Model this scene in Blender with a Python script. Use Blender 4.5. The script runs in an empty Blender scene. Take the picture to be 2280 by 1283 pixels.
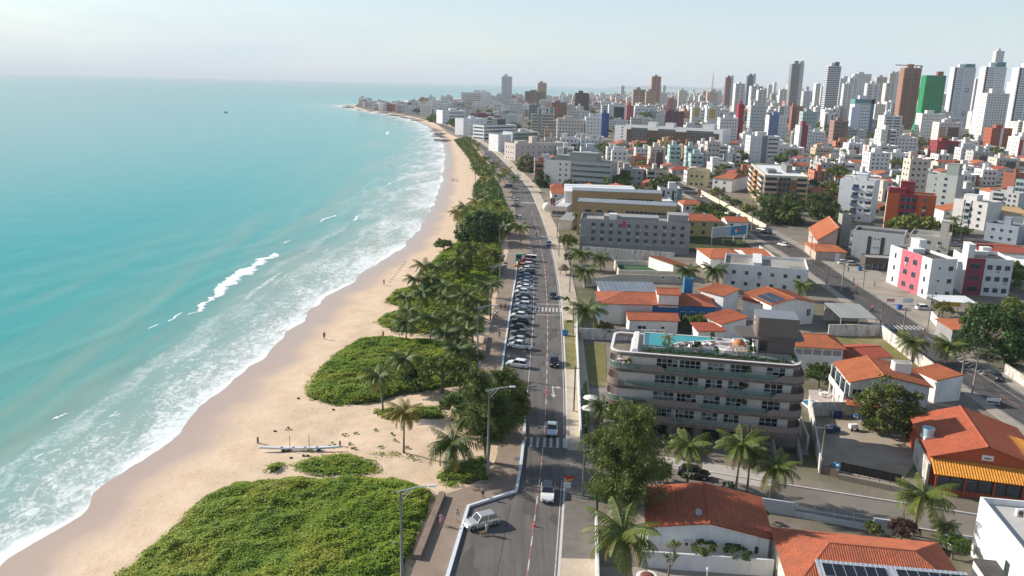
import bpy, math, random
import numpy as np
from mathutils import Matrix, Vector
random.seed(7)
RNG = np.random.default_rng(7)
S = bpy.context.scene
COL = S.collection
R = math.radians
# ------------------------------------------------------------------ camera
IW, IH, FPX, CZ = 2280.0, 1283.0, 1800.0, 54.0
ROLL, PITCH = R(1.35), math.atan(454 / FPX)
cF = np.array([0, math.cos(PITCH), -math.sin(PITCH)])
cR0 = np.array([1.0, 0, 0]); cU0 = np.array([0, math.sin(PITCH), math.cos(PITCH)])
cR = math.cos(ROLL) * cR0 + math.sin(ROLL) * cU0
cU = -math.sin(ROLL) * cR0 + math.cos(ROLL) * cU0
cam = bpy.data.cameras.new('camera'); cam.sensor_width = 36; cam.lens = 36 * FPX / IW
cam.clip_start = 0.5; cam.clip_end = 150000
camo = bpy.data.objects.new('camera', cam); COL.objects.link(camo)
camo.matrix_world = Matrix(((cR[0], cU[0], -cF[0], 0), (cR[1], cU[1], -cF[1], 0), (cR[2], cU[2], -cF[2], CZ), (0, 0, 0, 1)))
S.camera = camo
# ------------------------------------------------------------------ sky, sun, exposure
SUN_EL, SUN_AZ = R(29), R(-69)          # azimuth clockwise from +Y (sun stands over the sea, left and a little ahead)
wd = bpy.data.worlds.new('World'); S.world = wd; wd.use_nodes = True
nt = wd.node_tree; nt.nodes.clear()
sky = nt.nodes.new('ShaderNodeTexSky'); sky.sky_type = 'NISHITA'; sky.sun_disc = False
sky.sun_elevation = SUN_EL; sky.sun_rotation = SUN_AZ; sky.air_density = 1.0; sky.dust_density = 0.5; sky.ozone_density = 1.0
tc = nt.nodes.new('ShaderNodeTexCoord'); mp = nt.nodes.new('ShaderNodeMapping'); mp.inputs['Scale'].default_value = (1.1, 1.1, 7.0)
nz = nt.nodes.new('ShaderNodeTexNoise'); nz.inputs['Scale'].default_value = 2.3; nz.inputs['Detail'].default_value = 8; nz.inputs['Roughness'].default_value = 0.62
rp = nt.nodes.new('ShaderNodeValToRGB'); rp.color_ramp.elements[0].position = 0.38; rp.color_ramp.elements[1].position = 0.72
rp.color_ramp.elements[0].color = (0.35, 0.35, 0.35, 1); rp.color_ramp.elements[1].color = (1, 1, 1, 1)
mx = nt.nodes.new('ShaderNodeMix'); mx.data_type = 'RGBA'
mx.inputs['B'].default_value = (4.5, 5.3, 6.0, 1)       # thin high cloud, lit by the same sun
bg = nt.nodes.new('ShaderNodeBackground'); bg.inputs['Strength'].default_value = 0.098
out = nt.nodes.new('ShaderNodeOutputWorld')
L = nt.links.new
L(tc.outputs['Generated'], mp.inputs['Vector']); L(mp.outputs[0], nz.inputs['Vector']); L(nz.outputs['Fac'], rp.inputs[0])
sz = nt.nodes.new('ShaderNodeSeparateXYZ'); L(tc.outputs['Generated'], sz.inputs[0])
def wmath(op, a, b):
    q = nt.nodes.new('ShaderNodeMath'); q.operation = op
    for i, v in enumerate((a, b)):
        if hasattr(v, 'is_output'): L(v, q.inputs[i])
        else: q.inputs[i].default_value = v
    return q.outputs[0]
# an even veil of thin cloud: the slanting sight line through it is longer near the horizon
slant = wmath('DIVIDE', 0.2, wmath('ADD', wmath('MAXIMUM', sz.outputs[2], 0.0), 0.05))
cover = wmath('SUBTRACT', 1.0, wmath('POWER', 2.718, wmath('MULTIPLY', wmath('MULTIPLY', slant, rp.outputs[0]), -1.0)))
L(cover, mx.inputs['Factor']); L(sky.outputs[0], mx.inputs['A']); L(mx.outputs['Result'], bg.inputs[0]); L(bg.outputs[0], out.inputs[0])
sl = bpy.data.lights.new('sun', 'SUN'); sl.energy = 4.6; sl.angle = R(0.6); sl.color = (1.0, 0.92, 0.81)
so = bpy.data.objects.new('sun', sl); COL.objects.link(so)
sdir = Vector((math.sin(SUN_AZ) * math.cos(SUN_EL), math.cos(SUN_AZ) * math.cos(SUN_EL), math.sin(SUN_EL)))
so.rotation_euler = sdir.to_track_quat('Z', 'Y').to_euler(); so.location = (-300, 100, 400)
S.view_settings.view_transform = 'Standard'; S.view_settings.look = 'None'
S.view_settings.exposure = 0.62; S.view_settings.gamma = 1.0; S.view_settings.use_curve_mapping = False
# ------------------------------------------------------------------ pixel <-> place
def G(px, py, z=0.0):
    d = cF * FPX + cR * (px - IW / 2) - cU * (py - IH / 2)
    t = (z - CZ) / d[2]
    return np.array([t * d[0], t * d[1]])
def P(x, y, z):
    v = np.array([x, y, z - CZ]); zc = v @ cF
    return (IW / 2 + FPX * (v @ cR) / zc, IH / 2 - FPX * (v @ cU) / zc)
def HT(x, y, py):
    """height of a point above (x, y) that stands at picture row py"""
    lo, hi = -2.0, 400.0
    for _ in range(40):
        m = (lo + hi) / 2
        if P(x, y, m)[1] > py: lo = m
        else: hi = m
    return lo
def SC(y):
    """pixels per metre at distance y"""
    return FPX / (y * math.cos(PITCH) + CZ * math.sin(PITCH))
# ------------------------------------------------------------------ object helpers
def tag(o, label=None, cat=None, group=None, kind=None):
    if label: o['label'] = label
    if cat: o['category'] = cat
    if group: o['group'] = group
    if kind: o['kind'] = kind
    return o
def empty(name, loc=(0, 0, 0), rz=0.0, label=None, cat=None, group=None):
    o = bpy.data.objects.new(name, None); COL.objects.link(o)
    o.location = (loc[0], loc[1], loc[2] if len(loc) > 2 else 0.0); o.rotation_euler = (0, 0, rz); o.empty_display_size = 0.3
    return tag(o, label, cat, group)
def link(name, me, parent=None, loc=None, rot=None, scale=None):
    o = bpy.data.objects.new(name, me); COL.objects.link(o)
    if parent is not None: o.parent = parent
    if loc is not None: o.location = loc
    if rot is not None: o.rotation_euler = rot
    if scale is not None: o.scale = scale
    return o
def copy_tree(o, parent=None):
    c = o.copy(); COL.objects.link(c); c.parent = parent
    for ch in o.children: copy_tree(ch, c)
    return c
class MB:
    def __init__(s): s.v = []; s.f = []; s.m = []
    def add(s, vs, fs, m=0):
        b = len(s.v); s.v.extend([tuple(map(float, q)) for q in vs])
        for f in fs: s.f.append(tuple(b + i for i in f)); s.m.append(m)
        return s
    def box(s, x0, x1, y0, y1, z0, z1, m=0):
        v = [(x0, y0, z0), (x1, y0, z0), (x1, y1, z0), (x0, y1, z0), (x0, y0, z1), (x1, y0, z1), (x1, y1, z1), (x0, y1, z1)]
        return s.add(v, [(0, 3, 2, 1), (4, 5, 6, 7), (0, 1, 5, 4), (1, 2, 6, 5), (2, 3, 7, 6), (3, 0, 4, 7)], m)
    def bbox(s, x0, x1, y0, y1, z0, z1, b=0.05, m=0):
        """box with chamfered upright and top edges"""
        p = [(x0 + b, y0), (x1 - b, y0), (x1, y0 + b), (x1, y1 - b), (x1 - b, y1), (x0 + b, y1), (x0, y1 - b), (x0, y0 + b)]
        q = [(min(max(x, x0 + b), x1 - b), min(max(y, y0 + b), y1 - b)) for x, y in p]
        n = 8
        v = [(x, y, z0) for x, y in p] + [(x, y, z1 - b) for x, y in p] + [(x, y, z1) for x, y in q]
        f = [tuple(reversed(range(n)))]
        for k in (0, n):
            f += [(k + i, k + (i + 1) % n, k + n + (i + 1) % n, k + n + i) for i in range(n)]
        f.append(tuple(range(2 * n, 3 * n)))
        return s.add(v, f, m)
    def prism(s, poly, z0, z1, m=0, mtop=None):
        n = len(poly)
        a = sum(poly[i][0] * poly[(i + 1) % n][1] - poly[(i + 1) % n][0] * poly[i][1] for i in range(n))
        if a < 0: poly = poly[::-1]
        v = [(x, y, z0) for x, y in poly] + [(x, y, z1) for x, y in poly]
        s.add(v, [tuple(reversed(range(n)))] + [(i, (i + 1) % n, n + (i + 1) % n, n + i) for i in range(n)], m)
        return s.add([(x, y, z1) for x, y in poly], [tuple(range(n))], m if mtop is None else mtop)
    def tube(s, pts, rad, n=6, m=0, cap=True):
        pts = [Vector(p) for p in pts]
        if not hasattr(rad, '__len__'): rad = [rad] * len(pts)
        vs = []
        for i, p in enumerate(pts):
            t = (pts[min(i + 1, len(pts) - 1)] - pts[max(i - 1, 0)]).normalized()
            a = t.cross(Vector((0, 0, 1)) if abs(t.z) < 0.9 else Vector((1, 0, 0))).normalized(); b = t.cross(a)
            for k in range(n):
                w = 2 * math.pi * k / n
                vs.append(p + (a * math.cos(w) + b * math.sin(w)) * rad[i])
        fs = [(i * n + k, i * n + (k + 1) % n, (i + 1) * n + (k + 1) % n, (i + 1) * n + k) for i in range(len(pts) - 1) for k in range(n)]
        if cap: fs += [tuple(range(n)), tuple(reversed(range((len(pts) - 1) * n, len(pts) * n)))]
        return s.add(vs, fs, m)
    def lathe(s, prof, n=16, c=(0, 0), m=0, cap=True):
        vs = [(c[0] + r * math.cos(2 * math.pi * k / n), c[1] + r * math.sin(2 * math.pi * k / n), z) for r, z in prof for k in range(n)]
        fs = [(i * n + k, i * n + (k + 1) % n, (i + 1) * n + (k + 1) % n, (i + 1) * n + k) for i in range(len(prof) - 1) for k in range(n)]
        if cap: fs += [tuple(reversed(range(n))), tuple(range((len(prof) - 1) * n, len(prof) * n))]
        return s.add(vs, fs, m)
    def poly(s, pts, m=0): return s.add(pts, [tuple(range(len(pts)))], m)
    def slab(s, pts, th, m=0, medge=None):
        """thick polygon: pts is the top face, th below it"""
        n = len(pts); P3 = [Vector(p) for p in pts]
        nv = Vector((0, 0, 0))
        for i in range(n):
            a, b = P3[i], P3[(i + 1) % n]
            nv += Vector(((a.y - b.y) * (a.z + b.z), (a.z - b.z) * (a.x + b.x), (a.x - b.x) * (a.y + b.y)))
        nv.normalize()
        if nv.z < 0: P3.reverse(); nv = -nv
        lo = [p - nv * th for p in P3]
        s.add(P3, [tuple(range(n))], m)
        s.add(lo, [tuple(reversed(range(n)))], m if medge is None else medge)
        return s.add(lo + P3, [(i, (i + 1) % n, n + (i + 1) % n, n + i) for i in range(n)], m if medge is None else medge)
    def mesh(s, name, mats, smooth=False):
        me = bpy.data.meshes.new(name); me.from_pydata(s.v, [], s.f)
        if not isinstance(mats, (list, tuple)): mats = [mats]
        for q in mats: me.materials.append(q)
        if len(mats) > 1: me.polygons.foreach_set('material_index', s.m)
        if smooth: me.polygons.foreach_set('use_smooth', [True] * len(s.f))
        me.update(); return me
    def build(s, name, mats, parent=None, loc=None, rot=None, smooth=False):
        return link(name, s.mesh(name, mats, smooth), parent, loc, rot)
def npmesh(name, V, F, mats, smooth=False, attrs=None):
    """V (n,3), F (m,k) arrays -> mesh"""
    V = np.asarray(V, np.float32); F = np.asarray(F, np.int32); m, k = F.shape
    me = bpy.data.meshes.new(name); me.vertices.add(len(V)); me.vertices.foreach_set('co', V.ravel())
    me.loops.add(m * k); me.loops.foreach_set('vertex_index', F.ravel())
    me.polygons.add(m); me.polygons.foreach_set('loop_start', np.arange(0, m * k, k, dtype=np.int32))
    try: me.polygons.foreach_set('loop_total', np.full(m, k, np.int32))
    except Exception: pass
    if smooth: me.polygons.foreach_set('use_smooth', np.ones(m, bool))
    if not isinstance(mats, (list, tuple)): mats = [mats]
    for q in mats: me.materials.append(q)
    for an, av in (attrs or {}).items():
        a = me.attributes.new(an, 'FLOAT', 'POINT'); a.data.foreach_set('value', np.asarray(av, np.float32).ravel())
    me.update(calc_edges=True); me.validate(); return me
def gridmesh(name, X, Y, Z, mat, smooth=True, attrs=None):
    r, c = X.shape
    V = np.stack([X, Y, Z], -1).reshape(-1, 3)
    i = np.arange(r * c).reshape(r, c)
    F = np.stack([i[:-1, :-1], i[:-1, 1:], i[1:, 1:], i[1:, :-1]], -1).reshape(-1, 4)
    return npmesh(name, V, F, mat, smooth, {k: v.reshape(-1) for k, v in (attrs or {}).items()})
# ------------------------------------------------------------------ materials
MATS = {}
class NT:
    def __init__(s, name):
        s.m = bpy.data.materials.new(name); s.m.use_nodes = True; s.t = s.m.node_tree; s.b = s.t.nodes['Principled BSDF']; s.o = s.t.nodes['Material Output']
    def n(s, typ, ins=None, **kw):
        q = s.t.nodes.new('ShaderNode' + typ)
        for k, v in kw.items(): setattr(q, k, v)
        for k, v in (ins or {}).items():
            if hasattr(v, 'is_output'): s.t.links.new(v, q.inputs[k])
            else: q.inputs[k].default_value = v
        return q
    def l(s, a, b): s.t.links.new(a, b)
    def math(s, op, a, b=None, clamp=False):
        q = s.t.nodes.new('ShaderNodeMath'); q.operation = op; q.use_clamp = clamp
        for i, v in enumerate((a, b)):
            if v is None: continue
            if hasattr(v, 'is_output'): s.l(v, q.inputs[i])
            else: q.inputs[i].default_value = v
        return q.outputs[0]
    def mix(s, f, a, b, typ='MIX'):
        q = s.t.nodes.new('ShaderNodeMix'); q.data_type = 'RGBA'; q.blend_type = typ
        for k, v in (('Factor', f), ('A', a), ('B', b)):
            if hasattr(v, 'is_output'): s.l(v, q.inputs[k])
            else: q.inputs[k].default_value = (v if not hasattr(v, '__len__') else (*v, 1)[:4])
        return q.outputs['Result']
    def ramp(s, f, stops):
        q = s.t.nodes.new('ShaderNodeValToRGB'); e = q.color_ramp.elements
        while len(e) < len(stops): e.new(0.5)
        for x, (p, c) in zip(e, stops):
            x.position = p; x.color = (c, c, c, 1) if not hasattr(c, '__len__') else (*c, 1)
        s.l(f, q.inputs[0]); return q.outputs[0]
    def coord(s, kind='Object', scale=(1, 1, 1)):
        t = s.n('TexCoord'); m = s.n('Mapping', {'Scale': scale}); s.l(t.outputs[kind], m.inputs['Vector']); return m.outputs[0]
    def noise(s, vec, scale, detail=4, rough=0.55, dist=0.0):
        q = s.n('TexNoise', {'Scale': scale, 'Detail': detail, 'Roughness': rough, 'Distortion': dist}); s.l(vec, q.inputs['Vector']); return q.outputs['Fac']
    def set(s, **kw):
        for k, v in kw.items():
            k = k.replace('_', ' ')
            if hasattr(v, 'is_output'): s.l(v, s.b.inputs[k])
            else: s.b.inputs[k].default_value = (*v, 1) if hasattr(v, '__len__') and len(v) == 3 and k != 'Normal' else v
    def bump(s, h, strength=0.3, dist=0.05):
        q = s.n('Bump', {'Strength': strength, 'Distance': dist}); s.l(h, q.inputs['Height']); s.l(q.outputs[0], s.b.inputs['Normal'])
def darker(c, k): return tuple(x * k for x in c)
def paint(c, rough=0.5, spec=0.4, name='painted', metal=0.0):
    """plain painted / plastic surface with slight unevenness"""
    key = ('paint', tuple(c), rough, metal)
    if key not in MATS:
        t = NT(name); v = t.coord(); f = t.noise(v, 1.7, 3)
        t.set(Base_Color=t.mix(t.ramp(f, [(0.35, 0.0), (0.7, 0.35)]), c, darker(c, 0.72)), Roughness=rough, Metallic=metal); t.b.inputs['Specular IOR Level'].default_value = spec
        MATS[key] = t.m
    return MATS[key]
def wall(c, dirt=0.35, name='rendered wall'):
    """painted render: blotches, rain streaks"""
    key = ('wall', tuple(c), dirt)
    if key not in MATS:
        t = NT(name); v = t.coord('Object', (1, 1, 0.12)); v2 = t.coord('Object', (1, 1, 1))
        st = t.noise(v, 1.6, 5, 0.6); bl = t.noise(v2, 0.35, 4); fi = t.noise(v2, 14, 2)
        c1 = t.mix(t.ramp(bl, [(0.35, 0.0), (0.75, 0.5)]), c, darker(c, 0.82))
        c2 = t.mix(t.math('MULTIPLY', t.ramp(st, [(0.5, 0.0), (0.78, 1.0)]), dirt), c1, (0.16, 0.145, 0.125))
        t.set(Base_Color=c2, Roughness=0.85); t.bump(fi, 0.12, 0.02); t.b.inputs['Specular IOR Level'].default_value = 0.2
        MATS[key] = t.m
    return MATS[key]
def dirtywall():
    if 'dw' not in MATS:
        t = NT('weathered whitewashed wall'); v = t.coord('Object', (1, 1, 0.35)); v2 = t.coord()
        a = t.noise(v, 0.9, 7, 0.72); b = t.noise(v2, 4, 4)
        c = t.ramp(a, [(0.36, (0.74, 0.71, 0.66)), (0.55, (0.5, 0.46, 0.41)), (0.68, (0.2, 0.17, 0.14))])
        t.set(Base_Color=t.mix(0.25, c, t.ramp(b, [(0.3, 0.35), (0.7, 0.9)]), 'MULTIPLY'), Roughness=0.9); t.bump(b, 0.2, 0.02)
        MATS['dw'] = t.m
    return MATS['dw']
def glass(c=(0.02, 0.035, 0.045), rough=0.06):
    key = ('glass', c, rough)
    if key not in MATS:
        t = NT('dark window glass'); v = t.coord(); f = t.noise(v, 0.6, 2)
        t.set(Base_Color=t.mix(t.ramp(f, [(0.4, 0.0), (0.6, 1.0)]), c, tuple(x * 2.2 for x in c)), Roughness=rough); t.b.inputs['Specular IOR Level'].default_value = 0.7
        MATS[key] = t.m
    return MATS[key]
def clear_glass(c=(0.35, 0.5, 0.46), alpha=0.45):
    key = ('clear', c, alpha)
    if key not in MATS:
        t = NT('tinted balustrade glass'); t.set(Base_Color=c, Roughness=0.05, Alpha=alpha); MATS[key] = t.m
    return MATS[key]
def tile(c=(0.45, 0.125, 0.06), old=0.65):
    key = ('tile', c, old)
    if key not in MATS:
        t = NT('clay roof tile'); v = t.coord(); oi = t.n('ObjectInfo')
        a = t.noise(v, 0.42, 6, 0.7); b = t.noise(v, 3.2, 4, 0.75); e = t.noise(v, 1.5, 6, 0.75)
        c1 = t.mix(t.ramp(b, [(0.3, 0.0), (0.7, 1.0)]), darker(c, 0.58), tuple(min(1, x * 1.2) for x in c))
        c2 = t.mix(t.math('MULTIPLY', t.ramp(a, [(0.40, 0.0), (0.62, 1.0)]), old), c1, (0.24, 0.085, 0.05))
        c3 = t.mix(t.math('MULTIPLY', t.ramp(e, [(0.57, 0.0), (0.68, 1.0)]), old), c2, (0.085, 0.05, 0.038))
        g = t.n('SeparateXYZ'); t.l(v, g.inputs[0]); row = t.math('FRACT', t.math('MULTIPLY', t.math('ADD', g.outputs[2], t.math('MULTIPLY', b, 0.03)), 8.5))
        c3 = t.mix(t.ramp(row, [(0.0, 0.6), (0.22, 0.0)]), c3, darker(c, 0.35))
        t.set(Base_Color=c3, Roughness=0.8); t.bump(t.math('ADD', b, row), 0.5, 0.04); t.b.inputs['Specular IOR Level'].default_value = 0.25
        MATS[key] = t.m
    return MATS[key]
def leafmat(c, name='foliage', var=0.45, trans=0.25, yellow=(0.22, 0.19, 0.03)):
    key = ('leaf', tuple(c), var)
    if key not in MATS:
        t = NT(name); oi = t.n('ObjectInfo'); v = t.coord('Object'); a = t.noise(v, 0.8, 4, 0.65); g = t.n('NewGeometry')
        c1 = t.mix(t.ramp(a, [(0.3, 0.0), (0.72, 1.0)]), darker(c, 0.5), tuple(x * 1.45 for x in c))
        c2 = t.mix(t.math('MULTIPLY', oi.outputs['Random'], var), c1, yellow)
        c2 = t.mix(t.math('MULTIPLY', t.ramp(g.outputs['Random Per Island'], [(0.5, 0.0), (1.0, 1.0)]), 0.5), c2, tuple(x * 1.6 for x in c))
        t.set(Base_Color=c2, Roughness=0.5); t.b.inputs['Specular IOR Level'].default_value = 0.3
        tr = t.n('BsdfTranslucent'); t.l(c2, tr.inputs['Color']); ms = t.n('MixShader', {0: trans}); t.l(t.b.outputs[0], ms.inputs[1]); t.l(tr.outputs[0], ms.inputs[2]); t.l(ms.outputs[0], t.o.inputs['Surface'])
        MATS[key] = t.m
    return MATS[key]
def bark(c=(0.2, 0.165, 0.125)):
    key = ('bark', c)
    if key not in MATS:
        t = NT('bark'); v = t.coord('Object', (3, 3, 9)); a = t.noise(v, 1.5, 4); t.set(Base_Color=t.mix(t.ramp(a, [(0.3, 0.), (0.7, 1.)]), darker(c, 0.55), c), Roughness=0.9); t.bump(a, 0.4, 0.03); MATS[key] = t.m
    return MATS[key]
def surf(name, c1, c2, scale=0.3, rough=0.9, fine=6.0, c3=None, bump=0.2, spec=0.2):
    """ground-like surface, two-scale mottling in place coordinates"""
    key = ('surf', name)
    if key not in MATS:
        t = NT(name); v = t.coord(); a = t.noise(v, scale, 6, 0.62); b = t.noise(v, fine, 4, 0.6); e = t.noise(v, scale * 0.23, 5, 0.6)
        c = t.mix(t.ramp(a, [(0.35, 0.), (0.68, 1.)]), c1, c2)
        c = t.mix(t.ramp(b, [(0.25, 0.35), (0.75, 0.0)]), c, darker(c1, 0.6))
        if c3: c = t.mix(t.ramp(e, [(0.5, 0.), (0.66, 1.)]), c, c3)
        t.set(Base_Color=c, Roughness=rough); t.bump(b, bump, 0.03); t.b.inputs['Specular IOR Level'].default_value = spec
        MATS[key] = t.m
    return MATS[key]
# ------------------------------------------------------------------ plan curves (metres; y runs away from the camera)
def curve(pts):
    a = np.array(pts, float); a = a[np.argsort(a[:, 1])]
    return lambda y: np.interp(y, a[:, 1], a[:, 0])
SHORE = curve([(-60, 20), (-58.5, 70), (-58.1, 82), (-57.2, 86), (-54.7, 92.4), (-55.4, 98.2), (-54.3, 106.3), (-51.6, 117.3), (-52.2, 132.4), (-51.3, 143.8), (-49.4, 154.4), (-49.2, 166.3), (-48.4, 200.7), (-44.3, 220.9), (-41.2, 248.5), (-37.1, 271), (-35.7, 312.3), (-37.5, 374.1), (-41.4, 464.5), (-52.6, 608.7), (-71.8, 805.3), (-88.9, 912.7), (-125.8, 1106), (-169.5, 1276), (-210, 1384), (-296, 1562), (-381.8, 1815), (-385, 1850), (-330, 2000), (-300, 2600), (0, 3600), (400, 5000), (1000, 7500), (1600, 9000), (2600, 10500), (3900, 13000), (9000, 22000), (30000, 62000)])
_kr = curve([(1.5, 30), (5.9, 81), (7.7, 100.8), (9.4, 120.7), (12.4, 191.2), (13.3, 242.2), (12.8, 303.8), (8.3, 428.9), (-6.4, 567.5), (-20.4, 686.4), (-36, 785.4), (-70, 980), (-120, 1200)])
def KR(y):                              # right kerb of the beach avenue, smoothed
    y = np.asarray(y, float); w = 12 + y * 0.03
    return (_kr(y - w) + 2 * _kr(y) + _kr(y + w)) / 4
def CL(y): return KR(y) - 6.9
PR = curve([(-8.5, 55), (-6.4, 80.5), (-5.0, 95.8), (1.2, 100.2), (2.4, 116.3), (2.7, 128), (-1.7, 134), (-1.3, 157), (0.1, 199.8), (1.0, 223.3), (1.8, 258), (6.0, 262), (6.2, 310), (1.0, 325), (0.6, 360), (-1.5, 420), (-1.0, 429), (-13.5, 567), (-27.5, 686), (-43, 785), (-127, 1200)])
PL = curve([(-13, 55), (-10.4, 83.2), (-8.7, 98.8), (-2.6, 103.3), (-1.6, 112), (-1.5, 124), (-6, 136), (-5.6, 155.3), (-4.6, 181.2), (-3.1, 235.5), (-1.5, 262), (-2, 320), (-3.5, 360), (-6, 429), (-18, 567), (-31, 686), (-48, 785), (-75, 905), (-105, 1100), (-150, 1276), (-190, 1384), (-280, 1562), (-360, 1815), (-360, 1850), (-310, 2000), (-280, 2600), (20, 3600), (420, 5000), (1020, 7500), (1620, 9000), (2620, 10500), (3920, 13000), (9020, 22000), (30020, 62000)])
AL = curve([(86, 40), (86.6, 126), (87, 165), (89.3, 189), (91, 238), (92.5, 265), (92, 300), (91, 386), (88, 493), (72, 700), (45, 900), (10, 1150)])
def AR(y): return AL(y) + 9.4
def vnoise(x, y, seed=0):
    """smooth lattice noise 0..1 (arrays)"""
    x = np.asarray(x, float); y = np.asarray(y, float)
    xi = np.floor(x).astype(np.int64); yi = np.floor(y).astype(np.int64); fx = x - xi; fy = y - yi
    fx = fx * fx * (3 - 2 * fx); fy = fy * fy * (3 - 2 * fy)
    def h(a, b):
        n = (a * 374761393 + b * 668265263 + seed * 1442695041) & 0x7fffffff
        n = ((n ^ (n >> 13)) * 1274126177) & 0x7fffffff
        return ((n ^ (n >> 16)) & 0xffff) / 65535.0
    return (h(xi, yi) * (1 - fx) + h(xi + 1, yi) * fx) * (1 - fy) + (h(xi, yi + 1) * (1 - fx) + h(xi + 1, yi + 1) * fx) * fy
def fbm(x, y, seed=0, o=4):
    s = 0; a = 0.5; t = 0
    for k in range(o):
        s = s + a * vnoise(np.asarray(x) * 2 ** k, np.asarray(y) * 2 ** k, seed + k); t += a; a *= 0.5
    return s / t
def struct(o): o['kind'] = 'structure'; return o
# ------------------------------------------------------------------ sea
def sea_mat():
    t = NT('sea water'); q = t.n('Attribute', attribute_name='shore').outputs['Fac']     # metres offshore
    pos = t.n('NewGeometry').outputs['Position']
    def nz(sc, scale, d=4, r=0.55, dist=0.0):
        m = t.n('Mapping', {'Scale': sc}); t.l(pos, m.inputs['Vector']); return t.noise(m.outputs[0], scale, d, r, dist)
    big = nz((1, 0.35, 1), 0.012, 4, 0.6)
    qq = t.math('ADD', q, t.math('MULTIPLY', t.math('SUBTRACT', big, 0.5), 70.0))
    qn = t.math('DIVIDE', qq, 400.0)
    col = t.ramp(qn, [(0.0, (0.30, 0.34, 0.29)), (0.05, (0.17, 0.31, 0.285)), (0.12, (0.06, 0.30, 0.285)), (0.26, (0.0, 0.268, 0.268)), (1.0, (0.0, 0.21, 0.225))])
    # stirred-up sand in drifting bands
    sb = nz((1, 0.12, 1), 0.05, 5, 0.6, 0.6)
    near = t.ramp(t.math('DIVIDE', q, 110.0), [(0.0, 1.0), (1.0, 0.0)])
    col = t.mix(t.math('MULTIPLY', t.ramp(sb, [(0.45, 0.0), (0.7, 1.0)]), t.math('MULTIPLY', near, 0.75)), col, (0.30, 0.325, 0.245))
    # foam: lacy sheets that thin out offshore, wave fronts running along the shore
    lace = nz((1, 0.7, 1), 0.75, 9, 0.74, 1.0); sheet = nz((1, 0.30, 1), 0.09, 5, 0.6, 0.8); front = nz((1, 0.10, 1), 0.16, 4, 0.55, 0.5)
    wob = t.math('MULTIPLY', t.math('SUBTRACT', nz((1, 1, 1), 0.035, 4), 0.5), 12.0)
    qs = t.math('ADD', q, wob)
    yy = t.n('SeparateXYZ'); t.l(pos, yy.inputs[0])
    far = t.ramp(t.math('DIVIDE', yy.outputs[1], 700.0), [(0.0, 0.0), (0.25, 0.12), (0.55, 1.0), (1.0, 1.0)])
    wid = t.math('ADD', 22.0, t.math('MULTIPLY', far, 22.0))                      # surf zone widens up the coast
    u = t.math('DIVIDE', qs, wid, clamp=True)
    inten = t.ramp(u, [(0.0, 1.0), (0.3, 0.85), (0.62, 0.62), (0.85, 0.3), (1.0, 0.0)])
    thr = t.math('SUBTRACT', 0.74, t.math('MULTIPLY', inten, 0.335))
    mixn = t.math('ADD', t.math('MULTIPLY', lace, 0.62), t.math('MULTIPLY', sheet, 0.38))
    f1 = t.math('MULTIPLY', t.math('SUBTRACT', mixn, thr), 9.0, clamp=True)
    edge = t.ramp(t.math('DIVIDE', qs, 9.0), [(0.0, 1.0), (0.18, 0.25), (0.4, 0.0)])
    edge = t.math('MULTIPLY', t.math('MULTIPLY', edge, lace), 1.9, clamp=True)
    u2 = t.ramp(t.math('DIVIDE', q, 70.0), [(0.0, 0.5), (0.3, 1.0), (0.8, 0.4), (1.0, 0.0)])
    f2 = t.math('MULTIPLY', t.math('SUBTRACT', t.math('MULTIPLY', front, u2), 0.635), 22.0, clamp=True)
    f2 = t.math('MULTIPLY', f2, t.ramp(lace, [(0.4, 0.1), (0.6, 0.9)]))
    bw = t.math('MULTIPLY', nz((1, 0.35, 1), 0.045, 4, 0.6), 3.2)
    sn = t.math('SINE', t.math('MULTIPLY', t.math('ADD', t.math('DIVIDE', q, 10.5), bw), 6.283))
    band = t.math('MULTIPLY', t.ramp(t.math('ADD', t.math('MULTIPLY', sn, 0.5), 0.5), [(0.45, 0.0), (0.92, 1.0)]), t.ramp(sheet, [(0.36, 0.0), (0.58, 1.0)]))
    band = t.math('MULTIPLY', t.math('MULTIPLY', band, t.ramp(u, [(0.0, 0.8), (0.5, 0.6), (0.9, 0.25), (1.0, 0.0)])), t.ramp(lace, [(0.36, 0.1), (0.58, 1.0)]))
    soft = t.math('MULTIPLY', t.ramp(u, [(0.0, 0.42), (0.45, 0.2), (1.0, 0.0)]), t.ramp(sheet, [(0.3, 0.3), (0.7, 1.0)]))
    foam = t.math('MAXIMUM', t.math('MAXIMUM', t.math('MAXIMUM', t.math('MULTIPLY', f1, 0.8), edge), f2), t.math('MAXIMUM', band, soft))
    t.set(Base_Color=t.mix(foam, col, (0.80, 0.82, 0.82)), Roughness=t.math('ADD', 0.16, t.math('MULTIPLY', foam, 0.6)))
    t.b.inputs['IOR'].default_value = 1.33; t.b.inputs['Specular IOR Level'].default_value = 0.07
    r1 = nz((1, 0.5, 1), 0.25, 6, 0.6, 0.3); r2 = nz((1, 0.4, 1), 1.7, 4, 0.6)
    hh = t.math('ADD', t.math('ADD', t.math('MULTIPLY', r1, 1.0), t.math('MULTIPLY', r2, 0.16)), t.math('MULTIPLY', foam, 0.25))
    t.bump(hh, 0.22, 0.5)
    return t.m
ys = np.concatenate([np.arange(20, 320, 1.5), np.geomspace(320, 2100, 180), np.geomspace(2140, 70000, 60)])
dq = np.concatenate([np.arange(-9, 45, 0.75), np.geomspace(45, 600, 60), np.geomspace(640, 70000, 22)])
Yg, Qg = np.meshgrid(ys, dq, indexing='ij')
Xg = SHORE(Yg) + (fbm(Yg / 9, Yg * 0, 3, 3) - 0.5) * 3.0 * np.clip(1 - Qg / 60, 0, 1) - Qg
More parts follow.
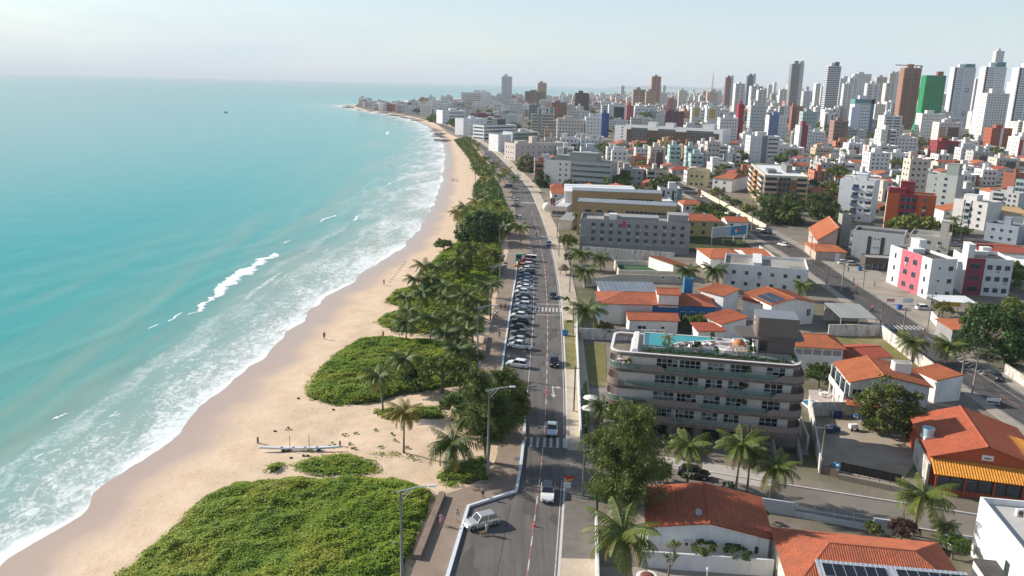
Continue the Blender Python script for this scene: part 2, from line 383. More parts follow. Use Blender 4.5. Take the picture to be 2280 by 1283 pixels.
sw = np.clip(Qg / 25, 0, 1) * np.clip(1.2 - Qg / 260, 0, 1) * np.clip(1.6 - Yg / 700, 0, 1)
ph = Qg / 17.0 + 2.2 * fbm(Yg / 70, Qg / 90, 5, 2)
Zg = -0.5 + sw * 0.10 * (np.maximum(np.sin(ph * 2 * np.pi), -0.3) ** 3) + np.clip(Qg / 30, 0, 1) * np.clip(1.3 - Yg / 900, 0, 1) * 0.16 * (fbm(Xg / 6, Yg / 11, 9, 3) - 0.5)
sea = struct(link('sea', gridmesh('sea', Xg, Yg, Zg, sea_mat(), True, {'shore': Qg})))
# breaking wave crests: real lumps of white water
foam_m = surf('white water', (0.86, 0.88, 0.88), (0.72, 0.76, 0.77), 0.5, 0.8, 3.0, bump=0.6)
def breaker(p0, p1, wid, ht, label, seed):
    a, b = np.array(p0, float), np.array(p1, float); n = int(np.linalg.norm(b - a) / 0.28) + 10; m = 22
    t = np.linspace(0, 1, n)[:, None]; s = np.linspace(-1, 1, m)[None, :]
    d = (b - a) / np.linalg.norm(b - a); nn = np.array([d[1], -d[0]])
    env = np.sin(np.pi * np.clip(t, 0.001, 1)) ** 0.55 * (0.25 + 1.1 * fbm(t * n / 10, t * 0, seed, 3)) * (0.45 + 0.8 * t)
    kb = min(1.0, np.linalg.norm(b - a) / 45.0)
    bend = kb * 1.6 * np.sin(t * 5 + seed) + kb * 2.2 * (fbm(t * n / 18, t * 0, seed + 3, 3) - 0.5) * 2
    off = (s * (0.7 + 0.5 * fbm(t * n / 5, s * 2 + 9, seed + 5, 2)) + 0.2) * wid * env + bend
    off = off + 0.9 * (fbm(t * n / 2.2, s * 3 + 40, seed + 21, 3) - 0.5)
    X = a[0] + (b[0] - a[0]) * t + nn[0] * off; Y = a[1] + (b[1] - a[1]) * t + nn[1] * off
    ridge = np.clip(1 - np.abs(s - 0.35) ** 1.5, 0, 1); ht = ht * .38
    Z = -0.53 + ridge * ht * .75 * env + 0.6 * ht * env * (fbm(X / 0.6, Y / 0.9, seed + 7, 4) - 0.42) - 0.2 * np.abs(s) ** 4
    me = gridmesh('breaking_wave', X, Y, Z, foam_m)
    r_, c_ = X.shape; hole = (fbm(X / .8, Y / 1.3, seed + 31, 4) < .16 + .42 * np.abs(s) ** 2 + 0 * X).ravel(); V_ = np.stack([X, Y, Z], -1).reshape(-1, 3); ii = np.arange(r_ * c_).reshape(r_, c_); F_ = np.stack([ii[:-1, :-1], ii[:-1, 1:], ii[1:, 1:], ii[1:, :-1]], -1).reshape(-1, 4); F_ = F_[hole[F_].sum(1) < 3]
    me = npmesh('breaking_wave', V_, F_, foam_m, True); o = struct(link('breaking_wave', me)); o['label'] = label; o['kind'] = 'stuff'
for i, (a, b, w, h, lb) in enumerate([((395, 700), (614, 560), 5.0, 0.9, 'long white breaking wave in the surf'), ((330, 728), (410, 690), 0.7, 0.4, 'thin white crest trailing off the long breaking wave'),
        ((95, 935), (148, 912), 1.0, 0.5, 'short white breaker near the left edge of the picture'), ((708, 492), (747, 476), 2.0, 0.7, 'white breaker before the middle of the beach'),
        ((746, 502), (782, 498), 1.1, 0.5, 'small white breaker'), ((783, 490), (798, 478), 1.3, 0.5, 'small white breaker'), ((716, 560), (730, 550), 0.9, 0.4, 'small white breaker'),
        ((625, 545), (645, 530), 0.9, 0.4, 'small white breaker'), ((858, 300), (868, 292), 3.0, 1.0, 'distant white breaker'), ((885, 388), (912, 382), 1.6, 0.6, 'distant white breaker'), ((905, 372), (935, 368), 1.6, 0.6, 'distant white breaker'), ((862, 412), (872, 404), 1.3, 0.5, 'distant white breaker')]):
    breaker(G(*a), G(*b), w, h, lb, 20 + i * 11)
# ------------------------------------------------------------------ sand
def sand_mat():
    t = NT('beach sand'); d = t.n('Attribute', attribute_name='shore').outputs['Fac']; v = t.coord()
    a = t.noise(v, 0.22, 6, 0.65); b = t.noise(v, 2.6, 5, 0.7); w = t.noise(v, 0.11, 3)
    dry = t.mix(t.ramp(a, [(0.35, 0.), (0.65, 1.)]), (0.66, 0.51, 0.365), (0.56, 0.415, 0.285))
    fp = t.n('TexVoronoi', {'Scale': 1.1}); t.l(v, fp.inputs['Vector']); dry = t.mix(t.math('MULTIPLY', t.ramp(fp.outputs['Distance'], [(0.12, 0.6), (0.3, 0.0)]), t.ramp(a, [(0.42, 0.), (0.6, 1.)])), dry, (0.40, 0.28, 0.19))
    dry = t.mix(t.ramp(b, [(0.5, 0.), (0.72, 0.5)]), dry, (0.46, 0.33, 0.22))
    wet = t.math('ADD', d, t.math('MULTIPLY', t.math('SUBTRACT', w, 0.5), 9.0))
    k = t.ramp(t.math('DIVIDE', wet, 18.0), [(0.0, 1.0), (0.26, 0.9), (0.42, 0.4), (0.55, 0.0)])
    t.set(Base_Color=t.mix(k, dry, (0.41, 0.31, 0.25)), Roughness=t.ramp(k, [(0.0, 0.9), (0.6, 0.55), (1.0, 0.22)]))
    h = t.math('MULTIPLY', t.math('ADD', b, a), t.math('SUBTRACT', 1.0, k)); t.bump(h, 0.55, 0.12); t.b.inputs['Specular IOR Level'].default_value = 0.3
    return t.m
ys = np.concatenate([np.arange(20, 200, 0.6), np.arange(200, 420, 2.0), np.geomspace(422, 2000, 90)])
uu = np.linspace(0, 1, 110)
Yg, Ug = np.meshgrid(ys, uu, indexing='ij')
s0 = SHORE(Yg) - 14; s1 = PL(Yg) + 0.6
Xg = s0 + (s1 - s0) * Ug
dd = Xg - SHORE(Yg) + (fbm(Yg / 9, Yg * 0, 3, 3) - 0.5) * 3.0
rise = np.clip((dd - 12) / 10, 0, 1); fade = np.clip((s1 - Xg) / 3, 0, 1)
Zg = np.clip(-0.5 + dd * 0.032, -2, -0.06) + rise * fade * (0.7 * (fbm(Xg / 9, Yg / 9, 31, 4) - 0.35) + 0.16 * (fbm(Xg / 1.3, Yg / 1.3, 37, 3) - 0.5)) * np.clip(1.5 - Yg / 500, 0, 1)
ZS = (ys, s0[:, 0], s1[:, 0], Zg)
beach = struct(link('beach', gridmesh('beach', Xg, Yg, Zg, sand_mat(), True, {'shore': dd})))
def sand_z(x, y):
    i = int(np.clip(np.searchsorted(ys, y), 0, len(ys) - 1)); u = (x - ZS[1][i]) / (ZS[2][i] - ZS[1][i])
    return float(Zg[i, int(np.clip(round(u * 109), 0, 109))])
# ------------------------------------------------------------------ ground, roads, pavements
gm = surf('town ground', (0.17, 0.145, 0.115), (0.27, 0.23, 0.185), 0.12, 0.95, 2.0, c3=(0.085, 0.095, 0.04))
yy_ = np.concatenate([np.arange(20, 400, 6), np.geomspace(402, 70000, 130)])
kk = np.concatenate([[0, 2, 8, 20, 40, 80, 130, 200, 350, 600, 1000, 1800], np.geomspace(2600, 60000, 14)])
Yg2, Kg2 = np.meshgrid(yy_, kk, indexing='ij')
struct(link('ground', gridmesh('ground', PL(Yg2) + Kg2, Yg2, Yg2 * 0 - 0.04, gm)))
def asphalt(name, c1, c2, c3):
    t = NT(name); v = t.coord(); a = t.noise(v, .22, 6, .65); b = t.noise(v, 9., 4, .6); st = t.noise(t.coord('Object', (1.6, .05, 1)), 1.0, 5, .6); pt = t.noise(t.coord('Object', (.35, .12, 1)), 1.0, 2, .4); cr = t.n('TexVoronoi', {'Scale': .32}, feature='DISTANCE_TO_EDGE'); t.l(t.coord('Object', (1, .6, 1)), cr.inputs['Vector'])
    c = t.mix(t.ramp(a, [(.34, 0.), (.66, 1.)]), c1, c2); c = t.mix(t.ramp(st, [(.42, 0.), (.66, .75)]), c, c3); c = t.mix(t.ramp(pt, [(.585, 0.), (.60, .7)]), c, darker(c3, .8)); c = t.mix(t.ramp(b, [(.3, .35), (.7, 0.)]), c, darker(c1, .6))
    c = t.mix(t.math('MULTIPLY', t.ramp(cr.outputs['Distance'], [(0.0, 1.), (.012, 0.)]), .22), c, darker(c3, .45)); t.set(Base_Color=c, Roughness=.85); t.bump(b, .2, .02); t.b.inputs['Specular IOR Level'].default_value = .2; return t.m
asph = asphalt('worn asphalt', (.13, .12, .11), (.165, .152, .14), (.095, .088, .082))
asph2 = asphalt('inland asphalt', (.085, .078, .074), (.112, .104, .098), (.062, .058, .056))
stone = surf('side street paving', (0.185, 0.165, 0.14), (0.225, 0.20, 0.17), 0.3, 0.9, 4.0, c3=(0.15, 0.135, 0.115))
def strip(name, fa, fb, y0, y1, z, mat, step=2.0, th=None):
    ys = np.arange(y0, y1 + step * 0.5, step); ys[-1] = y1
    a, b = np.array([fa(q) for q in ys]), np.array([fb(q) for q in ys]); n = len(ys); mb = MB()
    top = [(a[i], ys[i], z) for i in range(n)] + [(b[i], ys[i], z) for i in range(n)]
    mb.add(top, [(i, n + i, n + i + 1, i + 1) for i in range(n - 1)])
    if th:
        lo = [(x, y, z - th) for x, y, _ in top]
        mb.add(lo + top, [(i, i + 1, 2 * n + i + 1, 2 * n + i) for i in range(n - 1)] + [(n + i + 1, n + i, 3 * n + i, 3 * n + i + 1) for i in range(n - 1)] + [(n, 0, 2 * n, 3 * n), (n - 1, 2 * n - 1, 4 * n - 1, 3 * n - 1)])
    return struct(mb.build(name, mat))
strip('beach_avenue', lambda y: PR(y) - 0.05, lambda y: KR(y) + 0.05, 30, 1150, 0.0, asph)
strip('inland_avenue', AL, AR, 30, 1100, 0.0, asph2)
mb = MB(); mb.poly([(6.5, 113.8, -0.006), (7, 106.2, -0.006), (88, 82.6, -0.006), (88, 88.8, -0.006), (40, 103.4, -0.006), (14, 112.2, -0.006)]); struct(mb.build('side_street', stone))
prom_m = surf('promenade paving', (0.25, 0.19, 0.145), (0.31, 0.245, 0.19), 0.35, 0.85, 5.0)
strip('promenade', PL, PR, 40, 1100, 0.12, prom_m, 1.0, 0.2)
kerb_m = surf('whitewashed kerb', (0.62, 0.61, 0.58), (0.45, 0.44, 0.42), 1.5, 0.8, 6.0)
beige = surf('beige pavement', (0.46, 0.385, 0.29), (0.54, 0.46, 0.36), 0.5, 0.9, 4.0, c3=(0.35, 0.29, 0.22))
cob = surf('dark cobbled forecourt', (0.15, 0.135, 0.12), (0.21, 0.19, 0.165), 0.6, 0.9, 7.0)
lawn = surf('dry verge grass', (0.15, 0.15, 0.045), (0.22, 0.185, 0.08), 0.4, 0.95, 6.0, c3=(0.33, 0.26, 0.17))
for nm, y0, y1, m, w in [('pavement', 40, 84.4, beige, 4.5), ('cobbled_forecourt', 84.4, 106, cob, 4.5), ('pavement', 113.6, 149.6, beige, 4.4), ('grass_verge', 149.6, 184, lawn, 2.6), ('pavement', 184, 420, beige, 4.4), ('pavement', 420, 1100, beige, 6)]:
    strip(nm, lambda y: KR(y) + 0.32, lambda y, w=w: KR(y) + w, y0, y1, 0.12, m, 2.0, 0.2)
strip('pavement', lambda y: KR(y) + 2.6, lambda y: KR(y) + 4.4, 149.6, 184, 0.125, beige, 2.0, 0.2)
for y0, y1 in [(40, 104.6), (114.2, 700)]:
    strip('kerb', KR, lambda y: KR(y) + 0.32, y0, y1, 0.135, kerb_m, 2.0, 0.2)
# rail-like raised white kerb that bounds the promenade at the near car bay
def wall_path(name, pts, th, h, mat, z0=0.0, parent=None):
    mb = MB(); n = len(pts); L_, R_ = [], []
    for i in range(n):
        p = np.array(pts[i], float)
        t0 = np.array(pts[min(i + 1, n - 1)], float) - np.array(pts[max(i - 1, 0)], float); t0 /= np.linalg.norm(t0); k = np.array([-t0[1], t0[0]]) * th / 2
        L_.append(p + k); R_.append(p - k)
    for i in range(n - 1):
        mb.prism([tuple(L_[i]), tuple(R_[i]), tuple(R_[i + 1]), tuple(L_[i + 1])], z0, z0 + (h if not hasattr(h, '__len__') else h[i]))
    return mb.build(name, mat, parent)
rail_m = paint((0.62, 0.66, 0.70), 0.5)
tag(wall_path('kerb_barrier', [(PR(y) - 0.05, y) for y in (60, 70, 80.5, 88, 95.8)] + [(1.25, 100.2), (1.9, 108), (2.35, 116.2)], 0.42, 0.32, rail_m, 0.02), 'pale raised kerb barrier bending round the nearest parking bay', 'barrier')
tag(wall_path('kerb_barrier', [(2.5, 118.6), (2.72, 127.5), (1.0, 129.8)], 0.42, 0.32, rail_m, 0.02), 'pale raised kerb barrier beyond the zebra crossing under the feathery tree', 'barrier')
tag(wall_path('kerb_barrier', [(PR(y) - 0.1, y) for y in range(135, 259, 4)], 0.35, 0.25, rail_m, 0.02), 'long low kerb barrier in front of the parked cars', 'barrier')
bench_m = surf('brown masonry', (0.20, 0.15, 0.115), (0.26, 0.20, 0.16), 0.8, 0.9, 5.0)
tag(wall_path('bench_wall', [G(929, 1248), G(985, 1106)], 0.85, 0.75, bench_m, 0.0), 'long low brown masonry bench wall beside the dune greenery', 'bench')
tag(wall_path('bench_wall', [G(1074, 800), G(1083, 752)], 0.8, 0.7, bench_m, 0.0), 'low brown bench wall by the promenade opposite the parked pickup', 'bench')
tag(wall_path('bench_wall', [G(1115, 612), G(1121, 585)], 0.8, 0.7, bench_m, 0.0), 'low brown bench wall far along the promenade', 'bench')
# painted markings
wm = surf('worn white road paint', (0.62, 0.61, 0.58), (0.36, 0.35, 0.33), 1.2, 0.7, 9.0)
pm = surf('faded red road paint', (0.42, 0.19, 0.17), (0.25, 0.15, 0.14), 0.6, 0.8, 6.0)
def line(fx, y0, y1, w, mat, z=0.004, name='road_marking'):
    return strip(name, lambda y: fx(y) - w / 2, lambda y: fx(y) + w / 2, y0, y1, z, mat, min(2.0, (y1 - y0)))
line(lambda y: KR(y) - 3.45, 40, 113, 0.13, pm); line(lambda y: KR(y) - 3.45, 119, 330, 0.13, pm)
y = 42.0
while y < 420:
    if not (112 < y < 119 or 189 < y < 197): line(lambda q: KR(q) - 3.42, y, y + 2.2, 0.15, wm, 0.008)
    y += 5.0
line(lambda y: CL(y) + 0.05, 100, 113, 0.12, wm); line(lambda y: CL(y) + 0.05, 135, 300, 0.12, wm); line(lambda y: CL(y) + 0.05, 60, 97, 0.10, surf('grey joint', (.06, .055, .05), (.09, .08, .075), 1., .9, 5.))
line(lambda y: KR(y) - 0.3, 60, 104, 0.12, wm); line(lambda y: KR(y) - 0.3, 119, 330, 0.12, wm)
for yc, w, n in [(116.3, 3.6, 7), (193.0, 3.6, 8), (291, 4, 8), (379, 4, 8)]:
    for k in range(n):
        x = CL(yc) + 0.5 + (6.2) * k / (n - 1); line(lambda q, x=x, yc=yc: x + (q - yc) * 0.06, yc - w / 2, yc + w / 2, 0.42, wm, 0.006, 'crossing_stripe')
line(lambda y: CL(y) + 3.5, 198.0, 198.4, 6.4, wm, 0.006); line(lambda y: CL(y) + 3.5, 188.2, 188.5, 6.4, wm, 0.006)
ax, ay = G(1231, 868); mb = MB(); mb.poly([(ax - .1, ay - 2.6, .007), (ax + .1, ay - 2.6, .007), (ax + .1, ay + 2.2, .007), (ax - .1, ay + 2.2, .007)]); mb.poly([(ax - .45, ay - 2.3, .007), (ax, ay - 3.9, .007), (ax + .45, ay - 2.3, .007)])
mb.poly([(ax + .1, ay + 1.0, .007), (ax + .9, ay + 1.0, .007), (ax + .9, ay + 1.35, .007), (ax + .1, ay + 1.35, .007)]); mb.poly([(ax + .85, ay + .5, .007), (ax + 1.6, ay + 1.2, .007), (ax + .85, ay + 1.9, .007)])
struct(mb.build('lane_arrow', wm))
for k in range(22): line(lambda y: AL(y) + 4.7, 100 + k * 12, 106 + k * 12, 0.16, pm)
line(lambda y: AL(y) + 0.4, 100, 500, 0.12, wm); line(lambda y: AR(y) - 0.4, 100, 500, 0.13, wm); line(lambda y: AL(y) + 7.0, 100, 178, 0.1, wm)
for k in range(11):
    y = 152.5 + k * 1.5; mb = MB(); a, b = AR(y) - 2.6, AR(y) - 0.6
    mb.poly([(a, y, .006), (b, y + 1.4, .006), (b, y + 1.8, .006), (a, y + .4, .006)]); struct(mb.build('hatch_marking', wm))
for y0 in (183, 262):
    for k in range(9):
        line(lambda q, k=k, y0=y0: AL(y0) + 0.7 + k * 1.0, y0, y0 + 3.4, 0.45, wm, 0.006, 'crossing_stripe')
walk_m = surf('worn concrete apron', (0.30, 0.265, 0.22), (0.38, 0.34, 0.285), 0.35, 0.9, 4.0, c3=(0.24, 0.21, 0.17))
strip('pavement', AR, lambda y: AR(y) + np.interp(y, [40, 170, 188, 205, 255, 275, 600], [3, 3.0, 3.2, 14, 13, 3, 3]), 40, 600, 0.1, walk_m, 3.0, 0.2)
strip('pavement', lambda y: AL(y) - 2.2, AL, 40, 600, 0.1, walk_m, 3.0, 0.2)
for x0, x1, y0, y1, nm in [(13, 800, 436, 446, 'cross_street'), (100, 800, 560, 570, 'cross_street'), (100, 800, 330, 339, 'cross_street'), (-10, 900, 640, 650, 'cross_street'), (172, 182, 240, 1400, 'back_street'), (262, 271, 300, 1600, 'back_street'), (380, 390, 420, 2000, 'back_street')]:
    mb = MB(); zz = -0.012 if nm[0] == 'c' else -0.02; mb.poly([(x0, y0, zz), (x1, y0, zz), (x1, y1, zz), (x0, y1, zz)]); struct(mb.build(nm, asph2))
# ------------------------------------------------------------------ far land
hill_m = surf('far wooded hills', (0.05, 0.085, 0.05), (0.10, 0.12, 0.085), 0.002, 0.95, 0.02)
def hills(name, x0, x1, y0, dep, h, seed, n=90):
    X, V = np.meshgrid(np.linspace(x0, x1, n), np.linspace(0, 1, 9), indexing='ij')
    e = np.clip(np.minimum((X - x0), (x1 - X)) / ((x1 - x0) * 0.12), 0, 1)
    Z = -2 + h * np.sin(V * np.pi) * e * (0.45 + 0.8 * fbm(X / (x1 - x0) * 14, V * 3, seed, 4))
    struct(link(name, gridmesh(name, X, y0 + V * dep, Z, hill_m)))
hills('far_hills', 2700, 9000, 24000, 3000, 105, 3); hills('far_hills', 2300, 12000, 9800, 1800, 48, 8); hills('far_hills', 6000, 16000, 12500, 4000, 85, 12)
# ------------------------------------------------------------------ builders for houses and blocks
WHITE = (0.74, 0.72, 0.68); CREAM = (0.60, 0.53, 0.44); GREYC = (0.42, 0.41, 0.40); FRAME = paint((0.75, 0.74, 0.72), 0.45); DARKFR = paint((0.06, 0.06, 0.06), 0.4)
ALUW = paint((0.20, 0.20, 0.20), 0.5); GL = glass(); GLB = glass((0.02, 0.05, 0.075)); CONC = surf('roof concrete', (0.30, 0.28, 0.255), (0.40, 0.38, 0.35), 0.4, 0.95, 3.0, c3=(0.17, 0.16, 0.145))
DARKROOF = surf('dark bitumen roof', (0.06, 0.058, 0.055), (0.10, 0.095, 0.09), 0.4, 0.95, 3.0); WHITER = surf('white sheet roof', (0.72, 0.73, 0.73), (0.62, 0.63, 0.63), 0.3, 0.7, 3.0)
STEEL = paint((0.42, 0.43, 0.44), 0.4, name='galvanised steel'); GREYROOF = surf('grey fibre-cement roof', (0.26, 0.265, 0.26), (0.33, 0.335, 0.33), 0.3, 0.9, 3.0)
TILE = tile(); TILE_O = tile((0.47, 0.145, 0.06), 0.45); TILE_R = tile((0.36, 0.075, 0.042), 0.5); TILE_Y = tile((0.70, 0.30, 0.045), 0.12)
def obb(h, fl, fr, bl):
    """box footprint from the pixels of three corners at height h -> corner, angle, width, depth"""
    A, B, C = G(*fl, h), G(*fr, h), G(*bl, h); u = B - A; w = np.linalg.norm(u); u = u / w; n = np.array([-u[1], u[0]])
    return A, math.atan2(u[1], u[0]), w, max(2.0, float((C - A) @ n))
WINC = {}
def win_mesh(w, h, cols, rows, fr):
    key = (round(w, 2), round(h, 2), cols, rows, fr)
    if key not in WINC:
        f = MB(); e = 0.07
        f.box(-w / 2, -w / 2 + e, -0.07, 0, 0, h); f.box(w / 2 - e, w / 2, -0.07, 0, 0, h); f.box(-w / 2 + e, w / 2 - e, -0.07, 0, h - e, h); f.box(-w / 2 + e, w / 2 - e, -0.10, 0, 0, e)
        for c in range(1, cols): x = -w / 2 + w * c / cols; f.box(x - 0.03, x + 0.03, -0.06, 0, e, h - e)
        for r in range(1, rows): z = h * r / rows; f.box(-w / 2 + e, w / 2 - e, -0.055, 0, z - 0.025, z + 0.025)
        p = MB(); p.box(-w / 2 + e, w / 2 - e, -0.025, -0.002, e, h - e)
        WINC[key] = (f.mesh('window', fr), {})
        WINC[key][1]['mb'] = p
    return WINC[key]
FACE = {'f': lambda u, W, D: ((u, 0.0), 0.0), 'l': lambda u, W, D: ((0.0, u), -math.pi / 2), 'r': lambda u, W, D: ((W, u), math.pi / 2), 'b': lambda u, W, D: ((u, D), math.pi)}
def window(par, face, u, z, w, h, W, D, cols=2, rows=1, fr=None, gl=None, name='window', off=0.0):
    fr = fr or FRAME; gl = gl or GL; me, d = win_mesh(w, h, cols, rows, fr)
    (x, y), rz = FACE[face](u, W, D)
    o = link(name, me, par, (x + math.sin(rz) * off, y - math.cos(rz) * off, z), (0, 0, rz))
    if gl.name not in d: d[gl.name] = d['mb'].mesh('pane', gl)
    link('pane', d[gl.name], o); return o
AC_ME = None
def ac_unit(par, face, u, z, W, D):
    global AC_ME
    if AC_ME is None:
        m = MB(); m.bbox(-0.42, 0.42, -0.38, -0.04, 0, 0.6, 0.03, 0); m.lathe([(0.22, -0.0), (0.22, 0.02)], 12, (0, 0), 1)
        k = len(m.v) - 24
        for i in range(k, len(m.v)): x, y, zz = m.v[i]; m.v[i] = (x - 0.08, -0.385 - zz, y + 0.3)
        m.box(-0.35, -0.3, -0.35, 0, -0.06, 0); m.box(0.3, 0.35, -0.35, 0, -0.06, 0)
        AC_ME = m.mesh('air_conditioner', [paint((0.66, 0.65, 0.62)), DARKFR])
    (x, y), rz = FACE[face](u, W, D); return link('air_conditioner', AC_ME, par, (x, y, z), (0, 0, rz))
def roof_plane(par, pts, mat, rib=0.26, th=0.10, name='roof_slope', amp=0.05):
    """pts[0]->pts[1] is the eave; the sheet carries real tile ribs when rib is given"""
    mb = MB(); mb.slab(pts, th)
    if rib:
        Q = [Vector(p) for p in pts]; e = (Q[1] - Q[0]).normalized(); nv = (Q[1] - Q[0]).cross(Q[-1] - Q[0]).normalized()
        if nv.z < 0: nv = -nv
        s = nv.cross(e); s = s if s.z > 0 else -s
        uv = [((q - Q[0]).dot(e), (q - Q[0]).dot(s)) for q in Q]
        u0, u1 = min(a for a, _ in uv), max(a for a, _ in uv); n = max(2, int((u1 - u0) / (rib / 4)))
        def vr(u):
            lo, hi = [], []
            for (a, b), (c, d) in zip(uv, uv[1:] + uv[:1]):
                if (a - u) * (c - u) <= 0 and abs(a - c) > 1e-6: lo.append(b + (d - b) * (u - a) / (c - a))
            return (min(lo), max(lo)) if lo else (0, 0)
        vs = []
        for i in range(n + 1):
            u = u0 + (u1 - u0) * (0.0001 + 0.9998 * i / n); a, b = vr(u); hgt = 0.02 + amp * abs(math.sin(math.pi * u / rib))
            vs += [Q[0] + e * u + s * a + nv * hgt, Q[0] + e * u + s * b + nv * hgt]
        mb.add(vs, [(2 * i, 2 * i + 2, 2 * i + 3, 2 * i + 1) for i in range(n)])
    return mb.build(name, mat, par)
def ridge_cap(par, a, b, mat, r=0.13): return MB().tube([a, b], r, 6).build('ridge_cap', mat, par)
def house(label, fl, fr, bl, eave, ridge, axis='y', roof='gable', wallc=WHITE, tl=None, o=0.45, rib=0.26, hip=2.5, rx=0.5, wins=(), cat='house', name='house', ends='', wm=None, base=0.0):
    """roof corners given as pixels at eave height. local frame: x along the front, y away"""
    A, ang, W, D = obb(eave, fl, fr, bl); tl = tl or TILE
    par = empty(name, (A[0], A[1], base), ang, label, cat); wmt = wm or wall(wallc); ev = eave - base; rg = ridge - base
    b = MB(); x0, x1, y0, y1 = o, W - o, o, D - o
    b.box(x0, x1, y0, y1, -0.3, ev)
    if roof == 'gable':
        if axis == 'y':
            xr = W * rx; sl, sr = (rg - ev) / xr, (rg - ev) / (W - xr)
            for y in (y0, y1 - 0.15):
                b.add([(x0, y, ev), (x1, y, ev), (xr, y, rg - 0.12), (x0, y + .15, ev), (x1, y + .15, ev), (xr, y + .15, rg - 0.12)], [(0, 1, 2), (5, 4, 3), (0, 2, 5, 3), (1, 4, 5, 2)])
            roof_plane(par, [(0, 0, ev), (0, D, ev), (xr, D, rg), (xr, 0, rg)], tl, rib); roof_plane(par, [(W, D, ev), (W, 0, ev), (xr, 0, rg), (xr, D, rg)], tl, rib)
            ridge_cap(par, (xr, 0, rg + .03), (xr, D, rg + .03), tl)
        else:
            yr = D * rx
            for x in (x0, x1 - 0.15):
                b.add([(x, y0, ev), (x, y1, ev), (x, yr, rg - 0.12), (x + .15, y0, ev), (x + .15, y1, ev), (x + .15, yr, rg - 0.12)], [(0, 2, 1), (3, 4, 5), (0, 3, 5, 2), (1, 2, 5, 4)])
            roof_plane(par, [(0, 0, ev), (W, 0, ev), (W, yr, rg), (0, yr, rg)], tl, rib); roof_plane(par, [(W, D, ev), (0, D, ev), (0, yr, rg), (W, yr, rg)], tl, rib)
            ridge_cap(par, (0, yr, rg + .03), (W, yr, rg + .03), tl)
    elif roof == 'hip':
        if axis == 'x':
            yr = D * rx; a, c = (hip, yr, rg), (W - hip, yr, rg)
        else:
            a, c = (W * rx, hip, rg), (W * rx, D - hip, rg)
        F = {'x': [[(0, 0, ev), (W, 0, ev), c, a], [(W, D, ev), (0, D, ev), a, c], [(0, D, ev), (0, 0, ev), a], [(W, 0, ev), (W, D, ev), c]],
             'y': [[(0, D, ev), (0, 0, ev), a, c], [(W, 0, ev), (W, D, ev), c, a], [(0, 0, ev), (W, 0, ev), a], [(W, D, ev), (0, D, ev), c]]}[axis]
        for f in F: roof_plane(par, f, tl, rib)
        ridge_cap(par, a, c, tl)
        for q in ((0, 0, ev), (0, D, ev)): ridge_cap(par, a if axis == 'x' or q[1] == 0 else c, q, tl, 0.1)
        for q in ((W, 0, ev), (W, D, ev)): ridge_cap(par, c if axis == 'x' or q[1] > 0 else a, q, tl, 0.1)
    elif roof == 'shed':            # low in front, high behind (ridge)
        b.add([(x0, y0, ev), (x1, y0, ev), (x1, y1, ev), (x0, y1, ev), (x1, y1, rg - .1), (x0, y1, rg - .1)], [(1, 2, 4), (0, 5, 3), (2, 3, 5, 4)])
        roof_plane(par, [(0, 0, ev), (W, 0, ev), (W, D, rg), (0, D, rg)], tl, rib)
    elif roof == 'shedl':           # low on the left, high on the right
        b.add([(x0, y0, ev), (x1, y0, ev), (x1, y1, ev), (x0, y1, ev), (x1, y0, rg - .1), (x1, y1, rg - .1)], [(0, 1, 4), (2, 3, 5), (1, 2, 5, 4)])
        roof_plane(par, [(0, D, ev), (0, 0, ev), (W, 0, rg), (W, D, rg)], tl, rib)
    elif roof == 'shedr':
        b.add([(x0, y0, ev), (x1, y0, ev), (x1, y1, ev), (x0, y1, ev), (x0, y0, rg - .1), (x0, y1, rg - .1)], [(0, 1, 4), (2, 3, 5), (0, 4, 5, 3)])
        roof_plane(par, [(W, 0, ev), (W, D, ev), (0, D, rg), (0, 0, rg)], tl, rib)
    b.build('wall', wmt, par)
    for f, u, z, w, h in wins:
        off = o
        (px_, py_), rz = FACE[f](u * (W if f in 'fb' else D), W, D)
        q = window(par, f, u * (W if f in 'fb' else D), z, w, h, W, D, 2 if w > 0.9 else 1, off=-off)
    par['W'] = W; par['D'] = D
    return par, W, D
LANDMARKS = []
HAND = []                                  # picture extents of the hand-placed buildings
OCC = []                                   # footprints already taken: centre x, y, radius
def occupy(A, ang, W, D):
    OCC.append((A, ang, W, D))
def free(x, y, r=0.0):
    for A, ang, W, D in OCC:
        dx, dy = x - A[0], y - A[1]; c, s = math.cos(ang), math.sin(ang); u, v = dx * c + dy * s, -dx * s + dy * c
        if -r < u < W + r and -r < v < D + r: return False
    return True
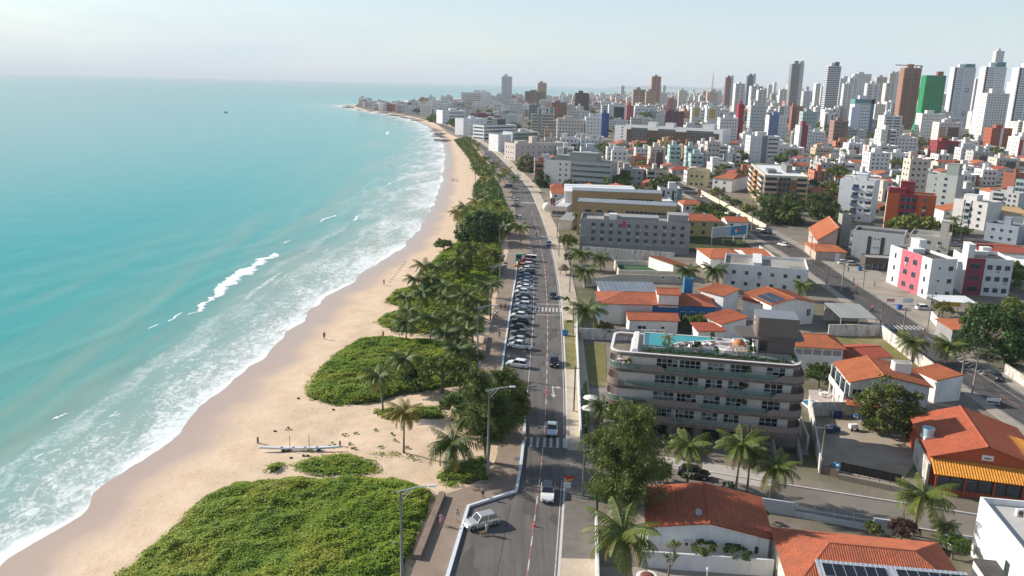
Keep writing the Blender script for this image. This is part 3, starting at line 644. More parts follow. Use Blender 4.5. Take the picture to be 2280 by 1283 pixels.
def block(label, A, ang, W, D, H, floors, wallc, front=(), left=(), right=(), roofm=None, heads=((0.55, 0.55, 0.2, 0.25, 2.8),), cat='apartment block', name='apartment_building', near=False, group=None, headc=None, fh=None, parapet=0.8, z0=0.0):
    """flat-roofed block. facade entries, fractions of the face:
       ('win', a, b, n, w, h, [sill])  ('band', a, b, h, sill)  ('panel', a, b, z0, z1, colour)  ('balc', a, b, depth, colour)  ('slab', colour)"""
    par = empty(name, (A[0], A[1], z0), ang, label, cat, group); wm_ = wall(wallc); occupy(A, ang, W, D)
    b = MB(); b.box(0, W, 0, D, -0.3, H)
    t = 0.22
    for q in ((0, W, 0, t), (0, W, D - t, D), (0, t, t, D - t), (W - t, W, t, D - t)): b.box(*q, H, H + parapet)
    b.build('wall', wm_, par)
    MB().box(t, W - t, t, D - t, H + 0.01, H + 0.05).build('roof', roofm or CONC, par)
    for u, v, w, d, h in heads:
        hm = MB(); hw, hd = max(1.6, w * W), max(1.6, d * D); x, y = t + 0.1 + u * (W - hw - 0.6), t + 0.1 + v * (D - hd - 0.6)
        hm.box(x, x + hw, y, y + hd, H + 0.05, H + h + 0.05); hm.box(x - 0.12, x + hw + 0.12, y - 0.12, y + hd + 0.12, H + h + 0.05, H + h + 0.22)
        hm.build('stair_head', wall(headc or wallc), par)
    fh = fh or H / floors
    wins = MB(); bal = {}; pan = {}
    for face, spec in (('f', front), ('l', left), ('r', right)):
        L_ = W if face == 'f' else D
        def put(mb, u0, u1, d0, d1, za, zb, m=0):       # box given along the face
            if face == 'f': mb.box(u0, u1, -d1, -d0, za, zb, m)
            elif face == 'l': mb.box(-d1, -d0, u0, u1, za, zb, m)
            else: mb.box(W + d0, W + d1, u0, u1, za, zb, m)
        for e in spec:
            k, a, c = e[0], e[1] * L_, e[2] * L_
            if k == 'panel': put(pan.setdefault((len(pan), e[5]), MB()), a, c, -0.02, 0.05, e[3] * H, e[4] * H + (parapet if e[4] > 0.99 else 0) - (0.01 if e[4] > 0.99 else 0))
            elif k == 'win':
                n, w, h = e[3:6]; sill = e[6] if len(e) > 6 else 1.0; lo = e[7] if len(e) > 7 else 0
                for fl in range(lo, floors):
                    for i in range(n):
                        u = a + (c - a) * (i + 0.5) / n; z = fl * fh + sill
                        if near:
                            o = window(par, face, u, z, w, h, W, D, 2 if w > 0.9 else 1, 1, ALUW, off=0.05 if any(s[0] == 'panel' and s[1] * L_ < u < s[2] * L_ for s in spec) else 0)
                            if (fl * 7 + i * 3) % 4 == 1 and w > 0.7: ac_unit(par, face, u + 0.1, z - 0.75, W, D)
                        else:
                            put(wins, u - w / 2 - .06, u + w / 2 + .06, -0.01, 0.07, z - 0.08, z, 1); put(wins, u - w / 2, u + w / 2, -0.01, 0.065, z, z + h, 0)
            elif k == 'band':
                h, sill = e[3], e[4]; lo = e[5] if len(e) > 5 else 0
                for fl in range(lo, floors):
                    z = fl * fh + sill; put(wins, a, c, -0.01, 0.06, z, z + h, 0)
                    n = max(2, int((c - a) / 1.5))
                    for i in range(1, n): u = a + (c - a) * i / n; put(wins, u - 0.035, u + 0.035, 0.0, 0.09, z, z + h, 1)
            elif k == 'balc':
                dep, colr = e[3], e[4]; lo = e[5] if len(e) > 5 else 1
                for fl in range(lo, floors):
                    z = fl * fh; mb = bal.setdefault(colr, MB()) if not near else MB()
                    put(mb, a, c, -0.01, dep, z - 0.12, z + 0.05)
                    put(mb, a, c, dep - 0.1, dep, z + 0.05, z + 1.0); put(mb, a, a + 0.1, -0.01, dep - 0.1, z + 0.05, z + 1.0); put(mb, c - 0.1, c, -0.01, dep - 0.1, z + 0.05, z + 1.0)
                    put(wins, a + 0.25, c - 0.25, -0.01, 0.06, z + 0.06, z + 2.25, 0)
                    if near: mb.build('balcony', wall(colr), par)
    if wins.f: tag(wins.build('windows', [GL, FRAME], par), kind='stuff')
    for (_, c), m in pan.items(): m.build('facade_panel', wall(c), par)
    for c, m in bal.items(): tag(m.build('balconies', wall(c), par), kind='stuff')
    LANDMARKS.append((P(A[0] + W / 2 * math.cos(ang), A[1] + W / 2 * math.sin(ang), H * 0.6), label))
    if label != 'x':
        cs = [P(A[0] + u * math.cos(ang) - v * math.sin(ang), A[1] + u * math.sin(ang) + v * math.cos(ang), zz) for u in (0, W) for v in (0, D) for zz in (0, H)]
        HAND.append((min(c[0] for c in cs), max(c[0] for c in cs), P(A[0], A[1], H)[1], P(A[0], A[1], 0)[1], A[1]))
    return par
def blockq(label, h, fl, fr, bl, floors, wallc, **kw):
    A, ang, W, D = obb(h, fl, fr, bl)
    return block(label, A, ang, W, D, h, floors, wallc, **kw), W, D
def text_mesh(s, size, depth=0.03):
    cu = bpy.data.curves.new('lettering', 'FONT'); cu.body = s; cu.size = size; cu.extrude = depth; cu.align_x = 'LEFT'
    o = bpy.data.objects.new('lettering', cu); COL.objects.link(o); bpy.context.view_layer.update()
    me = bpy.data.meshes.new_from_object(o.evaluated_get(bpy.context.evaluated_depsgraph_get())); bpy.data.objects.remove(o); bpy.data.curves.remove(cu); return me
def lettering(s, size, mat, parent, loc, rz=0.0, name='lettering'):
    me = text_mesh(s, size); me.materials.clear(); me.materials.append(mat)
    return link(name, me, parent, loc, (math.pi / 2, 0, rz))
# ------------------------------------------------------------------ leaf clouds and trees
def leaf_cloud(C, Rr, n, size, seed, up=0.35, aspect=0.55):
    """n leaf quads per clump centre C (m,3) of radius Rr (m,) -> V, F"""
    r = np.random.default_rng(seed); m = len(C); N = m * n
    d = r.normal(size=(N, 3)); d /= np.linalg.norm(d, axis=1)[:, None]
    rad = np.repeat(Rr, n) * r.random(N) ** 0.4
    p = np.repeat(C, n, 0) + d * rad[:, None] * np.array([1, 1, 0.8])
    nv = d + r.normal(size=(N, 3)) * 0.6 + np.array([0, 0, up]); nv /= np.linalg.norm(nv, axis=1)[:, None]
    t = np.cross(nv, r.normal(size=(N, 3))); t /= np.linalg.norm(t, axis=1)[:, None]; b = np.cross(nv, t)
    s = size * (0.6 + 0.8 * r.random(N))[:, None]
    V = np.stack([p - t * s, p - b * s * aspect, p + t * s, p + b * s * aspect], 1).reshape(-1, 3)
    return V, np.arange(4 * N).reshape(-1, 4)
def clumps(shape, n, seed, rmin=0.18, rmax=0.34, shell=0.75, bottom=-0.45):
    """clump centres on a rough ellipsoid shell of unit shape (rx, ry, rz)"""
    r = np.random.default_rng(seed); out = []; k = 0
    while len(out) < n and k < 5000:
        k += 1; d = r.normal(size=3); d /= np.linalg.norm(d)
        if d[2] < bottom: continue
        out.append(d * (shell + 0.3 * r.random()) * (0.72 + 0.38 * r.random()))
    C = np.array(out) * np.array(shape); return C, np.array([rmin + (rmax - rmin) * r.random() for _ in out]) * min(shape)
TREE = {}
def tree_mesh(kind, v):
    key = (kind, v)
    if key in TREE: return TREE[key]
    s = v * 17 + hash(kind) % 5 * 0 + {'round': 1, 'wide': 2, 'far': 3, 'shrub': 4}[kind] * 101
    if kind == 'round': C, q = clumps((1, 1, 0.86), 120, s, 0.15, 0.3, bottom=-0.8); V, F = leaf_cloud(C, q, 75, 0.045, s)
    elif kind == 'wide': C, q = clumps((1, 1, 0.62), 85, s, 0.22, 0.42, bottom=-0.45); V, F = leaf_cloud(C, q, 62, 0.052, s)
    elif kind == 'far': C, q = clumps((1, 1, 0.75), 26, s, 0.3, 0.5); V, F = leaf_cloud(C, q, 22, 0.13, s)
    else: C, q = clumps((1, 1, 0.7), 26, s, 0.25, 0.45, bottom=-0.1); V, F = leaf_cloud(C, q, 40, 0.11, s)
    TREE[key] = (V, F); TREE[(kind, v, 'm')] = {}
    return TREE[key]
LEAF_D = leafmat((0.04, 0.085, 0.017), 'dark broadleaf'); LEAF_G = leafmat((0.07, 0.13, 0.02), 'green broadleaf'); LEAF_Y = leafmat((0.14, 0.17, 0.03), 'yellow-green leaf'); LEAF_C = leafmat((0.095, 0.13, 0.028), 'casuarina needles', 0.1)
BARK = bark(); PBARK = bark((0.24, 0.20, 0.16))
def tree(label, x, y, r, h, kind='round', leaf=None, v=0, z0=0.0, name='broadleaf_tree', group=None, cat='tree', flat=1.0):
    """h: height of the crown's top; r: crown radius"""
    leaf = leaf or LEAF_G; V, F = tree_mesh(kind, v); d = TREE[(kind, v, 'm')]
    if leaf.name not in d: d[leaf.name] = npmesh('crown', V, F, leaf)
    par = empty(name, (x, y, z0), random.random() * 6.3, label, cat, group)
    ck = {'round': 0.9, 'wide': 0.66, 'far': 0.8, 'shrub': 0.75}[kind] * r * flat
    link('crown', d[leaf.name], par, (0, 0, max(h - ck, 0.2 * r)), None, (r, r, r * flat))
    if kind != 'shrub':
        mb = MB(); top = max(h - ck, 0.3 * r); rt = max(0.1, 0.05 * r + 0.06)
        mb.tube([(0, 0, -0.2), (0.1, 0.05, top * 0.5), (0.0, 0.1, top)], [rt * 1.3, rt, rt * 0.7], 6)
        for k in range(5):
            w = k * 1.26 + v; mb.tube([(0, 0.1, top * 0.75), (math.cos(w) * r * 0.35, math.sin(w) * r * 0.35, top + ck * 0.1), (math.cos(w) * r * 0.65, math.sin(w) * r * 0.65, top + ck * 0.4)], [rt * 0.6, rt * 0.4, rt * 0.15], 5)
        mb.build('trunk', BARK, par)
    return par
# palms: every frond is a piece of its own
def frond_mesh(kind, seed):
    r = np.random.default_rng(seed); n = 28; L_ = 1.0
    t = np.linspace(0, 1, 9)
    up, drop = {'up': (1.05, 0.6), 'mid': (0.5, 0.85), 'low': (0.1, 1.1), 'hang': (-0.5, 1.0)}[kind]
    ang = np.arctan(up) - t * drop * 1.5
    dx, dz = np.cos(ang) / 8, np.sin(ang) / 8; X = np.concatenate([[0], np.cumsum(dx)])[:9]; Z = np.concatenate([[0], np.cumsum(dz)])[:9]
    mb = MB(); mb.tube([(X[i], 0, Z[i]) for i in range(9)], [0.014 * (1 - 0.85 * q) for q in t], 4, 0, False)
    for i in range(n):
        q = 0.10 + 0.9 * i / (n - 1); x, z = np.interp(q, t, X), np.interp(q, t, Z); a = np.interp(q, t, ang)
        l = 0.25 * math.sin(math.pi * (0.12 + 0.86 * q)) ** 0.8 + 0.04; w = 0.0125
        for s in (-1, 1):
            fo = 0.45 + 0.25 * r.random(); dr = -0.75 - 0.7 * r.random() * (1 if kind != 'up' else 0.5); ll = l * (0.85 + 0.3 * r.random())
            d = np.array([math.cos(a) * fo, s, math.sin(a) * fo + dr * 0.6]); d /= np.linalg.norm(d); p0 = np.array([x, 0, z]); p1 = p0 + d * ll * 0.55; p2 = p0 + d * ll + np.array([0, 0, -0.22 * ll])
            k = np.array([math.cos(a), 0, math.sin(a)]) * w
            mb.add([p0 - k, p0 + k, p1 + k, p1 - k, p2], [(0, 1, 2, 3), (3, 2, 4)])
    return mb
FROND = {}
def frond(kind, v, mat):
    key = (kind, v, mat.name)
    if key not in FROND:
        if (kind, v) not in FROND: FROND[(kind, v)] = frond_mesh(kind, 50 + v * 7 + len(kind))
        FROND[key] = FROND[(kind, v)].mesh('frond', mat)
    return FROND[key]
PALM_G = leafmat((0.10, 0.145, 0.024), 'palm frond', 0.3); PALM_D = leafmat((0.065, 0.11, 0.02), 'dark palm frond', 0.2); PALM_Y = leafmat((0.24, 0.20, 0.035), 'yellowing palm frond', 0.2); PALM_B = leafmat((0.20, 0.13, 0.06), 'dry palm frond', 0.1)
CROWN = {}
def palm(label, x, y, h, r, z0=0.0, n=20, leaf=None, lean=(0.0, 0.0), group='coconut palms', fine=True, yel=2):
    leaf = leaf or PALM_G; rnd = random.Random(int(x * 31 + y * 17)); par = empty('coconut_palm', (x, y, z0), 0.0, label, 'palm tree', group)
    tx, ty = lean[0] * h, lean[1] * h; mb = MB(); k = 7
    mb.tube([(tx * (i / k) ** 1.6, ty * (i / k) ** 1.6, -0.2 + (h + 0.2) * i / k) for i in range(k + 1)], [0.20 - 0.08 * min(1, i / k * 1.6) + (0.08 if i == 0 else 0) for i in range(k + 1)], 7)
    mb.build('trunk', PBARK, par, smooth=True)
    w0 = rnd.random() * 6.28
    specs = []
    for i in range(n):
        q = i / (n - 1); kind = 'up' if q < 0.25 else 'mid' if q < 0.6 else 'low' if q < 0.88 else 'hang'
        m = PALM_Y if i >= n - yel else leaf
        if i == n - 1 and yel > 1: m = PALM_B
        specs.append((kind, rnd.randrange(2), m, w0 + i * 2.39996 + rnd.uniform(-.15, .15), r * rnd.uniform(0.88, 1.12), rnd.uniform(-0.15, 0.15)))
    if fine:
        for kind, v, m, w, s, tw in specs: link('frond', frond(kind, v, m), par, (tx, ty, h), (tw, 0, w), (s, s, s))
    else:
        key = (leaf.name, rnd.randrange(4))
        if key not in CROWN:
            V = MB()
            for kind, v, m, w, s, tw in specs:
                src = FROND.setdefault((kind, v), frond_mesh(kind, 50 + v * 7 + len(kind))); c, sn = math.cos(w), math.sin(w); s = s / r
                V.add([((X * c - Y * sn) * s, (X * sn + Y * c) * s, Z * s) for X, Y, Z in src.v], src.f, 1 if m is not leaf else 0)
            CROWN[key] = V.mesh('crown', [leaf, PALM_Y])
        link('crown', CROWN[key], par, (tx, ty, h), None, (r, r, r))
    return par
def palmpx(label, base, crown, rpx, **kw):
    x, y = G(*base); h = HT(x, y, crown[1]); cx = P(x, y, h)[0]; s = SC(y)
    return palm(label, x, y, max(h, 1.2), rpx / s * 1.12, lean=((crown[0] - cx) / s / max(h, 1.2), 0.0), **kw)
# ------------------------------------------------------------------ the curved apartment building in the foreground
TAUPE = (0.235, 0.19, 0.165); taupe = wall(TAUPE, 0.06, 'taupe render'); taupe_d = paint((0.105, 0.09, 0.08), 0.55); cream = wall((0.76, 0.70, 0.64), 0.06, 'cream cladding'); copingm = paint((0.72, 0.68, 0.64), 0.5)
ZR = 14.0
mA, mANG, mW, mD = obb(ZR, (1357, 782), (1789, 817), (1354, 742)); mD = 10.6
MAIN = empty('curved_apartment_building', (mA[0], mA[1], 0), mANG, 'new taupe apartment building with curved balconies and rooftop pool', 'apartment building')
occupy(mA, mANG, mW, mD)
LANDMARKS.append(((1580, 870), 'taupe building with rooftop pool'))
def rounded(x0, x1, y0, y1, rfl, rfr, rbr=0.8, rbl=0.8, n=7):
    out = []
    for cx, cy, r, a0 in ((x0 + rfl, y0 + rfl, rfl, 180), (x1 - rfr, y0 + rfr, rfr, 270), (x1 - rbr, y1 - rbr, rbr, 0), (x0 + rbl, y1 - rbl, rbl, 90)):
        out += [(cx + r * math.cos(R(a0 + 90 * k / n)), cy + r * math.sin(R(a0 + 90 * k / n))) for k in range(n + 1)]
    return out
def band(path, th, z0f, z1f, mb=None):
    """wall that follows a path; z0f/z1f give bottom and top at every path point"""
    mb = mb or MB(); n = len(path); I, O = [], []
    for i in range(n):
        p = np.array(path[i]); t = np.array(path[min(i + 1, n - 1)]) - np.array(path[max(i - 1, 0)]); t = t / max(1e-6, np.linalg.norm(t)); k = np.array([-t[1], t[0]])
        O.append(p); I.append(p + k * th)
    v = []
    for i in range(n): v += [(*O[i], z0f[i]), (*I[i], z0f[i]), (*I[i], z1f[i]), (*O[i], z1f[i])]
    f = []
    for i in range(n - 1):
        a, b = 4 * i, 4 * i + 4
        for q in range(4): f.append((a + q, b + q, b + (q + 1) % 4, a + (q + 1) % 4))
    f += [(3, 2, 1, 0), (4 * n - 4, 4 * n - 3, 4 * n - 2, 4 * n - 1)]
    return mb.add(v, f)
def dense(poly, step=0.35):
    out = []
    for a, b in zip(poly[:-1], poly[1:]):
        n = max(1, int(math.dist(a, b) / step)); out += [(a[0] + (b[0] - a[0]) * i / n, a[1] + (b[1] - a[1]) * i / n) for i in range(n)]
    return out + [poly[-1]]
FL = [3.0, 5.75, 8.5, 11.25]
HUMP = [[(6.5, 11.0), (22.0, 99)], [(5.7, 14.8), (24.0, 99)], [(-9, 3.0), (14.4, 18.6), (24.7, 99)], [(4.6, 9.0), (25.0, 99)]]
MBSP = [(7.3, 10.6, 4), (10.85, 14.1, 4), (15.1, 17.7, 3), (18.5, 20.9, 3), (23.9, 26.7, 3)]
PANE_D = glass((0.012, 0.016, 0.018)); PANE_C = glass((0.16, 0.17, 0.165), 0.2); PANE_G = glass((0.03, 0.06, 0.055)); RAILG = clear_glass((0.16, 0.24, 0.20), 0.5); RAILM = paint((0.35, 0.36, 0.36), 0.35)
PC = {}
pr = random.Random(3)
for li, z in enumerate(FL):
    ex = [0.9, 0.8, 0.9, 0.7][li]; x1 = mW + ex; out = rounded(-0.15 - 0.1 * (3 - li), x1, -0.1, mD - 1.2, 2.3, 2.1)
    MB().prism(out, z - 0.30, z).build('balcony_slab', taupe, MAIN)
    if li < 3 or True:
        pth = dense([q for q in out[7 + 1 - 8 if False else 0:16]]); pth = [(out[0][0], mD - 3.2)] + pth + [(x1, mD * 0.55)]
        pth = dense(pth)
        def hump(p):
            if p[1] > 3.2 and p[0] < mW * 0.5 and li != 2: return 0.0
            h = 0.0
            for a, b in HUMP[li]: h = max(h, min(1.0, max(0.0, (p[0] - a) / 1.1 if a > -5 else 1.0), max(0.0, (b - p[0]) / 1.1 if b < 90 else 1.0)))
            h = h * h * (3 - 2 * h); return h
        hs = [hump(p) for p in pth]
        band(pth, 0.14, [z - 0.42] * len(pth), [z + 0.16 + 0.86 * h for h in hs]).build('balcony_parapet', taupe, MAIN)
        run = []; runs = []
        for p, h in zip(pth, hs):
            if h < 0.35: run.append(p)
            elif run: runs.append(run); run = []
        if run: runs.append(run)
        for run in runs:
            k = 0
            while k < len(run) - 2:
                seg = run[k:k + 7]
                if len(seg) > 1:
                    seg = [(a + (0.05 if True else 0), b + 0.05) for a, b in seg]
                    band(seg, 0.025, [z + 0.05] * len(seg), [z + 1.0] * len(seg)).build('glass_panel', RAILG, MAIN)
                k += 6
            MB().tube([(a + 0.06, b + 0.06, z + 1.03) for a, b in run], 0.03, 5).build('handrail', RAILM, MAIN)
    # facade of this storey
    zt = z + 2.45
    fw = MB(); fx0 = 1.4 if li < 3 else 3.1
    if li == 3: fw.box(fx0, mW - 1.1, 1.55, mD - 1.6, z, zt)
    else: fw.box(fx0, mW - 1.1, 1.55, mD - 1.6, z, zt)
    fw.build('storey_wall', cream, MAIN)
    for xx in (fx0 + 1.9, fx0 + 3.8, 22.4): MB().box(xx - 0.012, xx + 0.012, 1.545, 1.55, z + 0.05, zt - 0.05).build('cladding_joint', paint((0.30, 0.27, 0.25), 0.8), MAIN)
    for a, b, n in MBSP:
        sh = (3 - li) * -0.12; a += sh; b += sh; w = b - a; h = 2.28; e = 0.07
        f = MB(); f.box(0, w, -0.10, 0, 0, e); f.box(0, w, -0.10, 0, h - e, h)
        for c in range(n + 1): x = c * (w - e) / n; f.box(x, x + e, -0.09, 0, e, h - e)
        f.box(e, w - e, -0.075, 0, 0.95, 1.02)
        wo = f.build('window', FRAME, MAIN, (a, 1.55, z + 0.06))
        for c in range(n):
            for rr, (q0, q1) in enumerate(((e, 0.95), (1.02, h - e))):
                pw = (w - e) / n - e; key = (round(pw, 2), rr, pm_ := pr.choice([0, 0, 0, 1, 2]))
                if key not in PC: PC[key] = MB().box(0, pw, -0.04, -0.005, q0, q1).mesh('pane', [PANE_D, PANE_C, PANE_G][pm_])
                link('pane', PC[key], wo, (e + c * (w - e) / n, 0, 0))
    for xx in (10.72, 14.6, 18.1, 21.2):
        MB().box(xx - 0.1, xx + 0.1, 1.30, 1.547, z, zt + 0.02).build('pilaster', cream, MAIN)
# entrance storey
g = MB(); g.box(1.2, mW - 3.6, 2.4, mD - 1.6, -0.3, 2.58); g.build('ground_floor_wall', wall((0.30, 0.25, 0.22), 0.1), MAIN)
for xx in (2, 6, 10, 14, 18.4, 21.8, 24.2): MB().box(xx, xx + 0.45, 0.7, 1.25, -0.2, 2.58).build('column', taupe, MAIN)
for a, w in ((3.2, 2.4), (7.4, 2.2), (11.5, 2.2), (15.3, 2.6), (19.4, 2.0)): window(MAIN, 'f', a + w / 2, 0.05, w, 2.3, mW, mD, 3, 1, DARKFR, PANE_D, 'glass_door', off=-2.4)
# roof: slab, two-tone fascia, open frame on the left
ro = rounded(3.6, mW, 0, mD, 0.25, 2.2, 1.5, 0.25); MB().prism(ro, ZR - 0.35, ZR).build('roof_slab', taupe, MAIN)
oo = rounded(0, mW, 0, mD, 2.2, 2.2, 1.5, 1.6); pth = dense(oo + [oo[0]])
n = len(pth); band(pth, 0.55, [ZR - 0.55] * n, [ZR - 0.06] * n).build('roof_fascia', taupe, MAIN)
band([(x, y) for x, y in pth if x > 3.4 or True], 0.42, [ZR - 0.06] * n, [ZR + 0.10] * n).build('roof_coping', copingm, MAIN)
wb = MB(); wb.add([(3.3, 0.5, ZR - .1), (4.5, 0.5, ZR - .1), (4.5, mD - .5, ZR - .1), (3.3, mD - .5, ZR - .1), (3.55, 0.6, ZR + .55), (4.25, 0.6, ZR + .55), (4.25, mD - .6, ZR + .55), (3.55, mD - .6, ZR + .55)], [(0, 3, 2, 1), (4, 5, 6, 7), (0, 1, 5, 4), (1, 2, 6, 5), (2, 3, 7, 6), (3, 0, 4, 7)]); wb.build('roof_beam', copingm, MAIN)
deck = surf('roof terrace paving', (0.47, 0.44, 0.45), (0.54, 0.51, 0.52), 0.5, 0.7, 3.0); MB().prism(rounded(4.4, mW - 0.5, 0.5, mD - 0.5, 0.3, 1.8, 1.2, 0.3), ZR + 0.005, ZR + 0.04).build('terrace_floor', deck, MAIN)
# pool with curved edge
pool = [(5.3, 2.6), (7.2, 2.3), (8.6, 2.7), (9.3, 3.6), (9.6, 4.8), (10.6, 5.8), (12.6, 6.9), (15.0, 8.0), (16.9, 8.9), (17.4, 9.5), (16.9, 9.9), (5.2, 9.9)]
pw = NT('pool water'); pv = pw.coord(); pn = pw.noise(pv, 3.0, 3); pw.set(Base_Color=pw.mix(pw.ramp(pn, [(0.35, 0.), (0.65, 1.)]), (0.008, 0.21, 0.235), (0.02, 0.32, 0.33)), Roughness=0.05); pw.bump(pn, 0.15, 0.03)
MB().prism(pool, ZR + 0.04, ZR + 0.42).build('pool_water', pw.m, MAIN)
pp = dense(pool + [pool[0]], 0.5); band(pp, -0.28, [ZR + 0.03] * len(pp), [ZR + 0.5] * len(pp)).build('pool_edge', copingm, MAIN)
wood = surf('warm timber', (0.42, 0.20, 0.075), (0.52, 0.27, 0.11), 1.0, 0.6, 8.0); st = pool[3:10]; band([(x + 0.3, y - 0.3) for x, y in st], -0.55, [ZR + 0.04] * len(st), [ZR + 0.22] * len(st)).build('pool_step', wood, MAIN)
tub = rounded(19.2, 21.3, 8.2, 9.7, 0.5, 0.5, 0.5, 0.5); MB().prism(rounded(16.4, 21.9, 7.6, 10.0, 1.1, 0.6, 0.2, 0.2), ZR + 0.04, ZR + 0.5).build('tub_platform', deck, MAIN); band(dense(tub + [tub[0]], 0.4), 0.2, [ZR + 0.5] * 40 + [ZR + 0.5] * 200, [ZR + 0.75] * 240).build('hot_tub', paint((0.8, 0.8, 0.8), 0.3), MAIN) if False else None
tp = dense(tub + [tub[0]], 0.4); band(tp, 0.22, [ZR + 0.49] * len(tp), [ZR + 0.75] * len(tp)).build('hot_tub', paint((0.8, 0.8, 0.8), 0.3), MAIN); MB().prism([(x * 0.96 + 20.25 * 0.04, y * 0.96 + 8.95 * 0.04) for x, y in tub], ZR + 0.5, ZR + 0.68).build('tub_water', pw.m, MAIN)
# hedge along the front edge, glass behind it
hg = np.array([(x, 0.95 + 0.15 * math.sin(x * 3), ZR + 0.3) for x in np.arange(5.2, mW - 2.0, 0.28)] + [(mW - 0.95, y, ZR + 0.3) for y in np.arange(1.8, 4.2, 0.28)])
V, F = leaf_cloud(hg, np.full(len(hg), 0.36), 26, 0.13, 5); tag(link('hedge', npmesh('hedge', V, F, leafmat((0.022, 0.085, 0.018), 'hedge leaf', 0.1)), MAIN), kind='stuff')
hw_ = MB(); hw_.box(5.0, mW - 1.6, 0.5, 1.36, ZR + 0.04, ZR + 0.26); hw_.build('planter', taupe_d, MAIN)
for k in range(11): MB().box(4.9 + k * 2.05, 4.9 + k * 2.05 + 1.98, 1.42, 1.445, ZR + 0.05, ZR + 1.05).build('glass_panel', RAILG, MAIN)
for k in range(8): MB().box(4.65, 4.675, 1.5 + k * 1.08, 2.54 + k * 1.08, ZR + 0.05, ZR + 1.1).build('glass_panel', RAILG, MAIN)
MB().tube([(4.66, 10.1, ZR + 1.1), (4.66, 1.43, ZR + 1.1), (mW - 1.6, 1.43, ZR + 1.08)], 0.03, 5).build('handrail', RAILM, MAIN)
# lift tower: lower core, canopy plate, upper box
MB().box(22.6, mW - 0.9, 3.9, 8.6, ZR + 0.04, ZR + 2.75).build('lift_core', taupe_d, MAIN); MB().box(22.2, 22.6, 3.9, 8.6, ZR + 0.04, ZR + 2.75).build('core_side', cream, MAIN)
window(MAIN, 'f', 23.4, ZR + 0.05, 1.2, 2.3, mW, mD, 1, 1, DARKFR, PANE_D, 'door', off=-3.9)
MB().prism(rounded(19.2, mW + 0.5, 3.4, 9.4, 2.6, 1.2, 1.0, 1.0), ZR + 2.75, ZR + 3.0).build('canopy', taupe_d, MAIN)
ub = rounded(22.1, mW - 0.55, 3.75, 9.0, 0.5, 0.25, 0.3, 0.3, 5); MB().prism(ub, ZR + 3.0, ZR + 6.1).build('upper_box', wall((0.17, 0.135, 0.115), 0.04), MAIN); MB().prism([(x * 0.985 + 25 * 0.015, y * 0.985 + 6.4 * 0.015) for x, y in ub], ZR + 6.1, ZR + 6.13).build('box_roof', paint((0.20, 0.215, 0.235), 0.6), MAIN)
lm = paint((0.8, 0.79, 0.76), 0.4, name='white lettering'); lettering('20\u2229', 0.75, lm, MAIN, (22.07, 7.4, ZR + 5.0), -math.pi / 2); lettering('view', 0.6, lm, MAIN, (22.07, 6.6, ZR + 4.45), -math.pi / 2)
gold = paint((0.75, 0.48, 0.14), 0.35, name='gold lettering'); zz = FL[0] + 0.15
for cx in (21.4, 22.75):
    arc = [(cx + 0.42 * math.cos(R(a)), zz + 0.25 + 0.55 * math.sin(R(a)) + (0 if a not in (-30, 210) else -0.3)) for a in range(-30, 211, 20)]
    MB().tube([(x, -0.22, z_) for x, z_ in arc], 0.07, 5).build('lettering', gold, MAIN)
lettering('view', 0.62, gold, MAIN, (23.3, -0.22, zz - 0.05))
# forecourt, ramp and side walls
MB().prism([(0.5, -0.2), (mW + 2.3, -0.2), (mW + 2.3, mD + 3), (-1.5, mD + 3)], -0.05, 0.02).build('forecourt', walk_m, MAIN)
rm = surf('red-brown ramp decking', (0.20, 0.10, 0.072), (0.25, 0.13, 0.095), 1.0, 0.7, 6.0); r_ = MB(); r_.add([(26.0, -3.9, 0.05), (29.2, -3.9, 0.05), (29.2, 0.3, -1.2), (26.0, 0.3, -1.2), (26, -3.9, -0.3), (29.2, -3.9, -0.3)], [(0, 1, 2, 3), (0, 4, 5, 1)])
for k in range(10): r_.add([(26.05 + k * 0.32, -3.85, 0.06), (26.27 + k * 0.32, -3.85, 0.06), (26.27 + k * 0.32, 0.3, -1.17), (26.05 + k * 0.32, 0.3, -1.17)], [(0, 1, 2, 3)])
r_.build('garage_ramp', rm, MAIN); MB().box(26, 29.2, -0.25, 0.05, -0.3, 0.9).build('ramp_back', paint((0.05, 0.05, 0.055)), MAIN)
for xa in (25.55, 29.25): MB().add([(xa, -4.1, -.2), (xa + .4, -4.1, -.2), (xa + .4, 1.2, -.2), (xa, 1.2, -.2), (xa, -4.1, .9), (xa + .4, -4.1, .9), (xa + .4, 1.2, 2.3), (xa, 1.2, 2.3)], [(0, 3, 2, 1), (4, 5, 6, 7), (0, 1, 5, 4), (1, 2, 6, 5), (2, 3, 7, 6), (3, 0, 4, 7)]).build('ramp_wall', taupe, MAIN)
MB().box(mW + 2.0, mW + 2.3, 1.2, mD + 3, -0.2, 2.4).build('side_wall', wall((0.5, 0.47, 0.42), 0.5), MAIN)
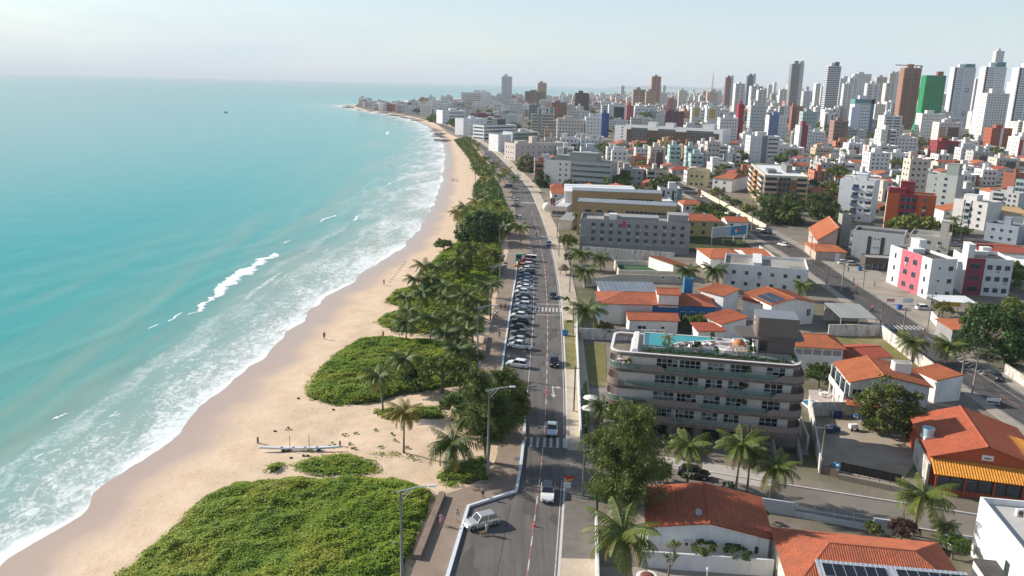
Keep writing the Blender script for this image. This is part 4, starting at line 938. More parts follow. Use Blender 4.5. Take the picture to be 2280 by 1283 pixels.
# loose furniture of the roof terrace and the corner balcony
def m2w(x, y, z): c, s = math.cos(mANG), math.sin(mANG); return (mA[0] + x * c - y * s, mA[1] + x * s + y * c, z)
def at(name, x, y, label, cat, group=None, rz=0.0, z=ZR + 0.04): return empty(name, m2w(x, y, z), mANG + rz, label, cat, group)
GRP = 'furniture on the roof terrace'
tabm = paint((0.13, 0.10, 0.085), 0.5); whitef = paint((0.72, 0.70, 0.67), 0.6); rattan = paint((0.36, 0.27, 0.19), 0.8)
for k, (x, y) in enumerate(((11.2, 3.3), (12.0, 4.9))):
    t = at('round_table', x, y, ['round dark terrace table nearest the hedge', 'round dark terrace table nearest the pool'][k], 'table', GRP); MB().lathe([(0.62, 0.7), (0.66, 0.74), (0.62, 0.78)], 18).build('table_top', tabm, t); MB().lathe([(0.32, 0), (0.1, 0.08), (0.08, 0.7)], 10).build('leg', tabm, t)
    for q in range(4):
        w = q * 1.57 + 0.6; c = at('stool_chair', x + 1.0 * math.cos(w), y + 1.0 * math.sin(w), 'small pale chair at ' + ['the round table nearest the hedge', 'the round table nearest the pool'][k], 'chair', 'chairs at the round terrace tables', w + 1.57)
        MB().lathe([(0.22, 0), (0.26, 0.42), (0.2, 0.46)], 10).build('seat', whitef, c); MB().bbox(-0.25, 0.25, -0.3, -0.2, 0.4, 0.8, 0.04).build('backrest', whitef, c)
for k, (x, y) in enumerate(((13.6, 6.2), (14.7, 6.5), (15.7, 6.8))):
    t = at('sun_lounger', x, y, ['white sun lounger closest to the rooftop pool', 'middle white sun lounger by the rooftop pool', 'white sun lounger farthest from the rooftop pool'][k], 'sun lounger', 'sun loungers by the rooftop pool', 0.5)
    MB().bbox(-0.33, 0.33, -0.2, 1.2, 0.22, 0.36, 0.04).build('mattress', whitef, t); MB().add([(-.33, -.2, .3), (.33, -.2, .3), (.33, -.85, .75), (-.33, -.85, .75), (-.33, -.15, .2), (.33, -.15, .2), (.33, -.8, .65), (-.33, -.8, .65)], [(0, 3, 2, 1), (4, 5, 6, 7), (0, 1, 5, 4), (1, 2, 6, 5), (2, 3, 7, 6), (3, 0, 4, 7)]).build('backrest', whitef, t)
    for a, b in ((-.28, -.1), (.28, -.1), (-.28, 1.1), (.28, 1.1)): MB().box(a - .03, a + .03, b - .03, b + .03, 0, .22).build('leg', tabm, t)
dch = None
for k, (x, y) in enumerate(((19.6, 4.7), (20.4, 3.1))):
    t = at('dining_table', x, y, ['long dining table on the roof terrace, farther from the hedge', 'long dining table on the roof terrace, nearer the hedge'][k], 'table', GRP, 0.15); MB().bbox(-1.2, 1.2, -0.4, 0.4, 0.68, 0.76, 0.03).build('table_top', rattan, t)
    for a in (-1, 1):
        for b in (-.3, .3): MB().box(a - .04, a + .04, b - .04, b + .04, 0, .68).build('leg', rattan, t)
    for q in range(8):
        cx, cy = -0.9 + (q % 4) * 0.6, (-0.68 if q < 4 else 0.68); c15, s15 = math.cos(.15), math.sin(.15)
        c = at('dining_chair', x + cx * c15 - cy * s15, y + cx * s15 + cy * c15, 'white chair at the long dining table ' + ['farther from the hedge', 'nearer the hedge'][k], 'chair', 'chairs at the long dining tables', 0.15 + (math.pi if q >= 4 else 0))
        MB().bbox(-.2, .2, -.2, .2, .4, .48, .03).build('seat', whitef, c); MB().bbox(-.2, .2, -.26, -.19, .45, .85, .03).build('backrest', whitef, c)
        for a in (-.16, .16): MB().box(a - .02, a + .02, -.16, -.12, 0, .4).build('leg', rattan, c); MB().box(a - .02, a + .02, .12, .16, 0, .4).build('leg', rattan, c)
orange = paint((0.50, 0.19, 0.075), 0.8)
t = at('lounge_pod', 20.0, 6.6, 'rounded terracotta lounge pod beside the hot tub', 'lounge pod', GRP); MB().lathe([(0.75, 0), (1.0, 0.35), (0.95, 0.9), (0.55, 1.35), (0.05, 1.5)], 18).build('shell', orange, t, smooth=True); MB().lathe([(0.6, 0.02), (0.55, 0.3)], 12, (0, -0.55)).build('cushion', whitef, t)
for k, (x, y, lb) in enumerate(((15.0, 2.6, 'white curved sofa behind the hedge'), (16.9, 3.0, 'white armchair group beside the terrace plants'))):
    t = at('terrace_sofa', x, y, lb, 'sofa', GRP, 0.4 - k); MB().bbox(-1, 1, -.4, .4, .1, .42, .08).build('seat', whitef, t); MB().bbox(-1, 1, .3, .5, .4, .8, .06).build('backrest', whitef, t)
t = at('pouffe', 13.9, 2.3, 'cube planter seat in terracotta behind the hedge', 'pouffe', GRP); MB().bbox(-.45, .45, -.45, .45, 0, .8, .06).build('body', orange, t); MB().bbox(-.4, .4, -.4, .4, .8, .86, .02).build('cushion', rattan, t)
t = at('pouffe', 15.9, 3.9, 'flat round terracotta pouffe on the roof terrace', 'pouffe', GRP); MB().lathe([(.45, 0), (.5, .2), (.45, .4)], 14).build('body', orange, t); MB().lathe([(.4, .4), (.3, .43)], 14).build('cushion', rattan, t)
potl = leafmat((0.03, 0.09, 0.02), 'pot plant leaf', 0.1)
def potplant(x, y, h, label, z=ZR + 0.04, leaf=None, seed=0, pot=None, s=0.5):
    t = at('potted_plant', x, y, label, 'plant', None, 0, z); MB().lathe([(.22, 0), (.3, .45), (.26, .45), (.22, .38)], 12).build('pot', pot or paint((0.30, 0.40, 0.36), 0.5), t)
    C, q = clumps((s, s, s * 1.2), 10, seed, .3, .5, bottom=-.6); V, F = leaf_cloud(C + np.array([0, 0, h]), q, 18, .2, seed, aspect=.35); link('foliage', npmesh('foliage', V, F, leaf or potl), t); MB().tube([(0, 0, .35), (0, 0, h)], .035, 5).build('stem', BARK, t)
potplant(13.0, 2.0, 1.1, 'leafy plant in a pale pot left of the terracotta cube', seed=1); potplant(13.4, 3.0, 1.3, 'bushy plant behind the terracotta cube', seed=2); potplant(16.3, 1.9, 1.0, 'low pot plant in the middle of the hedge line', seed=3); potplant(21.5, 2.0, 1.3, 'tall banana-leaved pot plant in front of the lift core', seed=4, s=.6)
potplant(21.6, 5.6, 1.4, 'climbing plant on the pale side of the lift core', seed=5); potplant(15.9, 9.2, 1.0, 'pot plant on the platform left of the hot tub', seed=6); potplant(9.0, 3.0, 0.7, 'green bush in the planter at the pool corner', seed=7, s=.9, leaf=leafmat((0.06, 0.14, 0.02), 'fresh leaf', 0.1))
potplant(2.9, 0.9, 0.9, 'yellow-green pot plant on the open corner balcony', FL[3] + 0.02, LEAF_Y, 8)
for k, (li, x) in enumerate(((3, 21.2), (2, 21.0), (1, 20.9))): potplant(x, 0.9, 1.3, 'balcony plant on the %s storey beside the dark window bay' % ['top', 'second highest', 'third highest'][k], FL[li] + 0.02, LEAF_D, 10 + k)
x, y, z = m2w(9.0, 3.4, ZR + 0.4); palm('small feathery palm in the planter at the rooftop pool', x, y, 1.5, 1.5, z, 12, PALM_Y, group=None, yel=0)
for k, (x, y) in enumerate(((1.3, 2.4), (2.3, 1.9), (1.5, 4.0))):
    t = at('balcony_chair', x, y, 'pale wicker chair on the open corner balcony', 'chair', 'chairs on the corner balcony', k * 2.0, FL[3] + .01); MB().bbox(-.35, .35, -.35, .35, .15, .42, .06).build('seat', whitef, t); MB().bbox(-.35, .35, -.4, -.28, .4, .85, .05).build('backrest', whitef, t)
# garden in front: parasols, shrubs
def parasol(label, px, py, r, h, mat, group=None):
    x, y = G(px, py); t = empty('parasol', (x, y, 0), 0, label, 'parasol', group); MB().lathe([(r, h - .35), (r * .98, h - .30), (.05, h + .12)], 8).build('canopy', mat, t); MB().tube([(0, 0, 0), (0, 0, h + .2)], .035, 6).build('pole', STEEL, t); MB().lathe([(.3, 0), (.3, .1)], 12).build('base', CONC, t)
parasol('white garden parasol behind the ivy fence, the farther one', 1314, 912, 1.35, 2.5, whitef, 'white parasols at the garden front'); parasol('white garden parasol behind the ivy fence, the nearer one', 1310, 936, 1.3, 2.5, whitef, 'white parasols at the garden front')
# ------------------------------------------------------------------ houses of the near blocks
BLUE = (0.03, 0.15, 0.34)
def nh(*a, **k):
    r = house(*a, **k); par, W, D = r; occupy(np.array([par.location.x, par.location.y]), par.rotation_euler.z, W, D)
    LANDMARKS.append((P(par.location.x + W / 2, par.location.y, 3), a[0])); return r
hA, W, D = nh('white house under a long clay-tiled gable roof, below the side street', (1436, 1174), (1724, 1203), (1450, 1084), 3.5, 4.8, 'y', wallc=(0.70, 0.72, 0.74), wins=[('f', .70, 1.3, 1.8, 1.1), ('f', .88, 1.2, .6, 1.1)])
ac_unit(hA, 'f', W * .34, 1.5, W, D).location.y = .45; ac_unit(hA, 'f', W * .56, 1.7, W, D).location.y = .45
dsh = MB().lathe([(.02, 0), (.35, .06), (.45, .14), (.43, .15), (.33, .08), (.02, .03)], 14).build('satellite_dish', paint((.35, .37, .40)), hA, (W * .42, 2.2, 4.9), (1.0, 0, .5))
hB, W, D = nh('large hipped clay-tiled house with solar panels at the bottom edge', (1760, 1322), (2194, 1367), (1712, 1174), 4.0, 6.4, 'x', 'hip', hip=5.0, rx=.5, wallc=(.68, .62, .5))
SOL = paint((0.008, 0.009, 0.014), 0.12, 0.8, 'solar cells'); ALU = paint((0.62, 0.63, 0.64), 0.35, metal=.6)
def solar(par, x0, y0, cols, rows, z, slope, pw=1.05, ph=1.9, rz=0.0, frame=True, base=None):
    t = empty('solar_rack', (0, 0, 0)) if False else None
    for c in range(cols):
        for r in range(rows):
            m = MB(); m.box(0.02, pw - .02, 0.02, ph - .02, 0, .05, 0); m.box(-.005, .02, 0, ph, -.02, .055, 1); m.box(pw - .02, pw + .005, 0, ph, -.02, .055, 1); m.box(.02, pw - .02, 0, .02, -.02, .055, 1); m.box(.02, pw - .02, ph - .02, ph, -.02, .055, 1)
            o = m.build('solar_panel', [SOL, ALU], par, (x0 + c * (pw + .03), y0 + r * (ph + .03) * math.cos(slope), z + r * (ph + .03) * math.sin(slope)), (slope, 0, 0))
A, ang, W, D = obb(5.6, (1835, 1300), (2190, 1332), (1841, 1251))
t = empty('solar_canopy', (A[0], A[1], 0), ang, 'white ribbed canopy carrying rows of black solar panels', 'solar canopy')
roof_plane(t, [(0, 0, 5.1), (W, 0, 5.1), (W, D, 5.75), (0, D, 5.75)], ALU, .5, .08, 'canopy_sheet', .05); sl_ = math.atan(.65 / D); solar(t, .55, D - 4.4, 6, 2, 5.22 + (D - 4.4) * math.tan(sl_), sl_); solar(t, 8.0, D - 4.4, 7, 2, 5.22 + (D - 4.4) * math.tan(sl_), sl_)
for x in (.3, W - .3): MB().box(x - .08, x + .08, D - .3, D - .14, 0, 5.6).build('post', ALU, t)
# white modern building on the right edge
bx, by = G(2157, 1233); hW = HT(bx, by, 1106); far_ = G(2183, 1106, hW); near_ = G(2330, 1288, hW); v = far_ - near_; D = float(np.linalg.norm(v)); ang = math.atan2(v[1], v[0]) - math.pi / 2
wb_ = block('white flat-roofed modern house at the right edge', near_, ang, 13, D, hW - .8, 2, (.78, .77, .75), roofm=surf('pale roof screed', (.45, .43, .41), (.52, .5, .48), .4, .9, 3.), heads=(), cat='house', name='house')
window(wb_, 'l', D * .46, 3.2, 1.0, 1.4, 13, D, 1, 1, DARKFR, glass((.02, .04, .03)))
for k in range(2):
    c = link('condenser', AC_ME, wb_, (3.4 + k * .75, D - 2.2 - k * .6, hW - .7), (0, 0, .2), (1.3, 1.3, 1.4))
a_ = MB(); a_.box(-2.4, -.05, D * .62 - 3.4, D * .62 - .2, -.2, 3.0); a_.build('annex', wall((.7, .69, .67), .6), wb_); MB().box(-2.5, -.02, D * .62 - 3.5, D * .62 - .1, 3.0, 3.15).build('annex_roof', DARKROOF, wb_)
# restaurant with the yellow awning
hR, W, D = nh('restaurant under a weathered clay gable roof with a yellow ribbed awning', (2070, 1017), (2345, 1052), (2028, 925), 4.4, 6.9, 'y', rx=.46, tl=tile((.47, .115, .055), .55), wallc=(.42, .10, .045), cat='restaurant', name='restaurant')
roof_plane(hR, [(.3, -2.5, 2.95), (W, -2.5, 2.95), (W, .42, 4.1), (.3, .42, 4.1)], TILE_Y, .36, .08, 'awning', .09)
g_ = MB(); g_.box(.6, W, -2.2, -2.05, 0, .9); g_.build('plinth', wall((.30, .07, .035)), hR)
for k in range(8): window(hR, 'f', 1.6 + k * 1.75, .9, 1.6, 1.7, W, D, 1, 1, DARKFR, GL, off=2.05)
for k in range(5): MB().box(.6 + k * 3.6, .85 + k * 3.6, -2.35, -2.15, 0, 2.95).build('post', wall((.35, .08, .04)), hR)
sg = MB().bbox(W * .43, W * .43 + 1.5, .36, .42, 4.7, 5.5, .02).build('sign_board', paint((.72, .7, .66)), hR); lettering('RESTAURANTE', .2, paint((.12, .05, .04)), hR, (W * .43 + .06, .33, 5.0)) if False else MB().box(W * .43 + .3, W * .43 + 1.2, .34, .36, 4.95, 5.12).build('sign_print', paint((.12, .06, .05)), hR)
pw_ = MB(); pw_.box(-.1, .25, -.2, D * .55, -.1, 3.4); pw_.build('side_wall', dirtywall(), hR)
rr = roof_plane(hR, [(W * .78, D * .05, 5.35), (W * 1.0, D * .05, 4.55), (W * 1.0, D * .62, 4.55), (W * .78, D * .62, 5.35)], TILE_Y, .36, .05, 'patched_roof', .09)
wt, _w, _d = None, None, None
x, y = G(2065, 972, 4.9); t = empty('water_tank', (x, y, 4.6), 0, 'round pale-blue water tank standing on the restaurant roof', 'water tank'); MB().lathe([(.75, .5), (.85, 1.7), (.8, 1.7), (.72, 1.0), (.0, .95)], 20, cap=False).build('drum', paint((.38, .56, .62)), t); MB().box(-.7, .7, -.7, .7, 0, .5).build('plinth', wall(WHITE), t)
hC, W, D = nh('white two-storey house with bright orange gable roof and oval tank', (1890, 852), (2079, 864), (1844, 806), 6.1, 7.7, 'y', rx=.41, tl=TILE_O, wins=[('f', .12, 3.4, 1.6, 1.5), ('f', .80, 4.0, .8, .7)])
for k in range(4): MB().box(-.35, -.1, .5 + k * (D - 1.4) / 3, .75 + k * (D - 1.4) / 3, 0, 6.0).build('column', wall(WHITE), hC)
MB().box(-.5, .4, .3, D - .4, 2.8, 3.05).build('balcony_slab', wall(WHITE), hC); MB().box(-.5, -.4, .3, D - .4, 3.05, 3.9).build('balcony_rail', wall(WHITE), hC)
MB().box(.35, .44, .8, D - .8, 3.1, 5.3).build('verandah_opening', GL, hC)
tk = MB(); tk.prism(rounded(W * .62, W * .62 + 3.2, D * .42, D * .42 + 2.0, .4, 1.0, 1.0, .4), 6.0, 8.6); tk.build('tank_house', wall(WHITE), hC); MB().prism(rounded(W * .62 + .2, W * .62 + 3.0, D * .42 + .2, D * .42 + 1.8, .3, .9, .9, .3), 8.6, 8.64).build('tank_top', CONC, hC)
roof_plane(hC, [(-.2, -1.4, 2.5), (W * .42, -1.4, 2.5), (W * .42, .4, 3.1), (-.2, .4, 3.1)], TILE_O, .26, .08, 'porch_roof')
nh('small white block with a pitched orange roof beside the inland avenue', (2086, 848), (2146, 842), (2044, 820), 4.3, 4.9, 'y', 'shedl', tl=TILE_O, o=.1)
hE, W, D = nh('white two-storey house with hipped orange roof behind the lift tower', (1762, 772), (1885, 779), (1757, 741), 6.0, 7.4, 'x', 'hip', hip=3.0, tl=TILE_O, wins=[('f', .66, 2.4, 1.0, .8), ('f', .80, .2, 1.0, 2.0)])
for k in range(5): MB().box(W * .18 * k + .6, W * .18 * k + .6 + W * .15, .38, .44, 4.5, 5.5).build('lattice_vent', paint((.30, .28, .27)), hE)
nh('low outbuilding with mossy red tiles behind the orange-roofed house', (1884, 801), (1990, 796), (1882, 768), 3.0, 3.9, 'x', 'gable', tl=TILE_R)
hG, W, D = nh('white house with solar panels on an orange roof slope', (1717, 680), (1820, 674), (1687, 650), 5.3, 6.6, 'y', rx=.5, tl=TILE_O, wins=[('f', .52, 2.2, .7, 1.3), ('f', .85, 2.0, 1.1, 1.8)])
sl2 = math.atan2(1.3, W * .5)
for c in range(6):
    for r in range(2):
        m = MB(); m.box(0, 1.9, 0, 1.05, 0, .05, 0); m.box(0, 1.9, -.03, 0, 0, .06, 1); m.box(-.03, 0, 0, 1.05, 0, .06, 1); m.build('solar_panel', [SOL, ALU], hG, (.5 + r * 1.95 * math.cos(sl2), .6 + c * 1.12, 5.48 + r * 1.95 * math.sin(sl2) + .5 * math.tan(sl2)), (0, -sl2, 0))
nh('dark red lean-to roof between the blue house and the solar house', (1650, 674), (1712, 682), (1632, 650), 4.2, 5.0, 'y', 'shedr', tl=TILE_R)
nh('narrow white and blue house with a steep orange roof', (1612, 660), (1650, 652), (1594, 637), 6.4, 7.3, 'y', 'shedl', tl=TILE_O, wallc=(.66, .66, .66))
hL, W, D = nh('long bright blue house under an uneven clay-tiled hip roof', (1332, 676), (1597, 684), (1321, 649), 5.0, 6.6, 'x', 'hip', hip=6.5, wallc=BLUE, tl=tile((.47, .14, .07), .7), wins=[('f', .50, 1.6, 1.5, 1.6), ('f', .72, 1.4, 1.2, 2.2), ('f', .80, 1.4, 1.2, 2.2), ('f', .88, 1.4, 1.2, 2.2), ('f', .95, 1.4, 1.2, 2.2), ('f', .32, 1.4, 2.4, 2.2)])
MB().box(.44, W * .46, .38, .448, 0, 4.9).build('white_front', wall((.62, .62, .60)), hL)
d_, dw, dd_ = nh('clerestory storey with its own tiled roof on top of the blue house', (1463, 656), (1517, 658), (1458, 640), 7.6, 8.3, 'x', 'gable', wins=[('f', .2, 6.5, .8, .6), ('f', .85, 6.5, .8, .6)], base=4.8, cat='roof storey', name='roof_storey', rib=.26)
x, y = G(1522, 655, 3); t = block('bright blue water tower rising behind the blue house', (x, y), mANG * .3, 2.2, 2.2, 6.6, 2, (.05, .20, .34), heads=(), name='water_tower', cat='water tower', parapet=.4)
nh('white lean-to under greenhouse-grey sheet behind the blue house', (1338, 652), (1470, 654), (1350, 630), 3.4, 3.8, 'x', 'shed', tl=surf('blue-grey roof sheet', (.15, .17, .20), (.21, .235, .27), .3, .5, 2.), rib=1.2)
nh('orange-roofed annex at the far right end of the blue house', (1560, 664), (1596, 666), (1548, 641), 5.0, 5.6, 'x', 'gable', wallc=BLUE)
nh('small white house with clay gable in front of the blue house', (1398, 713), (1515, 716), (1391, 694), 3.3, 4.2, 'x', 'gable', wins=[('f', .28, 1.1, 2.0, .9), ('f', .68, 1.3, .9, .6)])
nh('white garage with broad clay-tiled slope behind the roof terrace', (1606, 723), (1668, 717), (1588, 700), 3.8, 4.9, 'y', 'shedl')
nh('low tiled roof strip hidden behind the hot tub', (1552, 738), (1618, 738), (1556, 722), 2.8, 3.2, 'x', 'shed', tl=TILE_R)
# white two-storey flats and the houses behind
pL, W, D = blockq('white weathered two-storey flats with grey flat roof', 6.2, (1612, 592), (1800, 607), (1600, 568), 2, (.66, .66, .64), front=[('win', .05, .97, 6, 1.0, 1.0, 1.1)], roofm=CONC, heads=((.38, .0, .10, .9, 1.3),), near=True)
nh('red hipped roof left of the twin gables behind the white flats', (1580, 576), (1665, 577), (1575, 553), 4.6, 6.0, 'x', 'hip', hip=3.5, tl=TILE_O)
nh('red gabled roof right of the hipped one behind the white flats', (1668, 574), (1722, 574), (1652, 553), 4.6, 5.8, 'x', 'gable', tl=TILE_O)
nh('small orange lean-to roof beside the green court', (1498, 595), (1534, 592), (1482, 571), 4.0, 4.8, 'y', 'shedr', tl=TILE_O)
t = empty('sports_court', (*G(1378, 620), 0), -.03, 'long sunken green play court with pale beige walls', 'court'); cw = float(np.linalg.norm(G(1514, 622) - G(1378, 620)))
MB().box(0, cw, 0, 13, .02, 1.2).build('court_floor', surf('green court', (.045, .10, .05), (.065, .13, .06), .3, .9, 2.), t)
for q in ((-.3, cw + .3, -.3, 0), (-.3, cw + .3, 13, 13.3), (-.3, 0, 0, 13), (cw, cw + .3, 0, 13)): MB().box(*q, -.1, 2.6).build('wall', wall((.62, .56, .46)), t)
# grey balcony block
A, B = G(1290, 556), G(1533, 568); W = float(np.linalg.norm(B - A)); gang = math.atan2(*(B - A)[::-1]); gH = HT(*A, 492)
gb = block('dark grey four-storey block with long open galleries facing the court', A, gang, W, 13, gH, 4, (.29, .29, .295), front=[('win', .08, .97, 11, 1.3, 1.2, .9, 1)], left=[('win', .1, .9, 4, 1.2, 1.2)], roofm=CONC, heads=((.42, .2, .5, .5, 1.6), (.98, .1, .18, .5, 3.0)), near=True, parapet=.9)
for k in range(1, 4): MB().box(.3, W * .99, -.5, -.001, k * gH / 4 - .15, k * gH / 4 + .12).build('gallery_ledge', wall((.33, .33, .335)), gb)
MB().box(-.06, -.01, 0, 13, 0, gH + .85).build('white_end_wall', wall((.7, .69, .67)), gb); MB().box(W * .26, W * .33, 1.0, 4.0, gH + .05, gH + 2.6).build('roof_shelter', wall((.7, .68, .64)), gb); MB().box(W * .385, W * .415, -.06, -.01, gH - 1.7, gH + .5).build('red_panel', paint((.45, .04, .04)), gb)
for k in range(9): MB().lathe([(.25, 0), (.3, .2), (.1, .35)], 8, (W * (.1 + .09 * k), -.3)).build('planter_pot', paint((.6, .6, .58)), gb, (0, 0, gH / 4 * (1 + k % 3) + .12))
# tan school building wings with panel roofs, white hall
for lb, a, b, yt, D in (('tan brick wing with a grey panel roof behind the grey block', (1284, 523), (1500, 536), 454, 11), ('farther tan brick wing with a grey panel roof', (1272, 492), (1470, 500), 429, 11)):
    A, B = G(*a), G(*b); W = float(np.linalg.norm(B - A)); h = HT(*A, yt); ww = block(lb, A, math.atan2(*(B - A)[::-1]), W, D, h, 3, (.45, .30, .15), front=[('win', .05, .4, 3, 2.2, 1.0), ('band', .5, .9, .9, 1.3, 2)], left=[('panel', 0, .5, 0, 1, (.55, .33, .10)), ('win', .1, .9, 2, 1.2, 1.4)], heads=(), near=False)
    MB().slab([(-.2, -.3, h + 1.0), (W, -.3, h + 1.0), (W, 4.5, h + 1.7), (-.2, 4.5, h + 1.7)], .1).build('panel_roof', surf('grey-blue panels', (.22, .25, .28), (.30, .33, .36), .5, .4, 2.), ww)
nh('large white-roofed hall behind the tan brick wings', (1256, 426), (1418, 431), (1246, 409), 9.0, 9.9, 'x', 'gable', tl=WHITER, rib=None, cat='hall', name='hall')
nh('grey pitched shelter roof at the pavement before the tan wing', (1243, 490), (1274, 492), (1236, 474), 3.6, 4.2, 'x', 'shed', tl=GREYROOF, rib=None, cat='shelter', name='shelter')
blockq('low white restaurant with flat grey roof by the avenue', 3.8, (1228, 461), (1262, 463), (1213, 428), 1, (.66, .66, .66), front=[('band', .05, .95, 1.4, .8)], roofm=surf('pale flat roof', (.5, .51, .52), (.6, .61, .62), .3, .8, 2.), heads=(), parapet=.4)
x, y = G(1218, 480); t = empty('advertising_balloon', (x, y, 0), 0, 'white spherical advertising balloon on a post by the avenue', 'balloon'); MB().lathe([(2.0 * math.sin(R(a)) + .01, 3.6 - 2.0 * math.cos(R(a))) for a in range(0, 181, 15)], 18).build('envelope', whitef, t, smooth=True); MB().tube([(0, 0, 0), (0, 0, 1.7)], .12, 6).build('post', STEEL, t)
# grey metal carport, walls of the lots
A, ang, W, D = obb(4.0, (1872, 707), (1955, 710), (1833, 677)); t = empty('carport', (A[0], A[1], 0), ang, 'grey sheet-metal carport beside the inland avenue', 'carport'); roof_plane(t, [(0, 0, 3.9), (W, 0, 3.9), (W, D, 4.3), (0, D, 4.3)], GREYROOF, .6, .08, 'roof_sheet')
for x in (.2, W / 2, W - .2):
    for y in (.2, D - .2): MB().box(x - .08, x + .08, y - .08, y + .08, 0, 3.85).build('post', STEEL, t)
MB().box(.1, W, D - .5, D - .3, 0, 3.2).build('back_wall', dirtywall(), t)
def wallpx(label, pts, h, th=.25, mat=None, cat='wall', name='boundary_wall'):
    return tag(wall_path(name, [G(*p) for p in pts], th, h, mat or dirtywall(), -.1), label, cat)
LW = wall((.66, .66, .65), .45)
wallpx('white garden wall below the long clay-tiled house', [(1424, 1262), (1720, 1283)], 2.2, mat=wall((.68, .68, .68), .3))
wallpx('white street-side garden wall at the palm-shaded corner', [(1326, 1175), (1330, 1330)], 2.4, mat=LW)
wallpx('blue-grey wall along the side street beneath the palms', [(1590, 1122), (1768, 1149)], 2.0, mat=wall((.50, .53, .57), .3))  # white wall; its blue-grey shade is put into the colour
wallpx('short blue-grey wall right of the wire fence', [(1942, 1183), (2000, 1192)], 2.0, mat=wall((.50, .53, .57), .3))
wallpx('weathered white wall on the avenue side before the parasols', [(1292, 985), (1284, 760), (1284, 690)], 2.2, mat=LW)
wallpx('long stained wall behind the roof-terrace building', [(1290, 755), (1480, 760)], 2.6)
wallpx('stained white wall beside the small pool garden', [(1805, 925), (1908, 925), (1912, 918)], 2.6)
wallpx('yellow-stained white wall between the ramp and the dirt lot', [(1825, 1055), (1800, 905)], 2.3)
wallpx('long weathered wall along the inland avenue', [(2075, 838), (1955, 745)], 2.8)
wallpx('weathered white wall at the far side of the grass lot', [(1843, 748), (1957, 748)], 2.8)
wallpx('stained wall in front of the grey block', [(1295, 575), (1500, 590)], 4.0)
wallpx('beige retaining wall in front of the play court', [(1300, 640), (1380, 628), (1520, 632)], 2.4, mat=wall((.58, .52, .43), .3))
wallpx('cream street wall in front of the brown apartment block', [(1705, 512), (1622, 466), (1560, 432)], 2.2, mat=wall((.68, .6, .48), .3))
wallpx('white wall leading to the satellite dish', [(2112, 760), (2072, 712)], 2.3, mat=LW)
wallpx('white street wall at the far right of the inland avenue', [(2236, 832), (2290, 868)], 2.2)
wallpx('masonry wall of the lot in front of the long weathered wall', [(1800, 640), (1690, 560)], 2.2)
wallpx('low brown wall along the dirt lot pavement', [(1826, 1052), (1866, 1062)], 1.2, .5, bench_m)
wallpx('low concrete kerb wall along the dirt lot', [(1866, 1066), (2004, 1096)], .9, .4, surf('raw concrete', (.25, .22, .18), (.32, .28, .23), .8, .9, 4.))
f = empty('mesh_fence', (*G(1868, 1062), 0), 0, 'black mesh fence on the low wall of the dirt lot', 'fence'); d = G(2003, 1091) - G(1868, 1062); L_ = float(np.linalg.norm(d)); f.rotation_euler.z = math.atan2(d[1], d[0])
for k in range(6): MB().box(k * L_ / 6 + .02, (k + 1) * L_ / 6 - .06, .28, .32, .85, 2.2).build('mesh_panel', paint((.02, .018, .018), .8), f); MB().box((k + 1) * L_ / 6 - .06, (k + 1) * L_ / 6 + .02, .26, .34, 0, 2.3).build('post', DARKFR, f)
f = empty('wire_fence', (*G(1768, 1150), 0), 0, 'pale wire-mesh gate fence along the side street', 'fence'); d = G(1942, 1183) - G(1768, 1150); L_ = float(np.linalg.norm(d)); f.rotation_euler.z = math.atan2(d[1], d[0]); MB().box(0, L_, -.1, .1, 0, .8).build('base_wall', wall((.50, .53, .57), .3), f)  # base wall is white too, shade mixed into its blue-grey colour
for k in range(4):
    MB().box(k * L_ / 4 - .05, k * L_ / 4 + .05, -.05, .05, .8, 2.2).build('post', STEEL, f); m = MB()
    for j in range(14): x = k * L_ / 4 + (j + .5) * L_ / 56; m.box(x - .012, x + .012, -.012, .012, .8, 2.1)
    for z in (1.0, 1.5, 2.1): m.box(k * L_ / 4, (k + 1) * L_ / 4, -.015, .015, z - .015, z + .015)
    m.build('wire_panel', STEEL, f)
# ground of the lots
tag(wall_path('kerb', [(13, 112.9), (40, 103.9), (86, 89.6)], .25, .16, kerb_m, -.02), kind='structure'); tag(wall_path('kerb', [(12, 105.2), (40, 97.0), (86, 82.9)], .25, .16, kerb_m, -.02), kind='structure')
C = np.array([(*(G(1302, 872) + (G(1306, 972) - G(1302, 872)) * q), z) for q in np.linspace(0, 1, 26) for z in (.5, 1.2, 1.9)]); V, F = leaf_cloud(C, np.full(len(C), .42), 34, .13, 77); tag(link('ivy_hedge', npmesh('ivy_hedge', V, F, leafmat((.02, .10, .03), 'ivy', .1))), 'narrow dark green ivy hedge behind the avenue wall by the parasols', 'hedge')
def patch(name, pts, mat, z=0.01):
    mb = MB(); mb.poly([(*G(*p), z) for p in pts]); return struct(mb.build(name, mat))
patch('dirt_lot', [(1826, 1050), (2000, 1082), (2060, 1000), (2030, 905), (1810, 925)][::-1], surf('dusty lot', (.33, .27, .205), (.43, .36, .28), .25, .95, 2.5, c3=(.21, .175, .12), bump=.5))
patch('grass_lot', [(1845, 770), (1990, 800), (2070, 830), (1957, 748), (1846, 748)][::-1], lawn, .012)
patch('grass_lot', [(1290, 765), (1348, 765), (1352, 860), (1292, 860)][::-1], lawn, .012)
patch('paved_yard', [(1296, 865), (1352, 865), (1362, 985), (1300, 985)][::-1], walk_m, .013)
patch('entrance_paving', [(1440, 1010), (1700, 1050), (1760, 1075), (1690, 1085), (1440, 1030)][::-1], surf('pale entrance paving', (.40, .37, .33), (.47, .43, .38), .5, .8, 4.), .011)
patch('grass_lot', [(1500, 560), (1690, 566), (1640, 520), (1540, 520)][::-1], surf('dark rough grass', (.045, .06, .022), (.075, .085, .035), .3, .95, 3.), .012)
